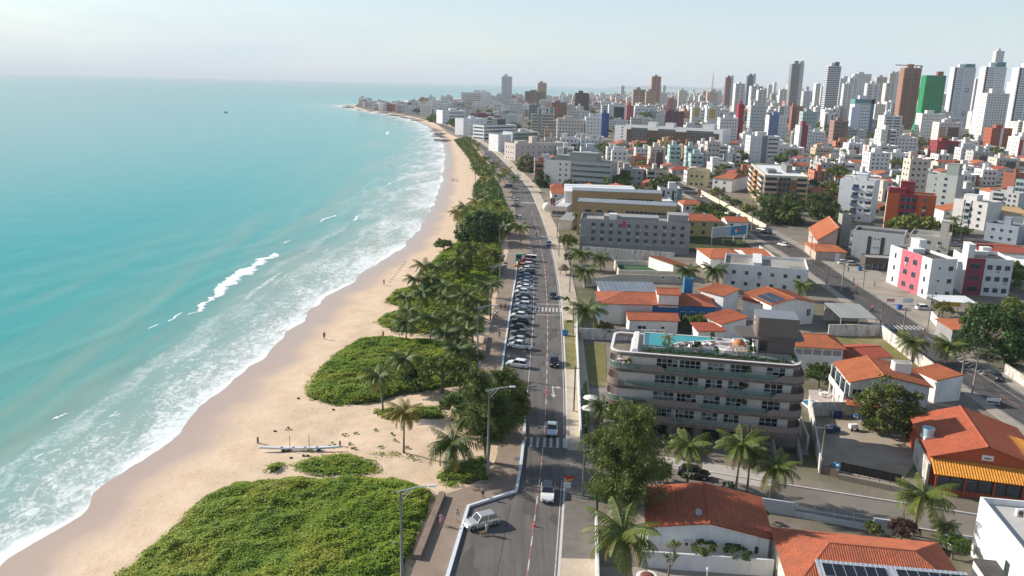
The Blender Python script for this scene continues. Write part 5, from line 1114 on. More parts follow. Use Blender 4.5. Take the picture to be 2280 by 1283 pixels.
patch('garden_paving', [(1335, 1330), (1730, 1330), (1722, 1284), (1424, 1263), (1335, 1262)][::-1], walk_m, .012)
patch('pool_terrace', [(1806, 922), (1906, 922), (1885, 870), (1800, 868)][::-1], surf('terracotta paving', (.42, .36, .32), (.5, .43, .38), .5, .8, 4.), .014)
x, y = G(1814, 905); t = empty('garden_pool', (x, y, 0), .1, 'small blue swimming pool in the garden beside the curved building', 'swimming pool'); po = rounded(-1.4, 1.4, -1.6, 2.4, .9, .9, .9, .9); MB().prism(po, .02, .10).build('pool_water', paint((.02, .22, .42), .1), t); pq = dense(po + [po[0]], .5); band(pq, -.3, [.02] * len(pq), [.2] * len(pq)).build('pool_edge', copingm, t)
x, y = G(1836, 882); t = empty('garden_table', (x, y, 0), 0, 'white plastic garden table beside the small pool', 'table'); MB().lathe([(.6, .66), (.62, .72)], 14).build('table_top', whitef, t); MB().tube([(0, 0, 0), (0, 0, .66)], .08, 6).build('leg', whitef, t)
for k in range(4):
    w = k * 1.57 + .5; t = empty('garden_chair', (x + .95 * math.cos(w), y + .95 * math.sin(w), 0), w + 1.57, 'white plastic chair at the garden table by the small pool', 'chair', 'white plastic garden chairs'); MB().bbox(-.25, .25, -.25, .25, .38, .45, .02).build('seat', whitef, t); MB().bbox(-.25, .25, -.3, -.22, .4, .9, .02).build('backrest', whitef, t)
    for a in (-.2, .2):
        for b in (-.2, .2): MB().box(a - .025, a + .025, b - .025, b + .025, 0, .38).build('leg', whitef, t)
t = empty('beach_parasol', (*G(1912, 952), 0), 0, 'blue parasol over a handcart under the round tree', 'parasol'); MB().lathe([(1.15, 1.9), (1.1, 2.0), (.04, 2.5)], 8).build('canopy', paint((.02, .10, .42), .6), t); MB().tube([(0, 0, 0), (0, 0, 2.6)], .03, 6).build('pole', whitef, t)
t = empty('handcart', (*G(1899, 958), 0), .2, 'small white vendor handcart under the blue parasol', 'handcart'); MB().bbox(-.7, .7, -.4, .4, .4, 1.1, .04).build('body', whitef, t)
for a in (-.5, .5): MB().lathe([(.25, -.04), (.25, .04)], 12).build('wheel', DARKFR, t, (a, -.45, .25), (math.pi / 2, 0, 0))
t = empty('blue_crate_stack', (*G(1852, 962), 0), .3, 'dark blue cart of crates by the wall of the dirt lot', 'crates'); MB().bbox(-1.2, 1.2, -.6, .6, .2, .9, .05).build('tray', paint((.03, .05, .13), .6), t); MB().bbox(-.9, .3, -.4, .4, .9, 1.3, .05).build('crate', paint((.05, .07, .12), .6), t)
t = empty('tarpaulin_board', (*G(1863, 932), 0), 0, 'upright dark blue panel against the stained white wall', 'panel'); MB().bbox(-.9, .9, .1, .2, 0, 1.3, .02).build('sheet', paint((.02, .03, .16), .6), t); MB().box(-.8, -.7, .0, .1, 0, 1.2).build('brace', STEEL, t)
for k, (a, c, lb) in enumerate((((1858, 1046), (.03, .30, .62), 'bright blue rubbish sack behind the low brown wall'), ((1865, 1050), (.25, .45, .6), 'pale blue rubbish sack behind the low brown wall'), ((1850, 1052), (.22, .09, .06), 'heap of brown bricks behind the low wall'))):
    C, q = clumps((.7, .6, .6), 8, 60 + k, .5, .8); mb = MB(); x, y = G(*a); mb.lathe([(.5, 0), (.75, .3), (.6, .8), (.2, 1.1), (.1, 1.2)], 9).build('rubbish_heap', paint(c, .5), None, (x, y, 0)); tag(bpy.data.objects[-1] if False else COL.objects[-1], lb, 'rubbish')
# billboard
A, B = G(1583, 545), G(1659, 537); d = B - A; L_ = float(np.linalg.norm(d)); t = empty('billboard', (*A, 0), math.atan2(d[1], d[0]), 'long double billboard with blue poster above the dark grass lot', 'billboard'); zb = HT(*A, 527) - .3; zt = zb + 3.4
MB().box(0, L_ * .52, -.1, .1, zb, zt).build('old_poster', surf('peeled poster', (.33, .37, .42), (.46, .50, .54), 1.2, .8, 2.), t); MB().box(L_ * .53, L_, -.12, .1, zb, zt).build('blue_poster', surf('blue poster', (.02, .20, .33), (.03, .28, .42), .6, .6, 2.), t)
MB().lathe([(.01, 0), (.8, 0)], 14, cap=False).build('red_print', paint((.5, .03, .05)), t, (L_ * .76, -.13, (zb + zt) / 2 + .2), (math.pi / 2, 0, 0)); MB().lathe([(.01, 0), (.7, 0)], 14, cap=False).build('pale_print', paint((.55, .62, .6)), t, (L_ * .70, -.128, (zb + zt) / 2 - .2), (math.pi / 2, 0, 0))
for q in ((0, L_, zb - .15, zb), (0, L_, zt, zt + .15)): MB().box(q[0], q[1], -.16, .12, q[2], q[3]).build('frame', ALU, t)
for x in (.4, L_ * .35, L_ * .66, L_ - .4): MB().box(x - .12, x + .12, .1, .34, 0, zt).build('post', STEEL, t)
# satellite dish on the right
t = empty('large_satellite_dish', (*G(2158, 760), 0), 0, 'large white satellite dish in front of the big dark tree', 'satellite dish'); o = MB().lathe([(.02, 0), (.9, .14), (1.7, .5), (1.75, .5), (.9, .08), (.02, -.06)], 24).build('dish', whitef, t, (0, 0, 2.6), (.75, 0, .3), True); MB().tube([(0, 0, 0), (0, 0, 2.5)], .12, 8).build('mast', STEEL, t)
nh('small red-roofed kiosk behind the satellite dish', (2120, 735), (2178, 735), (2105, 715), 3.2, 3.8, 'x', 'shed', tl=TILE_O, wallc=(.3, .3, .3))
t = empty('fabric_canopy', (*G(2095, 700), 0), -.05, 'white and yellow canopy roof before the pink block', 'canopy'); roof_plane(t, [(0, 0, 3.2), (8.5, 0, 3.2), (8, 5.5, 3.7), (-2.5, 5.5, 3.7)], WHITER, None, .1, 'canopy_sheet'); MB().box(.2, 4.4, -.1, 0, 2.2, 3.3).build('yellow_fascia', paint((.65, .42, .04)), t)
for x in (.2, 4, 8.2): MB().box(x - .07, x + .07, .1, .24, 0, 3.2).build('post', STEEL, t)
# ------------------------------------------------------------------ the town: blocks placed one by one
rf = random.Random(11)
def blockb(label, a, b, yt, D, floors, wallc, **kw):
    A, B = G(*a), G(*b); W = float(np.linalg.norm(B - A)); return block(label, A, math.atan2(*(B - A)[::-1]), W, D, HT(*A, yt), floors, wallc, **kw), W
BRN = (.22, .125, .08); PINK = (.52, .13, .17); WINE = (.26, .035, .06); ORB = (.48, .11, .04); TEAL = (.12, .26, .27); NAVY = (.03, .06, .17); SALM = (.52, .30, .23); SAND = (.47, .37, .26); LG = (.50, .50, .49); BW = (.68, .67, .66)
p, W, D = (None, 0, 0)
A, ang, W, D = obb(11.2, (2076, 577), (2133, 577), (2003, 545)); pk = block('white and pink apartment block facing the inland avenue, left wing', A, ang, W, D, 10.4, 3, BW, front=[('win', .25, .45, 1, .6, .5, 1.5), ('win', .62, .95, 1, 1.3, 1.2)], left=[('panel', .22, .70, 0, 1, PINK), ('win', .26, .66, 2, 1.9, 1.5, 1.0), ('win', .02, .2, 1, .8, 1.4), ('win', .74, .95, 1, .8, 1.4)], roofm=DARKROOF, heads=((.9, .85, .3, .2, 3.2), (.2, .6, .5, .12, 1.2)), near=True)
blockb('white and dark-pink apartment block, right wing behind the canopy', (2141, 655), (2244, 662), 580, 12, 3, BW, front=[('panel', .0, .40, 0, 1, (.30, .06, .09)), ('win', .04, .36, 1, 2.8, 1.4), ('win', .42, .98, 3, 1.3, 1.3)], roofm=DARKROOF, heads=((.02, .2, .14, .4, 4.0), (.5, .9, .4, .08, .9)), near=True)
blockb('pale grey three-storey office block with twin dark window strips', (1893, 573), (2006, 586), 517, 11, 3, (.48, .50, .49), front=[('panel', .30, .37, .15, .9, (.04, .05, .06)), ('panel', .56, .63, .1, .9, (.04, .05, .06)), ('win', .40, .54, 2, .4, .4, 1.2)], left=[('balc', .1, .9, 1.0, (.5, .52, .52))], roofm=DARKROOF, heads=(), near=True)
blockb('cream-edged grey block with a tall water tower', (2020, 562), (2108, 572), 526, 13, 2, (.52, .49, .43), front=[('win', .1, .9, 3, 1.0, 1.0)], roofm=CONC, heads=((.95, .1, .2, .3, 6.0),), near=True)
blockb('low dark shopfront beside the white and pink block', (1924, 601), (1996, 605), 575, 6, 1, (.10, .085, .075), front=[('band', .05, .95, 1.6, .6)], roofm=CONC, heads=(), parapet=.3, cat='shop', name='shop')
A, ang, W, D = obb(15.5, (1703, 391), (1801, 395), (1632, 363)); bb = block('brown and peach six-storey block with rounded corner balconies', A, ang, W, D, 15.0, 6, (.56, .47, .36), front=[('panel', .05, .98, 0, .93, BRN), ('balc', .02, .30, 1.0, (.50, .36, .26)), ('band', .34, .60, 1.6, .8), ('balc', .74, .98, .8, (.45, .30, .20))], left=[('panel', .30, .42, 0, .95, (.05, .04, .04)), ('balc', .02, .28, 1.2, (.62, .50, .40)), ('balc', .44, .70, 1.2, (.50, .27, .12)), ('balc', .76, .98, 1.2, (.62, .50, .40))], roofm=WHITER, heads=((.75, .5, .14, .3, 3.5), (.2, .3, .2, .15, 1.5)), near=True, headc=(.2, .2, .19))
blockb('white block with blue-tinted balconies left of the orange block', (1860, 488), (1936, 496), 402, 12, 5, (.68, .70, .72), front=[('balc', .38, .58, .8, (.10, .14, .24)), ('win', .62, .74, 1, .8, 1.0), ('balc', .78, .99, .7, (.6, .62, .64))], left=[('win', .1, .9, 4, .7, 1.0)], roofm=CONC, heads=((.6, .4, .3, .4, 3.0), (.1, .2, .2, .2, 2.)), near=True)
blockb('orange-red block with a dark recessed centre and cream side', (1966, 513), (2073, 522), 434, 10, 5, ORB, front=[('panel', .25, .62, 0, 1, WINE), ('band', .28, .60, 1.5, .8), ('win', .70, .86, 1, 1.3, 1.5)], left=[('panel', .0, 1, 0, 1, (.70, .55, .45)), ('win', .8, .98, 1, 1.0, 1.0)], roofm=CONC, heads=((.35, .8, .30, .3, 5.0), (.0, .5, .35, .4, 2.4)), headc=(.30, .05, .06), near=True)
blockb('grey-green seven-storey block with a darker right-hand tower', (2052, 482), (2118, 490), 390, 9, 7, (.42, .45, .43), front=[('win', .18, .4, 1, .5, .8), ('win', .5, .75, 1, 1.2, 1.2)], heads=((.98, .3, .4, .5, 5.5),), headc=(.27, .32, .29), roofm=CONC)
blockb('pale four-storey block with dark frame lines', (2116, 502), (2190, 514), 446, 11, 4, (.60, .59, .57), front=[('panel', .30, .34, 0, 1, (.07, .08, .11)), ('panel', .52, .56, 0, 1, (.07, .08, .11)), ('balc', .34, .52, .8, (.35, .37, .36)), ('win', .64, .95, 1, 1.3, 1.2)], heads=((.2, .5, .4, .4, 2.6),), roofm=CONC)
blockb('grey stepped block behind the framed block', (2198, 470), (2262, 478), 428, 10, 4, LG, front=[('balc', .1, .5, .8, (.4, .4, .4)), ('win', .6, .95, 2, 1., 1.1)], roofm=CONC)
blockb('teal glass house at the right edge', (2255, 440), (2300, 445), 402, 10, 3, (.30, .40, .38), front=[('band', .05, .95, 1.7, .6)], roofm=CONC)
blockb('red-brown slab between grey houses at the right edge', (2228, 420), (2256, 424), 385, 8, 4, (.25, .09, .06), roofm=CONC)
h1, W, D = nh('steep orange-tiled house with stacked gables near the crossing', (1818, 536), (1866, 539), (1800, 508), 4.6, 9.6, 'y', 'shedl', tl=TILE_O, wallc=(.50, .40, .34)); nh('low orange-tiled front wing of the steep gabled house', (1815, 560), (1888, 563), (1798, 541), 3.0, 4.0, 'x', 'hip', hip=2., tl=TILE_O, wallc=(.5, .4, .34)); A_ = G(1868, 548); block('grey chimney-like tower at the steep gabled house', A_, 0, 3.6, 3.6, HT(*A_, 482), 3, (.33, .31, .27), heads=(), name='water_tower', cat='water tower')
blockb('dark blue-grey roofed block before the tile-roof row', (2190, 575 - 40), (2262, 545), 500, 10, 2, (.30, .34, .40), front=[('win', .1, .9, 3, 1., 1.1)], roofm=DARKROOF)
nh('long red-tiled roof behind the white and pink block', (2180, 560), (2300, 566), (2165, 540), 3.6, 4.4, 'x', 'gable', tl=TILE_R, rib=None); nh('white house with a sand-coloured roof at the right edge', (2235, 478), (2300, 482), (2228, 458), 6.5, 8.0, 'x', 'hip', hip=2., tl=tile((.58, .38, .18), .2), rib=None)
nh('orange roof house beside the brown balcony block', (1803, 432), (1855, 434), (1799, 416), 5.5, 7.0, 'x', 'gable', tl=TILE_O, rib=None, wallc=(.28, .07, .05))
nh('white villa with orange hip roof by the crossing', (1585, 396), (1632, 400), (1565, 380), 7.0, 8.6, 'x', 'hip', hip=3., tl=TILE_O, rib=None, wins=[('f', .2, 4.2, 1.4, 1.4), ('f', .6, 4.2, 1.4, 1.4), ('f', .2, 1., 1.4, 1.6), ('f', .6, 1., 1.4, 1.6)])
blockb('cream shop building beside the orange-roofed villa', (1528, 415), (1572, 418), 380, 10, 2, (.60, .52, .30), front=[('win', .1, .9, 3, 1.3, 1.2)], roofm=CONC, heads=())
# along the beach avenue
blockb('five-storey block with green-grey galleries and a white end', (1211, 417), (1357, 428), 358, 13, 5, (.37, .40, .38), front=[('panel', 0, .40, 0, 1, (.66, .64, .62)), ('win', .2, .38, 2, 1.1, 1.1), ('band', .42, .99, 1.0, 1.0)], left=[('balc', .1, .9, 1.2, (.55, .57, .55))], roofm=DARKROOF, heads=((.62, .3, .40, .6, 5.0), (.2, .4, .2, .4, 3.0)), headc=(.30, .33, .30))
blockb('long beige four-storey block above the palm clump', (1147, 358), (1259, 354), 322, 15, 3, (.53, .47, .43), front=[('win', .08, .95, 8, 1.1, 1.1)], left=[('win', .1, .9, 4, 1., 1.)], roofm=CONC, heads=((.42, .4, .10, .3, 5.0), (.1, .3, .2, .3, 2.)))
blockb('long white hotel with brown panels and black window bands', (1367, 322), (1606, 338), 280, 20, 6, (.66, .66, .66), front=[('panel', .12, .97, .05, .86, (.075, .048, .036)), ('band', .16, .32, 1.6, .6), ('band', .42, .58, 1.6, .6), ('band', .68, .92, 1.6, .6), ('win', .05, .1, 1, 1.6, 1.4)], roofm=GREYROOF, heads=((.32, .4, .08, .3, 4.5), (.50, .4, .08, .3, 4.5), (.9, .3, .10, .4, 5.0)), cat='hotel', name='hotel_building')
blockb('teal-fronted block beside the rounded white end', (1140, 327), (1199, 325), 296, 14, 4, (.50, .56, .54), front=[('balc', .05, .95, 1.2, (.16, .36, .33))], roofm=CONC)
blockb('white rounded-end block by the beach avenue', (1109, 338), (1138, 337), 302, 14, 4, (.68, .69, .70), front=[('win', .1, .9, 2, .8, .9)], roofm=CONC, heads=())
blockb('white hotel with sloping striped decks near the avenue bend', (1077, 312), (1150, 309), 281, 16, 4, (.70, .70, .70), front=[('band', .02, .98, 1.5, .7)], left=[('band', .05, .95, 1.5, .7)], roofm=DARKROOF, heads=((.6, .3, .25, .5, 6.),), headc=(.12, .12, .13))
blockb('white balcony block by the dune end', (985, 276), (1036, 276), 247, 22, 4, (.72, .71, .70), front=[('band', .3, .95, 1.3, .9), ('win', .02, .25, 2, .8, 1.)], left=[('win', .1, .9, 5, 1., 1.)], roofm=CONC)
blockb('white cubic block right of the dune end', (1040, 302), (1083, 300), 266, 18, 4, (.70, .71, .73), front=[('win', .1, .9, 3, 1.2, 1.1)], left=[('panel', 0, .3, 0, 1, (.25, .26, .28))], roofm=CONC)
blockb('white slab block with rows of balconies on the point', (1026, 238), (1082, 240), 206, 24, 7, (.70, .68, .66), front=[('balc', .03, .78, 1.2, (.68, .66, .64))], roofm=CONC, heads=((.6, .3, .2, .3, 6.), (.9, .3, .15, .3, 6.)))
FARB = [  # left, right, top, foot, floors, colour, style, label
 (1116, 1139, 171, 238, 24, (.66, .64, .62), 'win', 'slim white tower standing alone before the sea horizon'), (1196, 1216, 185, 230, 15, SALM, 'win', 'peach tower right of the lone white tower'), (1168, 1215, 204, 234, 9, (.30, .21, .15), 'balc', 'brown banded slab left of the peach tower'), (1278, 1310, 208, 258, 12, (.12, .07, .055), 'win', 'dark brown tower block in the middle distance'),
 (1238, 1300, 267, 312, 6, (.58, .52, .48), 'win', 'long pinkish six-storey block left of the white corner block'), (1300, 1336, 262, 314, 7, BW, 'win', 'white corner block beside the blue slab'), (1336, 1354, 254, 306, 8, (.04, .10, .30), 'win', 'narrow deep-blue slab beside the white corner block'), (1352, 1392, 234, 272, 9, (.66, .66, .66), 'grid', 'white block with a dark gridded front'), (1392, 1410, 236, 268, 8, (.45, .10, .12), 'win', 'narrow crimson block beside the dark-gridded one'),
 (1405, 1436, 200, 252, 14, (.42, .33, .25), 'balc', 'tan tower pair with dark slot, left part'), (1434, 1456, 204, 254, 13, (.40, .30, .21), 'win', 'tan tower pair with dark slot, right part'), (1455, 1485, 208, 240, 10, (.66, .64, .62), 'win', 'white tower with an orange cap'), (1507, 1528, 202, 244, 12, (.60, .56, .48), 'win', 'pale yellow-edged tower left of the mast'), (1570, 1596, 206, 240, 10, (.55, .40, .33), 'win', 'peach-pink tower below the mast'),
 (1609, 1628, 173, 240, 26, (.24, .10, .085), 'edge', 'slender red-brown tower with a white edge'), (1656, 1677, 169, 240, 27, (.12, .14, .20), 'edge', 'slender dark blue tower with a white edge'), (1746, 1778, 143, 266, 38, (.26, .25, .25), 'edge', 'very tall grey slab tower on the skyline'), (1718, 1726, 184, 224, 20, BW, 'win', 'thin white tower far in the haze'),
 (1824, 1859, 148, 272, 30, (.62, .62, .63), 'stripe', 'tall tower with black and white horizontal stripes'), (1857, 1893, 175, 252, 26, (.62, .61, .60), 'win', 'pale grey twin tower right of the striped tower'), (1888, 1931, 165, 248, 27, (.60, .58, .55), 'win', 'pale tower with a beige crown'), (1938, 1968, 172, 246, 26, (.50, .44, .42), 'balc', 'grey-brown tower under construction'), (1966, 1991, 164, 250, 27, (.46, .42, .39), 'edge', 'tan tower beside the construction crane'),
 (1884, 1938, 222, 306, 12, (.58, .61, .66), 'crown', 'white block with a dark teal crown and blue flank'), (1986, 2034, 152, 288, 30, (.33, .17, .11), 'balc', 'unfinished brick-brown tower below a crane'), (2097, 2154, 151, 280, 30, (.64, .65, .67), 'star', 'white tower with a teal star panel, leftmost of three'), (2158, 2217, 150, 304, 30, (.64, .65, .67), 'star', 'white tower with a teal star panel, middle of three'), (2228, 2292, 152, 310, 30, (.64, .65, .67), 'star', 'white tower with a teal star panel, rightmost of three'),
 (2188, 2213, 114, 262, 40, (.58, .58, .58), 'win', 'highest pale tower behind the starred towers'), (2164, 2230, 209, 322, 20, (.66, .64, .62), 'win', 'white tower with a beige flank before the starred towers'), (2032, 2096, 254, 312, 8, (.66, .65, .63), 'win', 'white stepped block below the green-netted tower'), (2070, 2138, 274, 320, 7, (.64, .58, .54), 'brown', 'white and salmon block with a brown column'), (2183, 2246, 287, 338, 6, (.34, .095, .05), 'brick', 'brick-orange block with a white stair strip'), (2243, 2292, 306, 356, 6, (.66, .64, .64), 'red', 'white block with red side panels at the right edge'),
 (1593, 1640, 264, 314, 7, (.68, .66, .65), 'win', 'white block in front of the crimson column'), (1634, 1651, 234, 312, 10, (.33, .03, .06), 'none', 'crimson column-like tower behind the white block'), (1535, 1557, 240, 276, 6, (.66, .64, .62), 'mustard', 'block with a mustard-yellow corner'), (1567, 1592, 243, 282, 6, (.68, .66, .64), 'mustard', 'white-based block with a mustard top'), (1660, 1700, 236, 300, 9, (.50, .52, .50), 'win', 'pale green-grey block behind the crimson column'), (1700, 1748, 258, 312, 7, (.16, .23, .40), 'side', 'white and blue block left of the wine-red slab'),
 (1765, 1800, 281, 340, 7, (.27, .045, .075), 'edge2', 'wine-red slab with a white edge'), (1775, 1815, 250, 300, 6, (.34, .42, .42), 'win', 'grey-teal block beside the wine-red slab'), (1842, 1884, 270, 320, 6, (.30, .19, .16), 'balc', 'brick block of open floors'), (1655, 1732, 305, 362, 6, (.62, .62, .62), 'mixed', 'large white and grey block above the cross street'), (1690, 1790, 330, 352, 3, (.60, .58, .55), 'win', 'low long white block below the wine-red slab'), (1915, 1978, 342, 388, 5, (.66, .65, .64), 'win', 'white five-storey block with open corner'),
 (2065, 2130, 316, 352, 4, (.28, .045, .055), 'red', 'white and wine-red row building'), (1565, 1600, 318, 372, 5, (.56, .50, .46), 'win', 'pinkish-grey plain block with small windows'), (1440, 1480, 330, 372, 4, (.58, .53, .47), 'brown', 'white house-block with a brown cross panel'), (1484, 1515, 326, 366, 4, (.40, .53, .51), 'balc', 'pale teal block, leftmost of three'), (1520, 1552, 328, 370, 4, (.40, .53, .51), 'balc', 'pale teal block, middle of three'), (1530, 1565, 345, 378, 3, (.40, .53, .51), 'balc', 'pale teal block, rightmost of three'),
 (1405, 1440, 352, 372, 2, (.46, .20, .10), 'win', 'low orange-brown block behind the palm'), (1290, 1345, 330, 352, 2, (.50, .55, .58), 'none', 'low pale-blue roofed hall among trees'), (1462, 1500, 316, 346, 4, (.55, .38, .2), 'win', 'tan block behind the hotel'),
]
def acc(): return rf.choice([(.30, .12, .08), (.16, .17, .19), (.42, .30, .18), (.09, .12, .2), (.40, .12, .07), (.25, .25, .24), (.5, .42, .3), (.3, .04, .05), (.2, .3, .3)])
STL = {'mustard': lambda c: dict(front=[('panel', .3, .95, .45, 1, (.55, .38, .10)), ('win', .05, .9, 3, 1., 1.)], left=[('win', .1, .9, 3, 1., 1.)]), 'duo': lambda c: dict(front=[('panel', .04, .46, .02, .97, (.10, .095, .09)), ('balc', .05, .45, .7, c), ('win', .52, .70, 1, .7, .8, 1.3), ('win', .74, .95, 1, 1.3, 1.2)], left=[('panel', .35, .6, 0, 1, acc()), ('win', .1, .9, 3, .9, 1.)]), 'strip': lambda c: dict(front=[('panel', .12, .22, .06, .95, (.06, .065, .07)), ('panel', .56, .66, .06, .95, (.06, .065, .07)), ('panel', .8, 1., 0, 1, acc()), ('win', .26, .52, 2, 1., 1.1), ('win', .68, .78, 1, .6, .6, 1.5)], left=[('win', .08, .92, 4, 1.1, 1.)]), 'belt': lambda c: dict(front=[('panel', .3, .42, 0, 1, acc()), ('band', .04, .28, 1.2, 1.), ('band', .46, .96, 1.2, 1.)], left=[('balc', .1, .5, .9, c), ('win', .6, .9, 2, .9, 1.)]), 'win': lambda c: dict(front=[('win', .06, .94, 5, 1.2, 1.2)], left=[('win', .1, .9, 4, 1.1, 1.1)]), 'none': lambda c: dict(), 'balc': lambda c: dict(front=[('balc', .08, .46, 1., c), ('balc', .54, .92, 1., c)], left=[('win', .1, .9, 3, 1.1, 1.1)]),  # duo: flat dark panel behind the balconies, recess shade put into its colour
 'grid': lambda c: dict(front=[('panel', .3, .9, .1, .9, (.05, .05, .05)), ('win', .05, .25, 2, .9, 1.1)], left=[('win', .1, .9, 4, 1., 1.)]), 'edge': lambda c: dict(front=[('panel', .72, 1, 0, 1, (.6, .6, .6)), ('win', .74, .98, 2, 1.3, 1.3), ('win', .06, .6, 3, 1.5, 1.2)], left=[('win', .1, .9, 3, 1.1, 1.1)]), 'edge2': lambda c: dict(front=[('panel', 0, .2, 0, 1, BW), ('panel', .75, 1, 0, 1, BW), ('win', .45, .55, 1, .6, .8), ('win', .78, .97, 1, 1.1, 1.)], left=[('panel', 0, 1, 0, 1, BW)]),
 'stripe': lambda c: dict(front=[('band', .02, .98, 1.9, .5)], left=[('band', .05, .95, 1.6, .6)]), 'crown': lambda c: dict(front=[('panel', 0, 1, .9, 1, TEAL), ('panel', .82, 1, 0, 1, (.10, .17, .28)), ('win', .3, .8, 3, 1.6, 1.2)], left=[('panel', 0, .5, 0, .8, (.06, .1, .2)), ('panel', 0, 1, .88, 1, TEAL)]), 'star': lambda c: dict(front=[('panel', 0, .10, 0, 1, (.07, .09, .10)), ('win', .14, .45, 2, 2.2, 1.0), ('win', .5, .95, 3, 1.1, 1.1)], left=[('win', .02, .14, 1, 1.6, 1.8), ('win', .6, .95, 3, .7, .8)]),
 'brown': lambda c: dict(front=[('panel', .4, .85, 0, .8, (.14, .09, .075)), ('panel', .05, .3, 0, .8, SALM), ('win', .08, .92, 5, 1.2, 1.1)], left=[('win', .2, .8, 2, 1., 1.)]), 'brick': lambda c: dict(front=[('panel', .45, .58, 0, 1.0, BW), ('win', .1, .4, 2, .8, 1.0), ('win', .64, .95, 3, 1., 1.1)], left=[('win', .2, .8, 2, 1., 1.)]), 'red': lambda c: dict(front=[('panel', 0, .3, .2, .9, (.42, .05, .06)), ('panel', .55, .8, .1, .9, (.07, .06, .07)), ('win', .35, .95, 3, 1., 1.)], left=[('win', .2, .8, 2, 1., 1.)]), 'side': lambda c: dict(front=[('panel', .55, 1, 0, 1, BW), ('win', .05, .5, 3, 1., 1.1), ('win', .6, .95, 2, 1., 1.)], left=[('panel', 0, 1, 0, 1, BW)]), 'mixed': lambda c: dict(front=[('panel', .40, .58, 0, 1, (.2, .2, .21)), ('balc', .6, .95, 1., (.6, .6, .6)), ('win', .05, .36, 2, .5, .6)], left=[('win', .1, .9, 3, 1., 1.)])}
def farb(xl, xr, yt, yb, fl, c, st, label, group=None, **kw):
    x, y = G(xl, yb); s = SC(y); tot = (xr - xl) / s; k = max(0.0, x / y); D = min(16.0, 10 + tot * .15) if tot > 12 else 9.0
    W = tot - D * k
    if W < tot * .45: D = tot * .5 / max(k, .05); W = tot * .5
    A = G(xl + D * k * s, yb); H = HT(A[0], A[1], yt)
    dw = max(.8, min(1.0, 90 / s / 40)); n = max(2, int(W / 3.2)); f = STL[st](c)
    def rs(sp, L): return [(e if e[0] != 'win' else ('win', e[1], e[2], max(1, int(round((e[2] - e[1]) * L / 3.0))), *e[4:])) for e in sp]
    if y > 700: f = {q: [e for e in v] for q, v in f.items()}
    f = {q: rs(v, W if q == 'front' else D) for q, v in f.items()}
    hd = ((.35, .3, .32, .4, min(6, 2.6 + H * .05)),)
    par = block(label, A, 0.0, W, D, H, fl, c, heads=hd, roofm=CONC, group=group, **f, **kw, **({'cat': 'tower', 'name': 'tower_block'} if H > 45 else {}))
    return par, W, D, H
for row in FARB:
    par, W, D, H = farb(*row)
    if row[6] == 'star':
        for zc in (.62, .22):
            m = MB()
            for k in range(8): w = k * math.pi / 4; m.box(-1.6, 1.6, -.12, -.02, 2.2, 4.6) if False else m.add([(W * .72 + math.cos(w) * 2.6 - math.sin(w) * 1.3, -.08, zc * H + math.sin(w) * 2.6 + math.cos(w) * 1.3), (W * .72 + math.cos(w) * 2.6 + math.sin(w) * 1.3, -.08, zc * H + math.sin(w) * 2.6 - math.cos(w) * 1.3), (W * .72 + math.cos(w) * 5.0, -.08, zc * H + math.sin(w) * 5.0)], [(0, 1, 2)])
            m.lathe([(2.0, 0), (3.2, 0)], 16, cap=False); k0 = len(m.v) - 32
            for i in range(k0, len(m.v)): a, b, _ = m.v[i]; m.v[i] = (W * .72 + a, -.085, zc * H + b)
            m.build('star_panel', paint(TEAL), par)
        MB().box(W * .5, W * .95, 1, D * .6, H + .8, H + 7).build('crown', wall(TEAL), par)
    if row[6] == 'edge': MB().box(W * .7, W * .98, 1, D * .5, H + .8, H + 6.5).build('crown', wall((.5, .5, .5)), par)
    if row[6] == 'stripe': MB().box(W * .55, W * .85, 1, D * .5, H + .8, H + 8).build('crown', wall((.10, .10, .11)), par)
# green-netted tower: netting hangs and flares at the foot
x, y = G(2040, 292); s = SC(y); W = 52 / s * .8; D = 14; A = G(2046, 292); H = HT(*A, 170); t = block('tower wrapped in bright green construction netting', A, 0, W, D, H, 24, (.40, .38, .35), heads=((.9, .3, .3, .4, 7.),), headc=(.35, .1, .08), cat='tower', name='tower_block')
net = surf('green scaffold netting', (.012, .19, .065), (.02, .27, .10), .12, .8, .8); m = MB(); prof = [(0, H + 1.5), (.3, H * .8), (.5, H * .5), (.9, H * .28), (2.2, H * .12), (5.5, .5)]
for (o0, z0), (o1, z1) in zip(prof, prof[1:]):
    o0 += .7; o1 += .7
    for fr in range(12):
        a, b = fr / 12, (fr + 1) / 12; pk_ = .25 * (fr % 2)
        m.add([(-o0 + (W + 2 * .7 + o0 - .7) * a, -o0 * .4 - .5 - pk_, z0), (-o0 + (W + 2 * .7 + o0 - .7) * b, -o0 * .4 - .5 - .25 + pk_, z0), (-o1 + (W + 2 * .7 + o1 - .7) * b, -o1 * .4 - .5 - .25 + pk_, z1), (-o1 + (W + 2 * .7 + o1 - .7) * a, -o1 * .4 - .5 - pk_, z1)], [(0, 3, 2, 1)]) if z1 > H * .25 or fr < 3 else None
    m.add([(-o0, -o0 * .4 - .5, z0), (-o0, D, z0), (-o1, D, z1), (-o1, -o1 * .4 - .5, z1)], [(0, 1, 2, 3)])
m.add([(-.7, -.8, H + 1.5), (W + .7, -.8, H + 1.5), (W + .7, D, H + 1.5), (-.7, D, H + 1.5)], [(0, 1, 2, 3)]); m.add([(W + .7, -.8, H + 1.5), (W + .7, D, H + 1.5), (W + .7, D, H * .25), (W + .7, -.8, H * .25)], [(0, 3, 2, 1)])
m.build('netting', net, t)
ng = paint((.05, .36, .17), .8)
for k in range(7, 24): MB().box(-.9, W + .9, -1.25, -1.1, H * k / 23.0, H * k / 23.0 + .5).build('net_seam', ng, t)
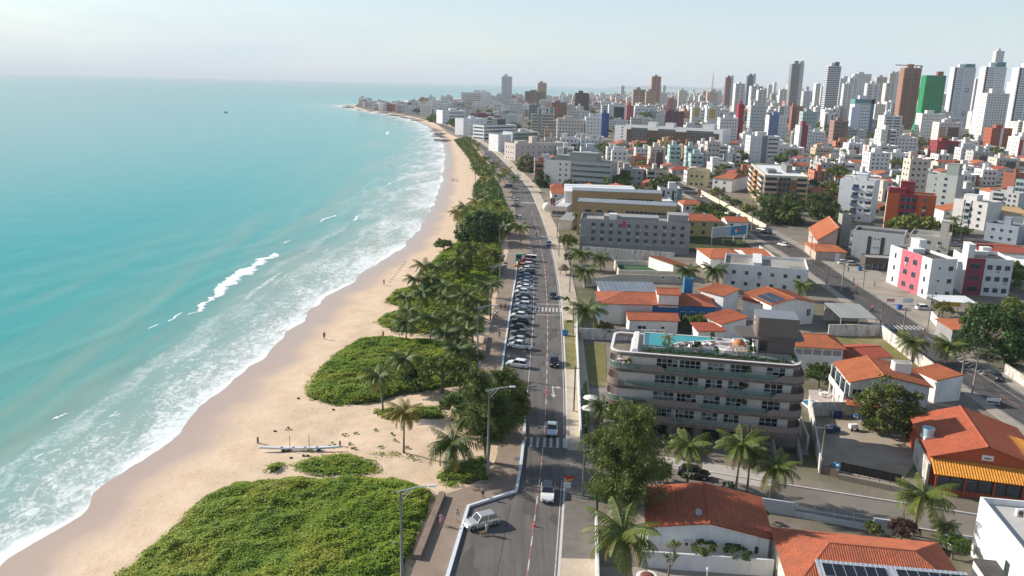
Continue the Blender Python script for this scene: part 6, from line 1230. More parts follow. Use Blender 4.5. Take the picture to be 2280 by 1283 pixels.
for k in range(6): MB().box(W * k / 5 - .25, W * k / 5 + .25, -1.3, -1.26, H * .3, H + 1.4).build('net_seam', ng, t)
# crane and mast
A = G(2020, 288); zt = HT(*A, 146); t = empty('tower_crane', (*A, 0), .3, 'thin tower crane above the unfinished brown tower', 'crane'); MB().box(-.7, .7, -.7, .7, 0, zt).build('mast', paint((.45, .3, .2)), t); MB().box(-38, 12, -.5, .5, zt - 1, zt + .4).build('jib', paint((.45, .3, .2)), t); MB().box(8, 12, -1, 1, zt - 3, zt - 1).build('counterweight', CONC, t)
A = G(1583, 232); zt = HT(*A, 163); t = empty('radio_mast', (*A, 0), 0, 'lattice radio mast on the skyline', 'mast'); m = MB()
for k in range(12):
    z0, z1 = zt * k / 12, zt * (k + 1) / 12; w0, w1 = 4 * (1 - k / 12.5), 4 * (1 - (k + 1) / 12.5)
    for a, b in ((-1, -1), (1, -1), (1, 1), (-1, 1)): m.tube([(a * w0, b * w0, z0), (a * w1, b * w1, z1)], .45, 4)
    m.tube([(-w0, -w0, z0), (w1, -w1, z1)], .25, 4); m.tube([(w0, -w0, z0), (-w1, -w1, z1)], .25, 4)
m.build('lattice', paint((.42, .16, .13)), t); MB().tube([(0, 0, zt * .97), (0, 0, zt + 8)], .4, 5).build('antenna', paint((.5, .3, .28)), t)
occupy((99, 268), 0, 44, 82)
# ------------------------------------------------------------------ infill: every further house or block that can be told apart
def near_label(px, py):
    best = min(LANDMARKS0, key=lambda q: (q[0][0] - px) ** 2 + 4 * (q[0][1] - py) ** 2)
    dx, dy = px - best[0][0], py - best[0][1]
    rel = ('right of' if dx > 0 else 'left of') if abs(dx) > 1.6 * abs(dy) else ('in front of' if dy > 0 else 'behind')
    w = best[1].split(); return rel + ' the ' + ' '.join(w[:7])
LANDMARKS0 = list(LANDMARKS)
PAL = [((.70, .69, .67), 'white'), ((.66, .66, .66), 'white'), ((.73, .70, .66), 'off-white'), ((.62, .60, .57), 'pale grey'), ((.56, .50, .43), 'cream'), ((.45, .44, .43), 'grey'), ((.50, .38, .28), 'tan'), ((.30, .16, .11), 'brown'), ((.50, .20, .13), 'terracotta'), ((.30, .36, .38), 'teal-grey'), ((.55, .44, .20), 'ochre'), ((.24, .05, .07), 'wine-red'), ((.60, .63, .67), 'pale blue')]
PW = [24, 20, 16, 11, 9, 7, 4, 2.5, 2.5, 2.5, 1, 1, 4]
NUM = ['', 'one', 'two', 'three', 'four', 'five', 'six', 'seven', 'eight', 'nine', 'ten', 'eleven', 'twelve', 'thirteen', 'fourteen', 'fifteen', 'sixteen', 'seventeen', 'eighteen']
USED = {}
def onroad(x, y, r):
    if x - r < KR(y) + 6 or (AL(y) - 3 - r < x < AR(y) + 3.4 + r) or (180 < y < 275 and AL(y) < x < AR(y) + 18 + r): return True
    for x0, x1, y0, y1 in ((13, 800, 436, 446), (100, 800, 560, 570), (100, 800, 330, 339), (-10, 900, 640, 650), (172, 182, 240, 1400), (262, 271, 300, 1600), (380, 390, 420, 2000)):
        if x0 - r < x < x1 + r and y0 - r < y < y1 + r: return True
    return 83 < y < 115 and x < 90
NB = 0; FILL = []
def fill(x, y, W, D, fl, ang):
    global NB
    px, py = P(x, y, fl * 1.5)
    if not (730 < px < 2330 and py < 700): return
    for q in ((0, 0), (W, 0), (0, D), (W, D), (W / 2, D / 2)):
        if not free(x + q[0], y + q[1], 1.0): return
    while True:                                # keep the landmarks behind in view
        tp = P(x, y, fl * 2.95 + 1.5)[1]; a, b = P(x, y, 0)[0], P(x + W, y, 0)[0]
        if not any(h[4] > y and min(b, h[1]) - max(a, h[0]) > 2 and tp < h[2] + .74 * (h[3] - h[2]) and P(x, y, 0)[1] > h[3] - 3 for h in HAND): break
        fl -= 1
        if fl < 1: return
    ci = rf.choices(range(len(PAL)), PW)[0]; c, cn = PAL[ci]; k = rf.uniform(.88, 1.05); c = tuple(round(v * k, 2) for v in c)
    small = fl <= 2; tiled = small and rf.random() < .62
    H = fl * 2.95 + (.3 if fl > 2 else 0); A = (x, y); zone = near_label(px, py)
    if tiled:
        tl = rf.choice([TILE, TILE_O, TILE_O, TILE_R]); tn = {TILE: 'clay', TILE_O: 'orange', TILE_R: 'dark red'}[tl]
        lab = '%s %s house with %s tiled roof %s' % (cn, ['', 'single-storey', 'two-storey'][fl], tn, zone)
        par = empty('house', (x, y, 0), ang, None, 'house', 'houses of the inland blocks'); b = MB(); b.box(.4, W - .4, .4, D - .4, -.3, H); rd = H + rf.uniform(1.2, 2.0); ax = rf.random() < .5; yr = D / 2; xr = W / 2
        if ax:
            h = rf.choice([0, 0, 2.5]); b.add([(.4, .4, H), (.4, D - .4, H), (.4, yr, rd - .1)], [(0, 2, 1)]) if not h else None
            for pts in ([(0, 0, H), (W, 0, H), (W - h, yr, rd), (h, yr, rd)], [(W, D, H), (0, D, H), (h, yr, rd), (W - h, yr, rd)]): roof_plane(par, pts, tl, None)
            if h: roof_plane(par, [(0, D, H), (0, 0, H), (h, yr, rd)], tl, None); roof_plane(par, [(W, 0, H), (W, D, H), (W - h, yr, rd)], tl, None)
        else:
            b.add([(.4, .4, H), (W - .4, .4, H), (xr, .4, rd - .1)], [(0, 1, 2)])
            for pts in ([(0, D, H), (0, 0, H), (xr, 0, rd), (xr, D, rd)], [(W, 0, H), (W, D, H), (xr, D, rd), (xr, 0, rd)]): roof_plane(par, pts, tl, None)
        b.build('wall', wall(c), par); wn = MB()
        for f_ in range(fl):
            for i in range(max(1, int(W / 4))): u = W * (i + .5) / max(1, int(W / 4)); wn.box(u - .6, u + .6, .33, .41, f_ * 2.95 + 1., f_ * 2.95 + 2.2)
        tag(wn.build('windows', GL, par), kind='stuff'); occupy(A, ang, W, D)
        if rf.random() < .3: m = MB(); m.lathe([(.6, 0), (.7, 1.0), (.3, 1.25)], 10, (W * .7, D * .8)); m.build('water_tank', paint((.12, .30, .50)), par, (0, 0, H + .3))
    else:
        st = rf.choice(['win', 'win', 'duo', 'strip', 'belt', 'balc', 'mixed', 'brown', 'side', 'edge', 'duo', 'strip'] if fl > 2 else ['win', 'strip', 'duo'])
        if fl > 2 and st in ('brown', 'side') and rf.random() < .5: st = 'win'
        feat = {'win': 'with rows of small windows', 'balc': 'with stacked balconies', 'mixed': 'with a grey centre strip', 'brown': 'with brown and salmon panels', 'side': 'with a white right half', 'edge': 'with a pale right edge', 'duo': 'with recessed balconies beside small windows', 'strip': 'with dark vertical window strips', 'belt': 'with ribbon windows and a coloured stair strip'}[st]
        lab = '%s %s-storey block %s %s' % (cn, NUM[min(fl, 18)], feat, zone)
        f = STL[st](c)
        def rs(sp, L): return [(e if e[0] != 'win' else ('win', e[1], e[2], max(1, int(round((e[2] - e[1]) * L / 2.9))), *e[4:])) for e in sp]
        hd = ((rf.random() * .7, rf.random() * .6, rf.uniform(.18, .35), rf.uniform(.2, .4), rf.uniform(2.4, 4.2)),) + (((rf.random() * .8, rf.random() * .8, .12, .15, 1.6),) if rf.random() < .5 else ())
        par = block('x', A, ang, W, D, H, fl, c, heads=hd, roofm=rf.choice([CONC, CONC, DARKROOF, WHITER, GREYROOF]), group='blocks of the inland town', front=rs(f.get('front', []), W), left=rs(f.get('left', []), D), **({'cat': 'tower', 'name': 'tower_block'} if fl > 14 else {}))
        LANDMARKS.pop()
    lab = ' '.join(lab.split()[:16]); n = USED.get(lab, 0); USED[lab] = n + 1; par['label'] = lab; NB += 1; FILL.append(par)
# beach-side block between the two avenues, then blocks further inland
for y0 in (236, 258, 280, 300, 322, 344, 368, 392, 416, 450, 474, 498, 522, 546, 572, 596, 620, 656, 680, 704, 730, 756, 782):
    x = float(KR(y0)) + rf.uniform(8, 11) if y0 > 290 else float(AR(y0)) + 20
    while x < 470:
        W = rf.uniform(8, 15) if rf.random() < .8 else rf.uniform(15, 22); D = rf.uniform(8, 14); u = rf.random()
        fl = 1 if u < .2 else 2 if u < .52 else 3 if u < .74 else 4 if u < .9 else rf.randint(5, 8)
        if y0 < 620 and fl > 3 and rf.random() < .75: fl = rf.choice([1, 2, 2, 3])
        if x < 90: fl = rf.choice([3, 4, 4, 5, 2]) if y0 > 430 else rf.choice([1, 2, 2])
        yy = y0 + rf.uniform(-3, 3)
        if P(x, yy, 0)[0] > 2330: break
        if NB < 225 and not (onroad(x, yy, 0) or onroad(x + W, yy + D, 0) or onroad(x + W / 2, yy, 0)) and rf.random() < .9: fill(x, yy, W, D, fl, rf.uniform(-.03, .03))
        x += W + rf.uniform(1.0, 4.5)
n1 = NB
# further out the rows thin into bigger blocks; the point at the left, the tower belt at the right
for y0 in (820, 880, 950, 1030, 1120, 1220, 1330, 1450, 1580, 1720):
    x = float(PL(y0)) + rf.uniform(25, 60)
    while x < y0 * .72:
        W = rf.uniform(16, 30); D = rf.uniform(12, 18); k = x / y0; u = rf.random()
        fl = int(rf.choice([3, 4, 4, 5, 6, 8]) if k < .12 else rf.choice([3, 4, 4, 6, 8, 11]) if k < .3 else rf.choice([3, 4, 5, 8, 12, 18]))
        if k < -.02: fl = rf.choice([3, 4, 5])
        if fl >= 9: W = rf.uniform(14, 19)
        if NB < n1 + 130 and rf.random() < .78: fill(x, y0 + rf.uniform(-25, 25), W, D, fl, rf.uniform(-.25, .05))
        x += W + rf.uniform(10, 55)
for y0 in (1060, 1130, 1200, 1270, 1340, 1400, 1460, 1520, 1580, 1640, 1700, 1760):
    for k in range(4): fill(float(PL(y0)) + 12 + k * 34 + rf.uniform(-4, 8), y0 + rf.uniform(-15, 15), rf.uniform(18, 28), rf.uniform(14, 20), rf.choice([3, 4, 4, 5, 6]), rf.uniform(-.5, -.2))
for o in FILL:
    if USED.get(o['label'], 0) > 1: o['group'] = 'look-alikes: ' + o['label'][:60]
# the countless small buildings towards the horizon: one mass
m = MB(); r2 = random.Random(5)
for k in range(1500):
    y = 1500 * (1 + r2.random() ** 1.5 * 4.8); kx = r2.uniform(-.12, .66); x = kx * y
    if x < PL(y) + 40 or not free(x, y, 12): continue
    tall = r2.random() < (.24 if kx > .26 else .06 if kx > .12 else 0.0); h = r2.uniform(30, 85) if tall else r2.uniform(5, 22); w, d = r2.uniform(12, 26), r2.uniform(10, 18); mi = r2.choices([0, 1, 2, 3], [10, 4, 2, 1.5])[0]
    m.box(x, x + w, y, y + d, -1, h, mi); m.box(x + w * .3, x + w * .6, y + 1, y + d * .5, h, h + r2.uniform(2, 5), mi)
    n = int(h / 3.0)
    for f in range(0, n, 1 if tall else 2): m.box(x + w * .12, x + w * .45, y - .3, y, f * 3 + 1, f * 3 + 2.2, 4); m.box(x + w * .58, x + w * .9, y - .3, y, f * 3 + 1, f * 3 + 2.2, 4)
o = m.build('distant_buildings', [wall((.68, .67, .65)), wall((.58, .54, .5)), wall((.42, .36, .32)), wall((.45, .2, .14)), GL]); tag(o, 'mass of pale far-off buildings along the horizon', 'buildings', kind='stuff')
# ------------------------------------------------------------------ dune greenery
def inpoly(x, y, P_):
    c = np.zeros(len(x), bool); n = len(P_)
    for i in range(n):
        (x0, y0), (x1, y1) = P_[i], P_[(i + 1) % n]
        k = ((y0 > y) != (y1 > y)) & (x < (x1 - x0) * (y - y0) / (y1 - y0 + 1e-9) + x0); c ^= k
    return c
def edge_dist(x, y, P_):
    d = np.full(np.shape(x), 1e9)
    for i in range(len(P_)):
        a, b = np.array(P_[i]), np.array(P_[(i + 1) % len(P_)]); ab = b - a; t = np.clip(((x - a[0]) * ab[0] + (y - a[1]) * ab[1]) / (ab @ ab), 0, 1)
        d = np.minimum(d, np.hypot(x - a[0] - t * ab[0], y - a[1] - t * ab[1]))
    return d
def cover_mat():
    t = NT('creeping dune leaves'); g = t.n('NewGeometry'); v = t.coord('Object'); a = t.noise(v, .16, 5, .6); b = t.noise(v, .9, 3)
    c = t.ramp(a, [(.28, (.115, .21, .014)), (.45, (.215, .32, .02)), (.62, (.34, .37, .033)), (.80, (.34, .29, .065))])
    c = t.mix(t.math('MULTIPLY', g.outputs['Random Per Island'], .45), c, (.07, .14, .014)); c = t.mix(t.ramp(b, [(.62, 0.), (.85, .4)]), c, (.24, .20, .06))
    t.set(Base_Color=c, Roughness=.55); t.b.inputs['Specular IOR Level'].default_value = .25
    tr = t.n('BsdfTranslucent'); t.l(c, tr.inputs['Color']); ms = t.n('MixShader', {0: .22}); t.l(t.b.outputs[0], ms.inputs[1]); t.l(tr.outputs[0], ms.inputs[2]); t.l(ms.outputs[0], t.o.inputs['Surface']); return t.m
COVER = cover_mat(); COVERB = surf('dark litter under dune greenery', (.045, .055, .018), (.075, .075, .03), .5, .95, 4.)  # litter: dark green-brown colour showing between the leaves
def dune(label, px, hmax, dens, size, seed, rough=1.0, ext=None, soft=2.0, up=2.0, mat=None):
    P_ = [tuple(G(*p)) for p in px] + [tuple(q) for q in (ext or [])]; a = np.array(P_); r = np.random.default_rng(seed); (x0, y0), (x1, y1) = a.min(0) - 1.5, a.max(0) + 1.5
    def H_(x, y):
        d = edge_dist(x, y, P_); return hmax * (1 - np.exp(-d / soft)) * (.55 + .55 * fbm(x / 4.5, y / 4.5, seed, 3)) + np.clip(d, 0, 1) * rough * (.75 * (fbm(x / 1.25, y / 1.25, seed + 4, 3) - .42) + .9 * (fbm(x / 3.2, y / 3.2, seed + 6, 2) - .45))
    n = int((x1 - x0) * (y1 - y0) * dens); x = r.uniform(x0, x1, n); y = r.uniform(y0, y1, n)
    jit = (fbm(x / 1.5, y / 1.5, seed + 8, 3) - .5) * 3.0
    sd = edge_dist(x, y, P_) * np.where(inpoly(x, y, P_), 1, -1); k = (r.random(n) < np.clip((sd - jit * .8) / 1.3, 0, 1)) & (fbm(x / 2.2, y / 2.2, seed + 12, 3) > .20); x, y, sd = x[k], y[k], sd[k]; n = len(x)
    h = np.where(sd > 0, H_(x, y), -.02); z = np.maximum(h, 0) + r.random(n) * .22
    nv = np.stack([r.normal(size=n) * .55 - .15, r.normal(size=n) * .55, np.full(n, up)], 1); nv /= np.linalg.norm(nv, axis=1)[:, None]; t = np.cross(nv, r.normal(size=(n, 3))); t /= np.linalg.norm(t, axis=1)[:, None]; b = np.cross(nv, t); s = (size * (.55 + .9 * r.random(n)))[:, None]; p = np.stack([x, y, z], 1)
    V = np.stack([p - t * s, p - b * s * .6, p + t * s, p + b * s * .6], 1).reshape(-1, 3); o = tag(link('dune_vegetation', npmesh('dune_vegetation', V, np.arange(4 * n).reshape(-1, 4), mat or COVER)), label, 'ground cover', kind='stuff')
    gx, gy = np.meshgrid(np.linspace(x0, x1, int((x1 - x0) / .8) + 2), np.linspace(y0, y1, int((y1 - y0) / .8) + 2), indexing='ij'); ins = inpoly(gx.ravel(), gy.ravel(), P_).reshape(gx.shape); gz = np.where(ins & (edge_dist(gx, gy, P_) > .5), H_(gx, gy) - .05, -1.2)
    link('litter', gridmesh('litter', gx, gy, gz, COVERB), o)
dune('broad mound of creeping dune greenery in the foreground', [(255, 1283), (330, 1217), (450, 1112), (525, 1077), (700, 1067), (880, 1066), (972, 1098), (962, 1140), (925, 1232), (900, 1290)], 1.5, 105, .125, 1, 1.0, ext=[(-13, 66), (-45, 66)], up=2.0)
dune('small round tuft of dune greenery by the canoe', [(568, 1050), (590, 1036), (632, 1030), (644, 1044), (605, 1058)], .5, 60, .15, 2, .7, soft=.8)
dune('low oval of dune greenery below the canoe', [(643, 1037), (700, 1016), (780, 1011), (845, 1030), (856, 1056), (760, 1066), (670, 1060)], .6, 60, .15, 3, .8, soft=1.)
dune('wide dune mound of greenery in the middle of the beach', [(672, 886), (690, 845), (740, 790), (800, 756), (880, 752), (1000, 765), (1070, 785), (1068, 850), (960, 874), (900, 880), (850, 895), (790, 905), (720, 902)], 1.3, 62, .155, 4, .9)
dune('green strip of dune plants behind the standing bathers', [(832, 717), (860, 700), (960, 688), (1075, 700), (1082, 742), (960, 748), (870, 740)], 1.0, 42, .18, 5)
dune('green strip of dune plants below the palm grove', [(853, 672), (880, 645), (960, 633), (1085, 640), (1092, 702), (960, 702), (890, 690)], 1.1, 36, .19, 6)
dune('dark undergrowth of the palm grove', [(930, 610), (985, 560), (1040, 525), (1118, 535), (1114, 622), (1090, 642), (960, 634)], 1.2, 20, .28, 7)
dune('undergrowth beneath the big palm clump', [(1010, 485), (1050, 452), (1125, 450), (1150, 500), (1120, 536), (1040, 524)], 1.4, 14, .34, 8)
dune('long strip of dune plants further up the beach', [(1050, 452), (1052, 415), (1068, 395), (1100, 392), (1118, 420), (1125, 450)], 1.0, 10, .36, 9, mat=LEAF_G)
dune('far strip of dune plants at the beach bend', [(1010, 312), (1040, 305), (1066, 345), (1105, 385), (1098, 393), (1062, 392), (1040, 350)], 1.0, 5.0, .55, 10, mat=LEAF_G)
dune('scrub under the feathery tree by the promenade', [(960, 1062), (1000, 1035), (1088, 1008), (1096, 1070), (1040, 1086), (985, 1090)], .5, 40, .13, 11, .8, soft=1.)
dune('sparse scrub at the foot of the yellow palm', [(800, 1010), (880, 1005), (960, 1035), (940, 1030), (840, 1018)], .35, 40, .13, 12, .5, soft=.7)
dune('dry scrub beyond the yellow palm', [(812, 915), (860, 905), (985, 905), (1000, 935), (900, 940), (850, 938)], .4, 30, .16, 13, .6, soft=.8)
r = random.Random(4)
sp = []
for k, (px, py) in enumerate([(767, 968), (793, 966), (848, 1000), (880, 985), (873, 970), (905, 1000), (835, 960), (742, 988), (780, 990), (640, 955), (790, 1002), (912, 1018), (735, 995), (690, 1008)]):
    x, y = G(px, py); C, q = clumps((.38, .38, .2), 6, 300 + k, .4, .7, bottom=0); V, F = leaf_cloud(C * np.array([1, 1, 1]) + np.array([x, y, sand_z(x, y) + .15]), q, 20, .10, k); tag(link('dune_sprig', npmesh('dune_sprig', V, F, COVER)), 'small green sprig scattered on the sand around the yellow palm', 'plant', 'sprigs on the sand')
# ------------------------------------------------------------------ palms
PN = [  # base pixel, crown pixel, crown radius in pixels, label, leaf, yellow fronds
 ((1014, 1052), (1008, 988), 60, 'broad dark palm beside the promenade lamp', PALM_D, 1), ((899, 1010), (901, 918), 42, 'yellow-topped palm standing alone on the sand', PALM_Y, 6), ((853, 917), (843, 838), 40, 'windswept palm at the edge of the middle dune mound', PALM_G, 3), ((905, 868), (903, 800), 42, 'palm in the middle of the dune mound', PALM_G, 2), ((1020, 842), (1020, 778), 40, 'palm between the dune mound and the lamp post', PALM_D, 2),
 ((1530, 1078), (1536, 992), 52, 'tall palm before the entrance of the curved building', PALM_G, 3), ((1636, 1108), (1652, 990), 56, 'tall palm of the leaning pair at the gold lettering', PALM_G, 4), ((1662, 1106), (1672, 1000), 44, 'slim palm right behind the leaning pair', PALM_D, 3), ((1712, 1128), (1727, 1040), 52, 'palm with drooping golden fronds at the garage ramp', PALM_G, 5), ((2032, 1192), (2056, 1102), 66, 'large palm before the side street at lower right', PALM_G, 5), ((1392, 1330), (1388, 1190), 84, 'big palm at the lower middle edge of the picture', PALM_G, 3), ((2096, 1205), (2104, 1172), 30, 'low young palm beside the white house', PALM_G, 0),
 ((2030, 806), (2032, 762), 38, 'palm on the grass lot by the inland avenue', PALM_G, 3), ((2107, 808), (2114, 770), 36, 'palm at the far pavement of the inland avenue', PALM_G, 3), ((1305, 745), (1308, 690), 42, 'palm with a shaggy crown behind the avenue wall', PALM_G, 2), ((1527, 648), (1530, 603), 28, 'left palm of the pair before the white flats', PALM_D, 1), ((1586, 645), (1590, 602), 30, 'right palm of the pair before the white flats', PALM_D, 1), ((1296, 600), (1295, 565), 26, 'palm at the corner below the grey block', PALM_G, 2), ((1302, 640), (1302, 603), 30, 'palm leaning over the beige court wall', PALM_G, 2), ((1337, 605), (1338, 575), 24, 'small palm beside the green court', PALM_G, 1),
 ((1785, 668), (1788, 636), 24, 'short palm by the white flats near the inland avenue', PALM_G, 1), ((2175, 715), (2178, 688), 26, 'palm beside the satellite dish', PALM_G, 1), ((1757, 502), (1757, 470), 26, 'palm in front of the great dark tree', PALM_G, 1), ((1458, 416), (1460, 384), 22, 'lone palm above the orange roofs', PALM_D, 1), ((1635, 500), (1637, 482), 16, 'short palm by the billboard', PALM_G, 0), ((1340, 945), (1343, 905), 36, 'young palm beside the white parasols', PALM_D, 0), ((1412, 985), (1408, 912), 36, 'dark palm at the left end of the curved facade', PALM_D, 0), ((2120, 535), (2122, 505), 20, 'palm between grey blocks on the right', PALM_D, 0)]
for b, c, rp, lb, lf, yl in PN: palmpx(lb, b, c, rp, leaf=lf, yel=yl, n=27, group=None)
GROVE = [(901, 661, 5), (938, 652, 6), (910, 692, 5), (904, 717, 4.5), (958, 709, 5), (989, 664, 6), (1014, 697, 6), (1039, 658, 6), (1053, 709, 6), (991, 742, 4.5), (1017, 753, 4), (1081, 636, 5), (941, 591, 6), (955, 619, 5), (997, 638, 5), (1095, 630, 4), (925, 622, 5), (1070, 672, 5), (968, 596, 6), (1040, 735, 5)]
near_r = 0
ORDN = 'first second third fourth fifth sixth seventh eighth ninth tenth eleventh twelfth thirteenth fourteenth fifteenth sixteenth seventeenth eighteenth nineteenth twentieth'.split()
GROVE.sort()
for k, (px, py, h) in enumerate(GROVE):
    x, y = G(px, py, h); palm('feathery palm of the dune grove, %s counting from its beach edge' % ORDN[k], x, y, h, 3.4 * random.uniform(.85, 1.15), n=random.randint(17, 24), lean=(random.uniform(-.05, .16), random.uniform(-.1, .1)), leaf=[PALM_G, PALM_D, PALM_G][k % 3], group='palms of the dune grove', yel=[1, 0, 3][k % 3])
CL2 = [(1029, 460, 9), (1059, 450, 9), (1069, 474, 8), (1043, 488, 7), (1107, 455, 8), (1135, 481, 7), (1161, 507, 6), (1088, 422, 7), (1112, 391, 8), (1083, 379, 9), (1059, 375, 9), (1069, 360, 9), (1102, 365, 9), (1055, 334, 10), (1048, 315, 9), (1043, 308, 8), (1060, 346, 9), (1095, 478, 7), (1018, 472, 7), (1125, 380, 8), (1078, 352, 9), (1145, 395, 7), (1040, 322, 8), (1085, 400, 8), (1075, 440, 7), (1120, 505, 6), (1098, 372, 8), (1062, 322, 9)]
nz2 = [0, 0]; CL2.sort()
for k, (px, py, h) in enumerate(CL2):
    x, y = G(px, py, h); z = 0 if py > 430 else 1
    palm(['palm of the tall clump where the avenue narrows, %s from its left', 'palm of the long row toward the beach bend, %s from its left'][z] % ORDN[nz2[z]], x, y, h, 4.0 * random.uniform(.85, 1.15), n=random.randint(14, 19), lean=(random.uniform(-.05, .12), 0), leaf=[PALM_G, PALM_D, PALM_Y][0 if k % 4 else 1 if k % 8 else 2], group=['palms of the tall clump', 'palms toward the beach bend'][z], fine=py > 430, yel=1 + k % 3); nz2[z] += 1
# ------------------------------------------------------------------ casuarinas
def casuarina(label, x, y, h, r, seed, lead=3, z0=0.0):
    rg = np.random.default_rng(seed); par = empty('casuarina_tree', (x, y, z0), 0, label, 'tree'); mb = MB(); P0, D0 = [], []
    for l in range(lead):
        w = l * 2.1 + seed; ox, oy = (math.cos(w) * r * .42, math.sin(w) * r * .42) if lead > 1 else (0, 0); hh = h * (1 - .14 * l)
        tr = [np.array([ox * min(1, q * 1.6) * (.4 + .6 * q), oy * min(1, q * 1.6) * (.4 + .6 * q), -.2 + hh * q]) for q in np.linspace(0, 1, 7)]; mb.tube(tr, [.30 * (1 - q) + .03 for q in np.linspace(0, 1, 7)], 7)
        for k in range(50):
            q = .30 + .70 * rg.random() ** .85; i = min(5, int(q * 6)); b = tr[i] + (tr[i + 1] - tr[i]) * (q * 6 - i); az = rg.random() * 6.28; ln = r * (.25 + .85 * (1 - q) ** .7) * rg.uniform(.55, 1.1); up = rg.uniform(.25, .9)
            e = b + np.array([math.cos(az) * ln, math.sin(az) * ln, ln * up * .8]); mb.tube([b, (b + e) / 2 + np.array([0, 0, .1]), e], [.05, .03, .01], 4, 0, False); m = int(80 + ln * 46); t = rg.random(m) ** .7
            p = b + (e - b) * t[:, None] * 1.05 + rg.normal(size=(m, 3)) * (.12 + .075 * ln); P0.append(p); D0.append(np.stack([math.cos(az) * .45 + rg.normal(size=m) * .45, math.sin(az) * .45 + rg.normal(size=m) * .45, -.45 + rg.normal(size=m) * .5], 1))
    p = np.concatenate(P0); d = np.concatenate(D0); n = len(p); d /= np.linalg.norm(d, axis=1)[:, None]; t = np.cross(d, rg.normal(size=(n, 3))); t /= np.linalg.norm(t, axis=1)[:, None]; ln = (.24 + .3 * rg.random(n))[:, None]; k = t * .055
    V = np.stack([p - k, p + k, p + d * ln + k * .3, p + d * ln - k * .3], 1).reshape(-1, 3); link('crown', npmesh('crown', V, np.arange(4 * n).reshape(-1, 4), LEAF_C), par); mb.build('trunk', BARK, par)
x, y = G(1084, 1030); casuarina('feathery casuarina beside the promenade, left of its twin', x, y, HT(x, y, 830), 4.6, 3); x, y = G(1136, 1010); casuarina('feathery casuarina overhanging the zebra crossing', x - 1.2, y + 6, HT(x - 1.2, y + 6, 838), 4.4, 8)
x, y = G(1152, 985); casuarina('farthest of the three feathery casuarinas by the parked cars', x - 2.2, y + 12, HT(x - 2.2, y + 12, 850), 4.0, 12); tree('dark rounded shrub tree at the foot of the casuarinas', x - 6.5, y + 3, 3.2, 4.2, 'wide', LEAF_D, 1); tree('glossy shrub between the casuarinas and the dune mound', x - 9.5, y + 9, 3.4, 4.4, 'wide', LEAF_G, 2)
x, y = G(1385, 1165); casuarina('tall feathery casuarina at the corner of the side street', x, y, HT(x, y, 890), 5.8, 5, 4)
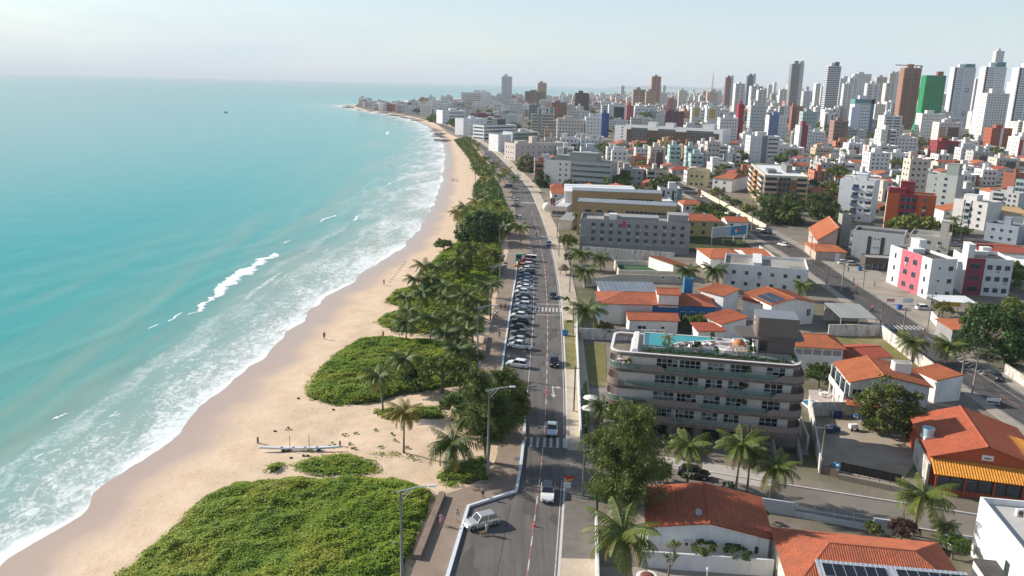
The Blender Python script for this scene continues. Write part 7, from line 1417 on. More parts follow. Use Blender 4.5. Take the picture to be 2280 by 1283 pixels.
# ------------------------------------------------------------------ broadleaf trees and shrubs
def treepx(label, c, rpx, dist_h, kind='round', leaf=None, v=0, flat=1.0, **kw):
    """crown centre pixel, radius px, crown-centre height in metres"""
    x, y = G(*c, dist_h); rr = rpx / SC(y); return tree(label, x, y, rr, dist_h + rr * .85 * flat, kind, leaf, v, flat=flat, **kw)
for c, rp, h, kd, lf, v, lb in [((1982, 908), 72, 4.2, 'round', LEAF_D, 0, 'round dense dark tree over the dirt lot'), ((2215, 742), 74, 5.5, 'round', LEAF_D, 1, 'huge dark tree beside the inland avenue'), ((2268, 705), 52, 5, 'round', LEAF_G, 2, 'tree behind the huge dark tree at the right edge'), ((1742, 466), 48, 5.5, 'round', LEAF_D, 2, 'great dark round tree before the brown block, left one'), ((1832, 462), 38, 5.5, 'round', LEAF_D, 0, 'dark round tree before the brown block, right one'), ((1880, 485), 20, 4, 'round', LEAF_D, 1, 'smaller dark tree at the white balcony block'),
   ((985, 842), 60, 3.0, 'wide', LEAF_G, 0, 'glossy broad tree behind the feathery casuarinas'), ((930, 850), 34, 2.0, 'wide', LEAF_D, 1, 'broad bush joining the dune mound and the glossy tree'), ((1064, 512), 46, 4.5, 'round', LEAF_D, 1, 'dark round tree at the foot of the tall palm clump'), ((1095, 500), 36, 4, 'round', LEAF_D, 2, 'dark tree in the shade of the tall palm clump'), ((988, 548), 20, 1.6, 'wide', LEAF_G, 2, 'low bush at the beach edge of the palm grove'), ((1050, 572), 40, 4, 'wide', LEAF_G, 0, 'broad tree in the palm grove'), ((1085, 580), 34, 4, 'wide', LEAF_Y, 1, 'lighter broad tree beside the far promenade bench'), ((1020, 600), 30, 3, 'wide', LEAF_D, 1, 'dark broad tree in the palm grove'), ((1040, 800), 34, 2.6, 'wide', LEAF_D, 2, 'dark rounded shrub tree at the lamp beside the dune mound'), ((1000, 715), 26, 2.2, 'wide', LEAF_D, 0, 'dark rounded shrub in the lower palm grove'), ((1055, 690), 26, 2.4, 'wide', LEAF_G, 1, 'rounded green shrub near the promenade in the palm grove'), ((960, 640), 26, 2.2, 'wide', LEAF_D, 2, 'dark rounded shrub in the upper palm grove'),
   ((1345, 1085), 34, 2.2, 'round', leafmat((.03, .11, .018), 'bright glossy leaf', .1), 1, 'bright green tree under the casuarina'), ((1470, 1045), 26, 2.0, 'round', LEAF_D, 2, 'dark bush left of the black car'), ((1375, 925), 34, 3, 'wide', LEAF_G, 1, 'leafy tree at the left of the curved facade'), ((2125, 1215), 30, 1.8, 'wide', LEAF_G, 0, 'green bush before the white house'), ((2010, 1180), 32, 1.6, 'wide', leafmat((.07, .03, .025), 'reddish bougainvillea', .1), 1, 'reddish bougainvillea behind the big palm'), ((1825, 840), 34, 2, 'wide', LEAF_D, 2, 'dark shrubbery left of the orange-roofed house'), ((1545, 725), 30, 1.6, 'wide', LEAF_G, 2, 'yellowish hedge bush behind the roof terrace'), ((1365, 690), 26, 2.5, 'round', LEAF_D, 1, 'dark bush beside the shaggy palm'), ((1345, 735), 22, 1.6, 'wide', LEAF_Y, 0, 'yellow-green bush in the garden behind the avenue wall'),
   ((1560, 495), 26, 3, 'wide', LEAF_Y, 1, 'yellowish tree row behind the billboard, left'), ((1595, 490), 24, 3, 'wide', LEAF_G, 2, 'tree row behind the billboard, right'), ((2250, 610), 36, 4, 'round', LEAF_G, 1, 'green tree right of the pink block'), ((2100, 690), 22, 2, 'wide', LEAF_Y, 2, 'yellow-green bush by the white canopy'), ((2290, 795), 24, 2.5, 'wide', LEAF_G, 0, 'bush at the right edge above the hatch marking'), ((1180, 368), 28, 4, 'round', LEAF_D, 2, 'dark tree at the left end of the beige block'), ((1210, 400), 22, 4, 'round', LEAF_D, 0, 'dark tree below the beige block'), ((1345, 340), 26, 4, 'wide', LEAF_G, 1, 'green tree left of the hotel front'), ((1280, 332), 22, 4, 'wide', LEAF_D, 1, 'tree beside the pale-blue roofed hall'), ((1265, 540), 22, 2.5, 'wide', LEAF_G, 1, 'green hedge tree beside the grey block'), ((1270, 575), 16, 2, 'wide', LEAF_D, 2, 'small bush at the corner of the court wall')]:
    treepx(lb, c, rp, h, kd, lf, v)
for k, (c, rp, lb) in enumerate([((1495, 990), 26, 'white-flowering bush before the curved building'), ((1535, 1062), 14, 'white-flowering shrub beside the black car'), ((1622, 1085), 14, 'white-flowering shrub at the leaning palms'), ((1430, 960), 20, 'white-flowering bush behind the casuarina')]):
    t = treepx(lb, c, rp, 1.4, 'shrub', LEAF_D, k % 2, name='flowering_shrub', cat='shrub'); C, q = clumps((1, 1, .8), 26, 900 + k, .12, .2, bottom=.0); V, F = leaf_cloud(C, q, 10, .07, k); cr = [o for o in t.children if o.name.startswith('crown')][0]; link('blossom', npmesh('blossom', V, F, paint((.75, .75, .70), .7)), t, cr.location, None, cr.scale * 1.04)
for k, (c, rp, lb) in enumerate([((1574, 980), 12, 'bright yellow-green shrub left of the entrance'), ((1572, 1008), 8, 'small yellow-green shrub at the entrance path'), ((1262, 690), 9, 'clipped green bush on the avenue verge'), ((1262, 668), 8, 'second clipped green bush on the avenue verge'), ((1268, 718), 7, 'young street tree on the avenue verge'), ((1455, 830), 10, 'green planting behind the curved building'), ((1700, 1145), 12, 'leafy shrub on the blue-grey wall'), ((1570, 1222), 30, 'row of shrubs on the garden wall, left'), ((1640, 1232), 30, 'row of shrubs on the garden wall, right'), ((1945, 1180), 20, 'shrub at the end of the wire fence'), ((1520, 790), 10, 'low shrub'), ]):
    if k == 10: continue
    treepx(lb, c, rp, 1.0 if k not in (7, 8) else 2.2, 'shrub', [LEAF_Y, LEAF_Y, LEAF_G, LEAF_G, LEAF_G, LEAF_G, LEAF_G, LEAF_D, LEAF_D, LEAF_D][k], k % 3, name='shrub', cat='shrub', flat=.4 if k in (7, 8) else 1)
for k, (px, py) in enumerate([(1605, 452), (1625, 463), (1650, 474), (1672, 486), (1690, 496), (1585, 440)]):
    treepx('%s low garden tree behind the cream street wall, counting from its near end' % ['fifth', 'fourth', 'third', 'second', 'nearest', 'sixth'][k], (px + 14, py - 8), 11 + k % 3 * 3, 2.6, 'far', [LEAF_G, LEAF_D, LEAF_Y][k % 3], k % 4)
# plumeria with bare forked branches in the garden
x, y = G(1488, 1290); t = empty('plumeria_tree', (x, y, 0), 0, 'small forked tree with sparse leaves in the lower garden', 'tree'); mb = MB(); rg = random.Random(2); tips = []
def fork(p, d, l, rr, k):
    e = p + d * l; mb.tube([p, e], [rr, rr * .7], 5)
    if k == 0: tips.append(e); return
    for s in range(2 if k < 3 else 3): fork(e, (d + Vector((rg.uniform(-.8, .8), rg.uniform(-.8, .8), rg.uniform(-.1, .4)))).normalized(), l * .75, rr * .65, k - 1)
fork(Vector((0, 0, 0)), Vector((0, 0, 1)), 1.5, .14, 4); mb.build('trunk', BARK, t); V, F = leaf_cloud(np.array([tuple(q) for q in tips]), np.full(len(tips), .32), 9, .17, 3, aspect=.35); link('crown', npmesh('crown', V, F, LEAF_G), t)
for k in range(26):
    y = 1000 + k * 31; x = float(PL(y)) + random.uniform(4, 90)
    if free(x, y, 3): tree('%s of the wooded point, %s from the beach bend' % (['dark tree', 'lighter tree'][k % 2], ORDN[k // 2]), x, y, random.uniform(6, 10), random.uniform(8, 12), 'far', [LEAF_D, LEAF_G][k % 2], k % 4, group='trees of the point')
# trees between the houses of the town
rt = random.Random(21); nt_ = 0; seen = {}
for k in range(1500):
    if nt_ >= 210: break
    y = 300 * (1 + rt.random() ** 1.6 * 4.2); x = rt.uniform(float(KR(y)) + 10, min(y * .62, 520)); px, py = P(x, y, 3)
    if px > 2290 or not free(x, y, 1.2) or onroad(x, y, 2): continue
    kd = rt.random(); r0 = rt.uniform(2.2, 4.6) * (1 + y / 1800); lb = ('%s %s' % (('palm between the houses', 'dark leafy tree', 'green leafy tree', 'yellow-green tree')[0 if kd < .28 else 1 if kd < .6 else 2 if kd < .85 else 3], near_label(px, py)))
    lb = ' '.join(lb.split()[:16]); seen[lb] = seen.get(lb, 0) + 1
    if kd < .28: palm(lb, x, y, rt.uniform(6, 9), 3.6, n=14, leaf=PALM_D, fine=False, group='town palms: ' + lb[-40:])
    else: tree(lb, x, y, r0, r0 * 1.6 + 1.5, 'far', LEAF_D if kd < .6 else LEAF_G if kd < .85 else LEAF_Y, rt.randrange(4), group='town trees: ' + lb[-40:])
    nt_ += 1
# ------------------------------------------------------------------ vehicles
def carpaint(c):
    key = ('car', c)
    if key not in MATS:
        t = NT('car paint'); t.set(Base_Color=c, Roughness=.28, Metallic=.25 if max(c) < .6 else 0.0); t.b.inputs['Coat Weight'].default_value = .6; t.b.inputs['Coat Roughness'].default_value = .08; MATS[key] = t.m
    return MATS[key]
TYRE = paint((.015, .015, .015), .9); RIM = paint((.35, .35, .36), .3, metal=.8); CGL = glass((.012, .016, .02), .04); LAMP = paint((.75, .76, .74), .1); TAIL = paint((.35, .01, .01), .2); PLAST = paint((.03, .03, .03), .6); PLATE = paint((.55, .55, .55), .5)
CT = {  # length, width, belt, roof height, bonnet height, bonnet front x, windscreen foot, roof front, roof back, rear foot, tail top
 'hatch': (4.0, 1.74, .92, 1.50, .86, 1.05, .35, -1.25, -1.75, .95), 'sedan': (4.45, 1.78, .92, 1.46, .86, 1.05, .30, -1.05, -1.55, .98), 'suv': (4.55, 1.86, 1.02, 1.66, .98, 1.0, .38, -1.62, -2.05, 1.02), 'pickup': (5.25, 1.86, 1.08, 1.78, 1.05, 1.35, .75, -.55, -.75, 1.08), 'van': (4.9, 1.9, 1.1, 2.05, 1.05, 1.75, 1.15, -2.25, -2.4, 1.1)}
PROTO = {}
def make_car(kind):
    L_, W, belt, rh, bh, xb, xr0, xr1, xt, tl = CT[kind]; f, b = L_ / 2, -L_ / 2; w = W / 2; root = empty('car', (0, 0, 0)); body = MB()
    def sec(x, zb, zm, zt, k): return [(x, -w * k * .9, zb), (x, -w * k, zb + .18), (x, -w * k, zm), (x, -w * k * .93, zt), (x, w * k * .93, zt), (x, w * k, zm), (x, w * k, zb + .18), (x, w * k * .9, zb)]
    ss = [sec(f, .36, .50, .60, .80), sec(f - .12, .26, .58, .72, .92), sec(f - .55, .22, .68, bh - .04, .98), sec(xb, .22, .76, bh + .02, 1), sec(xb - .25, .22, .8, belt, 1), sec(0, .22, .8, belt, 1), sec(xt, .22, .82, belt + .02, 1), sec(b + .35, .24, .8, tl if kind in ('sedan',) else belt, .98), sec(b + .08, .28, .74, tl - .12, .93), sec(b, .36, .62, tl - .3, .88)]
    V = [p for s in ss for p in s]; n = 8; F = [(i * n + k, i * n + (k + 1) % n, (i + 1) * n + (k + 1) % n, (i + 1) * n + k) for i in range(len(ss) - 1) for k in range(n)] + [tuple(reversed(range(n))), tuple(range((len(ss) - 1) * n, len(ss) * n))]; body.add(V, [q[::-1] for q in F])
    wb, wt = w * .92, w * .74; xs = xt if kind != 'sedan' else xt
    lo = [(xb - .05, -wb), (xb - .05, wb), (xs, wb), (xs, -wb)]; hi = [(xr0, -wt), (xr0, wt), (xr1, wt), (xr1, -wt)]; zl, zh = belt - .03, rh - .05
    body.add([(x, y, zl) for x, y in lo] + [(x, y, zh) for x, y in hi], [(0, 1, 5, 4), (1, 2, 6, 5), (2, 3, 7, 6), (3, 0, 4, 7)])
    if kind == 'pickup':
        body.box(b + .06, xs - .05, -w * .95, -w * .86, belt - .1, belt + .08); body.box(b + .06, xs - .05, w * .86, w * .95, belt - .1, belt + .08); body.box(b + .03, b + .1, -w * .95, w * .95, belt - .3, belt + .08)
        MB().box(b + .12, xs - .08, -w * .85, w * .85, belt - .02, belt + .025).build('cargo_bed', PLAST, root)
    body.build('body', carpaint((.7, .7, .7)), root)
    rf_ = MB(); rf_.add([(x * 1.0, y, zh) for x, y in hi] + [(x + (-.12 if x > 0 else .12) * (1 if k < 2 else 1), y * .86, rh) for k, (x, y) in enumerate(hi)], [(0, 1, 5, 4), (1, 2, 6, 5), (2, 3, 7, 6), (3, 0, 4, 7), (4, 5, 6, 7)]); rf_.build('roof', carpaint((.7, .7, .7)), root)
    def pane(name, q, s0=.08, s1=.92, off=.012):
        q = [Vector(p) for p in q]; nv = (q[1] - q[0]).cross(q[3] - q[0]).normalized(); c = sum(q, Vector()) / 4; nv = nv if nv.dot(c - Vector((0, 0, 1))) > 0 else -nv; q = [c + (p - c) * .93 + nv * off for p in q]; MB().add(q + [p - nv * .01 for p in q], [(0, 1, 2, 3), (4, 7, 6, 5), (0, 4, 5, 1), (1, 5, 6, 2), (2, 6, 7, 3), (3, 7, 4, 0)]).build(name, CGL, root)
    Lo = [(x, y, zl) for x, y in lo]; Hi = [(x, y, zh) for x, y in hi]
    pane('windscreen', [Lo[0], Lo[1], Hi[1], Hi[0]]); pane('rear_window', [Lo[2], Lo[3], Hi[3], Hi[2]])
    for a, c in ((1, 2), (3, 0)):
        A, B, C, D = Vector(Lo[a]), Vector(Lo[c]), Vector(Hi[c]), Vector(Hi[a]); M0, M1 = (A + B) / 2, (C + D) / 2; pane('side_window', [A, M0, M1, D]); pane('side_window', [M0, B, C, M1])
    wr = .33 if kind in ('hatch', 'sedan') else .38; ty = MB().lathe([(wr * .62, -.11), (wr * .96, -.11), (wr, -.07), (wr, .07), (wr * .96, .11), (wr * .62, .11)], 16, cap=False).mesh('wheel', TYRE); rm_ = MB().lathe([(.03, .095), (wr * .3, .10), (wr * .64, .085), (wr * .64, -.085), (wr * .3, -.1), (.03, -.095)], 12).mesh('rim', RIM)
    for x in (f - .78, b + .78):
        for y in (-w + .10, w - .10): o = link('wheel', ty, root, (x, y, wr), (math.pi / 2, 0, 0)); link('rim', rm_, o)
    for y in (-1, 1):
        MB().bbox(-.08, .08, -.17, .17, -.07, .07, .02).build('headlight', LAMP, root, (f - .10, y * w * .68, .66 if kind in ('hatch', 'sedan') else .78)); MB().bbox(-.05, .05, -.12, .12, -.14, .14, .02).build('tail_light', TAIL, root, (b + .07, y * w * .76, tl - .22)); MB().bbox(-.06, .06, -.11, .11, -.07, .07, .02).build('mirror', PLAST, root, (xb - .25, y * (w + .08), belt + .06))
    MB().bbox(f - .06, f + .03, -w * .66, w * .66, .36, .52, .02).build('grille', PLAST, root); MB().box(f + .03, f + .045, -.2, .2, .38, .5).build('number_plate', PLATE, root); MB().box(b - .02, b + .01, -.2, .2, .5, .62).build('number_plate', PLATE, root)
    return root
def car(kind, loc, rz, c, label, cat='car', roofc=None, group=None, z=0.0):
    if kind not in PROTO: PROTO[kind] = make_car(kind); r = PROTO[kind]; first = True
    else: r = None
    if r is None: r = copy_tree(PROTO[kind])
    r.location = (loc[0], loc[1], z); r.rotation_euler = (0, 0, rz); tag(r, label, cat, group)
    for o in r.children:
        if o.name.split('.')[0] in ('body', 'roof'):
            s = o.material_slots[0]; s.link = 'OBJECT'; s.material = carpaint(roofc if roofc and o.name.startswith('roof') else c)
    return r
WH, SV, BK, GR, BL, RD = (.72, .72, .71), (.42, .44, .45), (.012, .012, .014), (.06, .075, .08), (.03, .08, .17), (.35, .02, .02)
DN = -math.pi / 2                                    # nose toward the camera
car('suv', G(1219, 1105), DN - .06, WH, 'white off-road car with black roof driving toward the camera', roofc=BK); car('sedan', G(1229, 962), DN - .05, (.45, .52, .56), 'pale silver-blue sedan waiting at the zebra crossing'); car('suv', G(1234, 812), DN - .02, BK, 'black car driving on the avenue beside the grass verge'); car('hatch', G(1232, 663), DN, BK, 'small black car on the avenue beyond the second crossing'); car('hatch', G(1222, 546), DN + .05, (.16, .28, .34), 'blue-grey car on the avenue near the grey block')
car('suv', G(1072, 1170), math.pi + .48, SV, 'silver off-road car parked askew in the nearest bay'); bpy.context.view_layer.update()
car('suv', G(1545, 1062), -.28, BK, 'black car on the side street before the curved building'); car('sedan', G(2212, 842), math.pi * .52, (.05, .055, .06), 'dark sedan under the huge tree on the inland avenue'); car('hatch', G(2056, 690), 0.0, WH, 'white hatchback parked below the white canopy')
PK = [(1640, 885, 'suv', WH, 'big white off-road car'), (1668, 750, 'pickup', WH, 'white pickup with open bed'), (1690, 700, 'hatch', SV, 'silver hatchback'), (1675, 664, 'sedan', GR, 'dark green-grey sedan'), (1675, 632, 'hatch', BK, 'black hatchback'), (1705, 600, 'suv', BK, 'black off-road car'), (1695, 552, 'hatch', WH, 'white hatchback'), (1685, 502, 'sedan', (.10, .15, .16), 'grey-teal sedan'), (1700, 446, 'suv', WH, 'white off-road car'), (1702, 408, 'hatch', SV, 'silver hatchback'), (1725, 386, 'hatch', GR, 'dark grey hatchback'), (1710, 350, 'hatch', WH, 'white hatchback'), (1708, 302, 'sedan', WH, 'white sedan'), (1733, 272, 'hatch', SV, 'silver-grey hatchback'), (1720, 242, 'sedan', BL, 'blue sedan'), (1722, 212, 'hatch', BL, 'dark blue hatchback'), (1755, 192, 'suv', BK, 'black off-road car'), (1728, 164, 'hatch', WH, 'white hatchback'), (1730, 136, 'suv', WH, 'white off-road car'), (1740, 92, 'suv', RD, 'dark red off-road car'), (1742, 14, 'van', WH, 'white van')]
ORD = 'nearest second third fourth fifth sixth seventh eighth ninth tenth eleventh twelfth thirteenth fourteenth fifteenth sixteenth seventeenth eighteenth nineteenth twentieth farthest'.split()
for k, (zx, zy, kd, c, lb) in enumerate(PK):
    px, py = 680 + zx / 3.565, 560 + zy / 3.565 + 4; x, y = G(px, py); x = float(PR(y)) + CT[kd][0] / 2 + .35 + (.5 if k in (10, 16) else 0); car(kd, (x + rf.uniform(-.1, .5), (157.5 + k * 4.62 if k else 150.5) + rf.uniform(-.35, .35)), math.pi - .30 + rf.uniform(-.1, .1), c, '%s, %s in the row parked at the promenade' % (lb, ORD[k]), group='cars parked at the promenade')
for k, (px, py, kd, c, lb) in enumerate([(1140, 430, 'hatch', SV, 'silver car parked by the tall palm clump, farthest of three'), (1143, 447, 'sedan', WH, 'white car parked by the tall palm clump, middle of three'), (1148, 459, 'hatch', (.25, .33, .38), 'grey-blue car parked by the tall palm clump, nearest of three'), (1155, 487, 'hatch', WH, 'white car half hidden by the tall palm clump'), (1132, 418, 'van', BL, 'blue van parked far up the avenue')]): car(kd, G(px, py), math.pi - .2, c, lb)
for k in range(7): y = 580 + k * 9; car(['hatch', 'sedan', 'suv'][k % 3], (float(KR(y)) - 8.5, y), DN + .15, [WH, SV, BL, GR][k % 4], 'distant car parked in the far row up the avenue', group='distant parked cars')
for px, py, kd, c, rz, lb in [(1878, 588, 'hatch', WH, .1, 'white car parked before the dark shopfront'), (1897, 591, 'hatch', (.6, .6, .58), .1, 'pale car parked beside the dark shopfront'), (1621, 478, 'sedan', WH, 2.2, 'white car driving up the inland avenue past the cream wall'), (1697, 514, 'sedan', SV, 2.2, 'silver car at the inland crossing'), (1743, 548, 'hatch', WH, 2.2, 'white car beside the masonry lot wall'), (1560, 440, 'hatch', WH, 2.1, 'white car near the red totem'), (1538, 512, 'hatch', WH, 0, 'white car parked behind the billboard, left'), (1572, 513, 'hatch', SV, 0, 'silver car parked behind the billboard, right'), (1706, 520, 'suv', BK, 2.2, 'dark car beside the silver car at the crossing'), (2128, 548, 'sedan', SV, .1, 'silver car parked among the grey blocks'), (2120, 1213, 'sedan', WH, .6, 'white car behind the palm next to the white house'), (1160, 596, 'hatch', (.45, .2, .03), math.pi - .3, 'small orange car squeezed beside the red one')]: car(kd, G(px, py), rz, c, lb)
# ------------------------------------------------------------------ people and a dog
SKIN = {0: paint((.38, .22, .15), .6, name='skin'), 1: paint((.20, .11, .07), .6, name='skin')}
def skin_mesh(verts, edges, rad, sub=1):
    me = bpy.data.meshes.new('body'); me.from_pydata(verts, edges, []); o = bpy.data.objects.new('body', me); COL.objects.link(o); m = o.modifiers.new('s', 'SKIN'); m.use_smooth_shade = True
    for i, r_ in enumerate(rad): d = me.skin_vertices[0].data[i]; d.radius = r_ if hasattr(r_, '__len__') else (r_, r_); d.use_root = i == 0
    s = o.modifiers.new('u', 'SUBSURF'); s.levels = sub; s.render_levels = sub; bpy.context.view_layer.update(); r_ = bpy.data.meshes.new_from_object(o.evaluated_get(bpy.context.evaluated_depsgraph_get())); bpy.data.objects.remove(o); return r_
def human(stride, armsw, bend=0.0):
    s, a = stride, armsw; J = [(0, 0, .95), (0, 0, 1.12), (0, .0, 1.32), (0, .01, 1.46), (0, .0, 1.53), (0, -.01, 1.62), (0, -.015, 1.72), (-.19, 0, 1.40), (-.24, a * .12, 1.14), (-.25, a * .2 - .1, .90), (-.25, a * .22 - .14, .80), (.19, 0, 1.40), (.24, -a * .12, 1.14), (.25, -a * .2 - .1, .90), (.25, -a * .22 - .14, .80), (-.10, 0, .88), (-.11, -s * .16, .50), (-.11, -s * .30 + .06 * abs(s), .09), (-.11, -s * .30 - .12, .04), (.10, 0, .88), (.11, s * .16, .50), (.11, s * .36, .10), (.11, s * .36 - .15, .04)]
    E_ = [(0, 1), (1, 2), (2, 3), (3, 4), (4, 5), (5, 6), (2, 7), (7, 8), (8, 9), (9, 10), (2, 11), (11, 12), (12, 13), (13, 14), (0, 15), (15, 16), (16, 17), (17, 18), (0, 19), (19, 20), (20, 21), (21, 22)]
    Rd = [(.15, .11), (.135, .10), (.16, .11), .07, .055, (.085, .10), (.07, .08), .065, .048, .036, (.04, .025), .065, .048, .036, (.04, .025), .10, .062, .042, (.04, .03), .10, .062, .042, (.04, .03)]
    return skin_mesh(J, E_, Rd)
def part_of(me, fn, off):
    n = len(me.vertices); co = np.empty(n * 3, np.float32); me.vertices.foreach_get('co', co); co = co.reshape(-1, 3); no = np.empty(n * 3, np.float32); me.vertices.foreach_get('normal', no); no = no.reshape(-1, 3); mb = MB(); idx = {}
    vs, fs = [], []
    for p in me.polygons:
        c = co[list(p.vertices)].mean(0)
        if fn(*c):
            f = []
            for v in p.vertices:
                if v not in idx: idx[v] = len(vs); vs.append(co[v] + no[v] * off)
                f.append(idx[v])
            fs.append(tuple(f))
    mb.add(vs, fs); return mb
BODY = [human(1.0, 1.0), human(-.7, -.8), human(.15, .2)]
def person(label, px, py, c_top, c_low, rz=0.0, pose=0, dark=0, dress=False, z=0.12, hair=(.03, .02, .015), group=None, sc=1.0, xy=None):
    x, y = xy if xy is not None else G(px, py); t = empty('person', (x, y, z), rz, label, 'person', group); t.scale = (sc, sc, sc); b = link('body', BODY[pose], t)
    s = b.material_slots[0] if len(b.material_slots) else None
    if s is None: BODY[pose].materials.append(SKIN[0]); s = b.material_slots[0]
    s.link = 'OBJECT'; s.material = SKIN[dark]
    part_of(BODY[pose], (lambda X, Y, Z: .93 < Z < 1.45 and abs(X) < .30 and (Z > 1.12 or abs(X) < .19)), .014).build('shirt' if not dress else 'dress_top', paint(c_top, .8), t, smooth=True)
    lo = .50 if not dress else .55; part_of(BODY[pose], (lambda X, Y, Z: lo < Z < .98 and abs(X) < .20), .02 if not dress else .05).build('shorts' if not dress else 'skirt', paint(c_low, .8), t, smooth=True)
    h = MB(); h.lathe([(.095 * math.sin(R(a)) + .004, 1.64 + .10 * -math.cos(R(a)) + .045) for a in range(70, 181, 22)], 10, (0, .015)); h.build('hair', paint(hair, .7), t, smooth=True)
    fc = MB(); fc.box(-.012, .012, -.135, -.10, 1.60, 1.64); fc.box(-.04, -.022, -.108, -.09, 1.645, 1.66); fc.box(.022, .04, -.108, -.09, 1.645, 1.66); fc.box(-.03, .03, -.105, -.09, 1.565, 1.573); fc.build('face', paint((.16, .08, .06), .6), t); return t
PKc, WT, DK, BLU = (.55, .25, .35), (.72, .70, .68), (.03, .03, .035), (.04, .09, .30)
person('woman in a pink dress walking on the promenade', 983, 1172, PKc, PKc, 0, 0, dress=True); person('person in a pale top and shorts walking on the promenade', 1018, 1164, (.5, .38, .32), WT, 0, 1); person('man with dark trousers standing at the pale kerb', 1075, 1110, (.45, .36, .36), DK, .3, 2, 1); person('man in pale green shirt walking a dog beside the silver car', 1083, 1190, (.55, .58, .55), (.35, .45, .45), 1.2, 2, z=0.0)
for lb, px, py, a, b, ps, dk in [('bather standing alone on the wet sand', 722, 754, DK, DK, 1, 1), ('bather in red beside the dune plants', 853, 754, (.4, .05, .04), DK, 2, 1), ('person walking along the upper beach', 855, 634, DK, (.1, .1, .2), 0, 1), ('first of three walkers far up the beach', 1007, 403, DK, DK, 0, 1), ('second of three walkers far up the beach', 1012, 403, WT, DK, 1, 1), ('third of three walkers far up the beach', 1018, 404, (.4, .1, .1), DK, 2, 1), ('bather under the palm leaning from the green strip', 872, 742, (.3, .2, .15), DK, 2, 1)]:
    x, y = G(px, py); person(lb, px, py, a, b, rf.uniform(0, 6), ps, dk, z=sand_z(x, y))
for lb, px, py, a, b, ps, z in [('left one of two walkers on the promenade by the parked cars', 1115, 692, DK, DK, 0, .12), ('right one of two walkers on the promenade by the parked cars', 1125, 690, (.2, .1, .1), DK, 1, .12), ('walker in white on the far promenade', 1106, 704, WT, DK, 0, .12), ('walker in dark clothes before the bench wall', 1112, 754, DK, DK, 1, .12), ('pedestrian in blue at the second zebra crossing', 1204, 697, BLU, BLU, 2, 0), ('pedestrian on the roadway far up the avenue', 1196, 576, (.3, .1, .08), DK, 0, 0), ('pedestrian at the crossing before the grey block', 1195, 527, DK, DK, 0, 0), ('pedestrian in dark clothes on the apron before the pink block', 1900, 632, DK, DK, 0, .1), ('pedestrian nearer the pink block on the apron', 1946, 640, (.25, .2, .2), DK, 1, .1), ('pedestrian by the dark shopfront', 1888, 607, DK, DK, 2, .1), ('pedestrian at the far kerb of the inland avenue', 2058, 745, (.4, .3, .25), (.3, .1, .08), 0, .1)]: person(lb, px, py, a, b, rf.uniform(0, 6), ps, 1 if a == DK else 0, z=z)
dv = [(0, 0, .42), (0, .22, .44), (0, .42, .43), (0, -.16, .50), (0, -.26, .60), (0, -.36, .58), (0, .55, .55), (.08, .02, .38), (.08, .0, .20), (.08, -.02, .03), (-.08, .02, .38), (-.08, .05, .20), (-.08, .02, .03), (.08, .40, .36), (.08, .36, .24), (.08, .44, .14), (.08, .42, .03), (-.08, .40, .36), (-.08, .34, .24), (-.08, .42, .14), (-.08, .38, .03)]
dm = skin_mesh(dv, [(0, 1), (1, 2), (0, 3), (3, 4), (4, 5), (2, 6), (0, 7), (7, 8), (8, 9), (0, 10), (10, 11), (11, 12), (2, 13), (13, 14), (14, 15), (15, 16), (2, 17), (17, 18), (18, 19), (19, 20)], [.12, .10, .11, .075, .075, .045, .02, .055, .035, .03, .055, .035, .03, .065, .045, .03, .03, .065, .045, .03, .03]); dm.materials.append(surf('tan dog coat', (.42, .24, .10), (.52, .32, .15), 3., .9, 9.)); x, y = G(1077, 1192); dg = empty('dog', (x, y, 0), 1.9, 'tan dog on a lead beside the silver car', 'dog'); link('body', dm, dg)
for s in (-1, 1): MB().add([(s * .04, -.24, .65), (s * .08, -.22, .65), (s * .075, -.23, .75), (s * .05, -.20, .66)], [(0, 1, 2), (1, 3, 2), (3, 0, 2)]).build('ear', paint((.25, .13, .06)), dg)
# riders
def bike(label, px, py, rz, frame=(.05, .05, .05), motor=False):
    x, y = G(px, py); t = empty('motorbike' if motor else 'bicycle', (x, y, 0), rz, label, 'motorbike' if motor else 'bicycle'); r_ = .30 if motor else .34
    for q in (-.55, .55): o = MB().lathe([(r_ * .8, -.03 if not motor else -.06), (r_, -.03 if not motor else -.06), (r_, .03 if not motor else .06), (r_ * .8, .03 if not motor else .06)], 16, cap=False).build('wheel', TYRE, t, (0, q, r_), (0, math.pi / 2, 0)); MB().lathe([(.02, -.02), (r_ * .8, 0), (.02, .02)], 8, cap=False).build('rim', RIM, o)
    MB().tube([(0, .55, r_), (0, .2, .45), (0, -.35, .62), (0, -.55, r_)], .03 if not motor else .09, 6).build('frame', paint(frame), t); MB().tube([(0, .2, .45), (0, .25, .82)], .03, 5).build('seat_post', paint(frame), t); MB().bbox(-.08, .08, .12, .4, .80, .88, .02).build('saddle', PLAST, t); MB().tube([(-.28, -.38, 1.0), (0, -.42, .95), (.28, -.38, 1.0)], .02, 5).build('handlebar', STEEL, t); return (x, y)
for lb, px, py, a, mo in [('cyclist in pink on the inland avenue', 1941, 694, (.7, .12, .25), 0), ('motorcyclist in dark clothes on the inland avenue', 1905, 655, DK, 1), ('motorcyclist in orange at the restaurant corner', 2226, 905, (.5, .25, .05), 1), ('cyclist in white on the promenade', 1103, 708, WT, 0)]:
    xy = bike({0: 'bicycle ridden by the ', 1: 'motorbike ridden by the '}[mo] + lb, px, py, .9 if mo else 2.2, motor=bool(mo)); person(lb, px, py, a, DK, .9 if mo else 2.2, 2, 0, z=.10, xy=(xy[0], xy[1]), sc=.98)
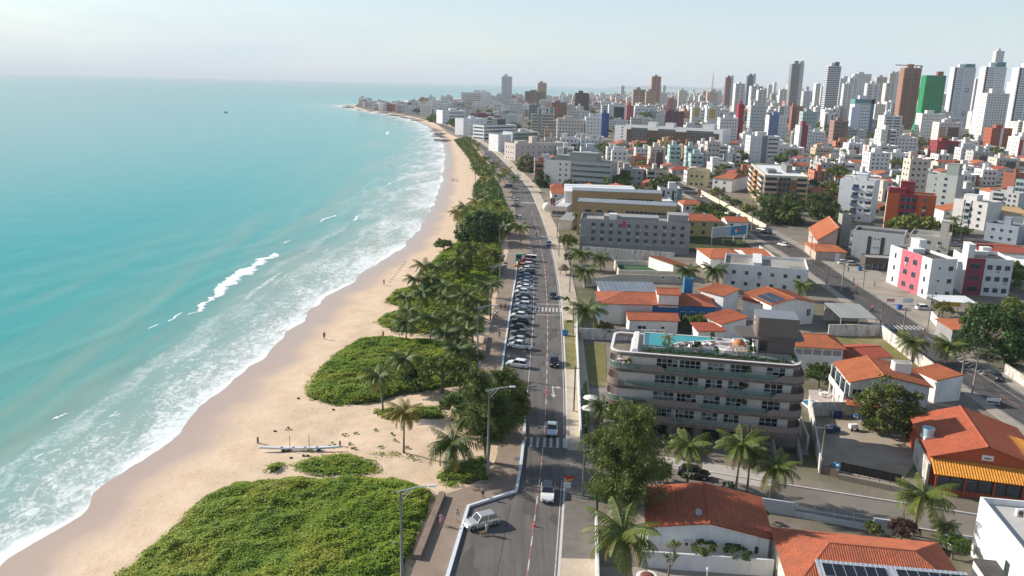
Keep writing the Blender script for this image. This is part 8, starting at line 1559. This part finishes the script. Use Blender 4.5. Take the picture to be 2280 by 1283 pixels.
# ------------------------------------------------------------------ street furniture
lampc = surf('grey lamp pole', (.20, .20, .195), (.27, .27, .26), .5, .8, 4.); lampw = paint((.48, .52, .57), .5)
def street_lamp(label, base, top, armlen, az, xy=None):
    x, y = xy if xy is not None else G(*base); h = HT(x, y, top); h = min(max(h, 7.5), 13); t = empty('street_lamp', (x, y, .1), az, label, 'street lamp', 'street lamps on the promenade'); MB().tube([(0, 0, 0), (0, 0, h)], [.20, .10], 8).build('pole', lampc, t, smooth=True)
    MB().tube([(-.5, 0, h - .1), (armlen * .5, 0, h + .35), (armlen, 0, h + .5)], .055, 6).build('arm', lampw, t); m = MB(); m.tube([(0, 0, h - 1.2), (armlen * .45, 0, h + .28)], .04, 5); m.tube([(0, 0, h - .6), (armlen * .25, 0, h + .08)], .03, 5); m.build('bracket', lampw, t)
    MB().bbox(armlen - .1, armlen + .75, -.16, .16, h + .42, h + .58, .05).build('lamp_head', paint((.66, .68, .70), .4), t); MB().box(armlen + .05, armlen + .65, -.12, .12, h + .405, h + .42).build('lens', LAMP, t)
x2, y2 = G(1086, 1063); h2 = HT(x2, y2, 845)
xa, ya = None, None
for yy in np.arange(60, 90, .25):                    # nearest post: foot lies below the frame, top at its pixel
    xx = None
    q = P(0, yy, h2 + .1)
    if abs(q[1] - 1062) < 9: xx = G(892, 1062, h2)[0]; xa, ya = G(892, 1062, h2)
street_lamp('street lamp standing in the foreground greenery', None, 1060, 2.9, .12, xy=(float(xa), float(ya))) if xa is not None else None
for lb, b, tp in [('street lamp at the feathery trees, arm over the promenade', (1086, 1063), 845), ('street lamp between the dune mound and the parked cars', (1063, 832), 670), ('street lamp beside the middle of the parked row', (1092, 716), 580), ('street lamp at the far end of the parked row', (1113, 628), 578), ('street lamp at the tall palm clump', (1112, 552), 514), ('street lamp beyond the tall palm clump', (1125, 500), 462), ('farthest street lamp up the promenade', (1110, 440), 398)]: street_lamp(lb, b, tp, 2.9, .1)
conc = surf('concrete pole', (.24, .225, .20), (.31, .29, .26), .6, .9, 4.); POLES = {}
def utility_pole(label, base, top, az=0.0, cross=True, key=None, trafo=False):
    x, y = G(*base); h = min(max(HT(x, y, top), 7), 11.5); t = empty('utility_pole', (x, y, 0), az, label, 'utility pole', 'utility poles'); MB().tube([(0, 0, -.2), (0, 0, h)], [.19, .11], 7).build('pole', conc, t, smooth=True)
    if cross:
        MB().box(-1.1, 1.1, -.05, .05, h - .45, h - .33).build('crossarm', conc, t)
        for q in (-1, 0, 1): MB().lathe([(.05, 0), (.07, .08), (.03, .2)], 8, (q * .95, 0)).build('insulator', paint((.3, .2, .15)), t, (0, 0, h - .33))
    if trafo: MB().lathe([(.32, 0), (.34, .1), (.34, .8), (.2, .95)], 12, (.45, 0)).build('transformer', paint((.35, .36, .37)), t, (0, 0, h - 2.4))
    POLES[key or label] = (x, y, h)
for k, (lb, b, tp, ky, tr) in enumerate([('utility pole on the avenue pavement nearest the parasols', (1277, 917), 815, 'a1', 0), ('utility pole on the avenue pavement at the grass verge', (1275, 746), 676, 'a2', 0), ('utility pole on the avenue pavement by the second crossing', (1268, 652), 598, 'a3', 1), ('utility pole on the avenue pavement at the court corner', (1244, 572), 526, 'a4', 0), ('utility pole on the avenue pavement at the grey block', (1240, 530), 488, 'a5', 0), ('utility pole under the casuarina at the side street', (1297, 1105), 985, 'a0', 0), ('utility pole at the seaward kerb before the tall palm clump', (1184, 532), 481, 'b1', 0),
        ('utility pole by the grass-lot palm', (2008, 754), 684, 'i3', 0), ('tall utility pole at the white dish wall', (2064, 736), 656, 'i3b', 1), ('utility pole at the restaurant corner', (2164, 879), 782, 'i4', 0), ('utility pole at the small white block', (2137, 862), 800, 'i4b', 0), ('utility pole before the apron, nearest the flats', (1838, 648), 600, 'i2', 0), ('utility pole in the middle of the apron', (1873, 648), 568, 'i2b', 1), ('utility pole beside the pink block apron', (1921, 641), 594, 'i2c', 0), ('utility pole at the steep gabled house', (1804, 571), 526, 'i1', 0), ('utility pole at the dark grass lot', (1673, 512), 470, 'i0', 0), ('utility pole at the end of the cream wall', (1703, 500), 462, 'i0b', 0), ('utility pole at the carport end of the wall', (1958, 738), 690, 'i2d', 0), ('slim post in the dirt lot', (1826, 1046), 970, 'l1', 0), ('utility pole far up the inland avenue', (1600, 466), 430, 'i00', 0)]): utility_pole(lb, b, tp, .1 * (k % 3), k % 4 != 3 or ky[0] == 'i', ky, bool(tr))
wire_m = paint((.02, .02, .02), .7)
def wires(label, ks, offs=(-.9, 0, .9)):
    t = empty('power_line', (0, 0, 0), 0, label, 'power line')
    for o in offs:
        for a, b in zip(ks, ks[1:]):
            A, B = POLES[a], POLES[b]; pts = []
            for i in range(9): q = i / 8; pts.append((A[0] + (B[0] - A[0]) * q + o, A[1] + (B[1] - A[1]) * q, A[2] + (B[2] - A[2]) * q - .1 - 1.0 * 4 * q * (1 - q)))
            MB().tube(pts, .014, 3, 0, False).build('wire', wire_m, t)
wires('overhead wires along the beach avenue pavement', ['a0', 'a1', 'a2', 'a3', 'a4', 'a5'], (-.3, .3)); wires('overhead wires along the inland avenue', ['i4', 'i3b', 'i2c', 'i2b', 'i1', 'i0b']); wires('overhead wires on the near side of the inland avenue', ['i4b', 'i3', 'i2d', 'i2', 'i0', 'i00'], (-.4, .4))
cone_m = paint((.72, .06, .03), .6); coneb = paint((.65, .64, .62), .6)
for lb, px, py in [('orange traffic cone on the centre line nearest the camera', 1189, 1172), ('orange traffic cone on the centre line before the lane arrow', 1216, 874), ('traffic cone on the centre line at the second crossing', 1217, 698), ('traffic cone on the centre line far up the avenue', 1216, 606), ('traffic cone on the inland avenue', 1906, 652 - 14)]:
    x, y = G(px, py); t = empty('traffic_cone', (x, y, 0), .2, lb, 'traffic cone', 'traffic cones'); MB().bbox(-.22, .22, -.22, .22, .005, .05, .01).build('base', cone_m, t); MB().lathe([(.16, .05), (.11, .35)], 12).build('cone', cone_m, t); MB().lathe([(.112, .35), (.085, .5)], 12).build('band', coneb, t); MB().lathe([(.086, .5), (.03, .8)], 12).build('tip', cone_m, t)
def sign(label, px, py, h, w, sh, c, rz=0., post=.04, c2=None, cat='sign'):
    x, y = G(px, py); t = empty('street_sign', (x, y, .1), rz, label, cat); MB().tube([(0, 0, 0), (0, 0, h)], post, 6).build('post', STEEL, t); MB().bbox(-w / 2, w / 2, -.05, -.0, h - sh, h, .015).build('board', paint(c, .5), t)
    if c2: MB().box(-w * .45, w * .45, -.056, -.051, h - sh * .9, h - sh * .55).build('print', paint(c2), t)
sign('red and yellow banner board at the pavement corner', 1266, 1100, 2.6, 1.2, .8, (.45, .03, .03), .35, c2=(.65, .35, .04)); sign('white notice board at the kerb corner', 1262, 1104, 1.9, 1.0, .85, (.6, .63, .66), -.1); sign('white rental sign leaning in the foreground greenery', 878, 1232, 1.5, .35, .9, (.68, .72, .70), .8); sign('white sign tucked behind the promenade lamp', 1151, 1042, 1.6, .8, .5, (.66, .68, .7), .2); sign('tall white totem sign at the office block', 1862, 592, 4.0, 1.1, 2.8, (.62, .63, .70), -.3, .08); sign('red totem sign on the inland avenue', 1555, 450, 6.0, 1.5, 4.0, (.55, .03, .03), -.3, .12, (.7, .45, .05)); sign('black restaurant sign on the avenue pavement', 1230, 478, 7.0, 1.8, 3.6, (.02, .02, .02), .0, .12, (.5, .05, .05)); sign('red and white barrier sign on the apron', 1982, 678, 1.4, 2.2, .9, (.55, .15, .2), .1, c2=(.7, .7, .7)); sign('white site board on the apron', 2020, 680, 1.8, 3.0, 1.2, (.62, .68, .72), .1); sign('small white board on the restaurant forecourt', 2209, 905, 1.5, 2.2, 1.1, (.70, .70, .68), -.2, c2=(.1, .1, .1))
for lb, px, py, c in [('blue litter bin on the grass verge', 1258, 748, (.04, .16, .42)), ('blue waste container at the parked white hatchback', 2002, 690, (.03, .11, .38)), ('blue waste container by the shopfront cars', 1914, 603, (.03, .15, .4))]:
    x, y = G(px, py); t = empty('waste_bin', (x, y, .1), .1, lb, 'bin'); MB().bbox(-.6, .6, -.45, .45, .1, 1.1, .05).build('body', paint(c), t); MB().bbox(-.63, .63, -.48, .48, 1.1, 1.25, .05).build('lid', paint(darker(c, .6)), t)
x, y = G(1254, 612); t = empty('thatched_hut', (x, y, .1), 0, 'small thatched hut on the avenue pavement', 'hut'); MB().lathe([(1.9, 1.5), (1.7, 1.9), (.9, 2.7), (.1, 3.2)], 14).build('thatch_roof', surf('thatch', (.16, .11, .07), (.24, .17, .11), 1.5, .95, 8.), t)
for a in range(4): MB().tube([(1.2 * math.cos(a * 1.57 + .7), 1.2 * math.sin(a * 1.57 + .7), 0), (1.1 * math.cos(a * 1.57 + .7), 1.1 * math.sin(a * 1.57 + .7), 2)], .07, 5).build('post', BARK, t)
x, y = G(1154, 582); t = empty('vending_kiosk', (x, y, .1), .1, 'small green vending kiosk at the far end of the parked row', 'kiosk'); MB().bbox(-1, 1, -.8, .8, 0, 2.3, .05).build('cabin', paint((.10, .28, .18)), t); MB().bbox(-1.2, 1.2, -1, 1, 2.3, 2.42, .03).build('roof', paint((.16, .36, .26)), t); MB().box(-.7, .7, -.83, -.8, 1., 1.9).build('hatch', GL, t)
# canoe and posts on the sand
A, B = G(575, 1006), G(762, 1004); d = B - A; Lc = float(np.linalg.norm(d)); zc = sand_z(*((A + B) / 2)) + .16; t = empty('outrigger_canoe', (A[0], A[1], zc), math.atan2(d[1], d[0]), 'long white outrigger canoe lying on stands on the sand', 'canoe'); n = 25; V, F = [], []
for i in range(n):
    q = i / (n - 1); w = .36 * math.sin(math.pi * q) ** .45 + .02; sh = .28 * (2 * q - 1) ** 2; x = q * Lc
    V += [(x, -w, .48 + sh), (x, -w * .9, .2 + sh), (x, -w * .3, 0 + sh), (x, w * .3, 0 + sh), (x, w * .9, .2 + sh), (x, w, .48 + sh), (x, w * .6, .50 + sh), (x, -w * .6, .50 + sh)]
for i in range(n - 1): F += [(i * 8 + k, (i + 1) * 8 + k, (i + 1) * 8 + (k + 1) % 8, i * 8 + (k + 1) % 8) for k in range(8)]
F += [tuple(range(8)), tuple(reversed(range(8 * n - 8, 8 * n)))]; MB().add(V, F).build('hull', paint((.62, .64, .65), .4), t, smooth=True); t.scale = (1, .9, .7)
for q in (.28, .42, .56, .70): MB().lathe([(.22, 0), (.2, .02)], 10).build('seat_well', PLAST, t, (q * Lc, 0, .515 + .28 * (2 * q - 1) ** 2))
MB().box(Lc * .70, Lc * .78, -.375, -.355, .22, .42).build('blue_stripe', paint((.05, .35, .55)), t)
for q in (.3, .36, .72): MB().box(q * Lc - .25, q * Lc + .25, -.4, .4, -.3, .08).build('stand', PLAST, t)
for lb, px, py, h in [('thin pole standing beside the canoe, left', 646, 1008, 2.6), ('thin pole standing beside the canoe, right', 689, 1006, 2.7), ('short pale stump left of the canoe', 574, 986, 1.0), ('short dark stump right of the canoe', 757, 993, .9)]:
    x, y = G(px, py); tag(MB().tube([(0, 0, -.2), (.02, 0, h)], [.05 if h > 2 else .17, .04 if h > 2 else .15], 7).build('wooden_post', BARK, None, (x, y, sand_z(x, y))), lb, 'post')
for k, (px, py) in enumerate([(648, 1022), (676, 1018), (685, 1018), (784, 1000), (664, 888), (826, 892), (742, 912), (612, 960)]):
    x, y = G(px, py); rg = np.random.default_rng(k); m = MB(); m.lathe([(.12, 0), (.26, .07), (.22, .18), (.08, .25)], 7); m.v = [(a * rg.uniform(.7, 1.3), b * rg.uniform(.7, 1.3), c) for a, b, c in m.v]; tag(m.build('driftwood_lump', paint((.05, .04, .035), .9), None, (x, y, sand_z(x, y) - .05)), 'small dark lump of driftwood or debris on the sand', 'debris', 'debris on the sand')
for k in range(9):
    x, y = G(868 + k * 4.2, 628 - k * 5.5); t = tag(MB().tube([(-.35, 0, .05), (0, .1, .32), (.4, 0, .04)], .07, 5).build('beach_debris', paint((.22, .16, .12), .9), None, (x, y, sand_z(x, y))), 'small dark mark in the row on the upper beach', 'debris', 'row of marks on the upper beach')
t = empty('garden_bench', (*G(1440, 1300), 0), .1, 'rounded terracotta garden seat below the garden wall', 'seat'); MB().lathe([(1.2, 0), (1.3, .4), (1.1, .9), (.5, 1.2)], 14).build('shell', paint((.18, .06, .04), .7), t, smooth=True); MB().lathe([(1.25, .9), (1.1, 1.05)], 14).build('rim', whitef, t)
t = empty('garden_lamp', (*G(1573, 1296), 0), 0, 'small white garden lamp post below the garden wall', 'lamp'); MB().tube([(0, 0, 0), (0, 0, 1.5)], .06, 6).build('post', whitef, t); MB().lathe([(.16, 1.5), (.18, 1.7), (.05, 1.85)], 10).build('globe', whitef, t); MB().bbox(-.3, .3, -.3, .3, 0, .12, .02).build('base', whitef, t)
# far boat, rocks at the point
x, y = G(503, 250); t = empty('fishing_boat', (x, y, -.4), .3, 'tiny dark fishing boat far out on the sea', 'boat'); MB().add([(-6, 0, 0), (-4, -1.6, 0), (4, -1.6, 0), (6, 0, .6), (4, 1.6, 0), (-4, 1.6, 0), (-6.5, 0, 1.6), (-4, -2, 1.4), (4, -2, 1.4), (7, 0, 2.2), (4, 2, 1.4), (-4, 2, 1.4)], [(0, 5, 4, 3, 2, 1), (6, 7, 8, 9, 10, 11), (0, 1, 7, 6), (1, 2, 8, 7), (2, 3, 9, 8), (3, 4, 10, 9), (4, 5, 11, 10), (5, 0, 6, 11)]).build('hull', paint((.04, .06, .08)), t); MB().box(-3, 0, -1, 1, 1.4, 3.6).build('cabin', paint((.2, .22, .24)), t); t.scale = (.5, .5, .5)
rk = surf('dark shore rock', (.10, .085, .07), (.18, .15, .125), .3, .9, 2.); rg = random.Random(9)
for k in range(34):
    y = rg.uniform(760, 1000) if k < 20 else rg.uniform(1150, 1800); x = float(SHORE(y)) + rg.uniform(-6, 10); s = rg.uniform(1.5, 4.5) * (1 if k < 20 else 1.8); m = MB(); m.lathe([(1, -.6), (1.1, 0), (.7, .35), (.2, .45)], 8); m.v = [(a * s * rg.uniform(.6, 1.4) * 1.6, b * s * rg.uniform(.6, 1.4), c * s * .5) for a, b, c in m.v]; tag(m.build('shore_rock', rk, None, (x, y, -.5)), ['dark flat rock on the shore at the beach bend', 'dark flat rock along the foot of the point'][k >= 20], 'rock', ['rocks at the beach bend', 'rocks along the point'][k >= 20])
# ------------------------------------------------------------------ haze: even air round the whole place
hm = bpy.data.materials.new('haze'); hm.use_nodes = True; ht = hm.node_tree; ht.nodes.clear()
ho = ht.nodes.new('ShaderNodeOutputMaterial'); hv = ht.nodes.new('ShaderNodeVolumePrincipled'); hv.inputs['Color'].default_value = (.86, .94, 1.0, 1); hv.inputs['Density'].default_value = 0.00006; hv.inputs['Anisotropy'].default_value = 0.0
ht.links.new(hv.outputs[0], ho.inputs['Volume']); hz = MB().box(-75000, 75000, -600, 74000, -5.0, 260).build('haze', hm); hz['kind'] = 'stuff'; hz['label'] = 'thin bright sea haze'
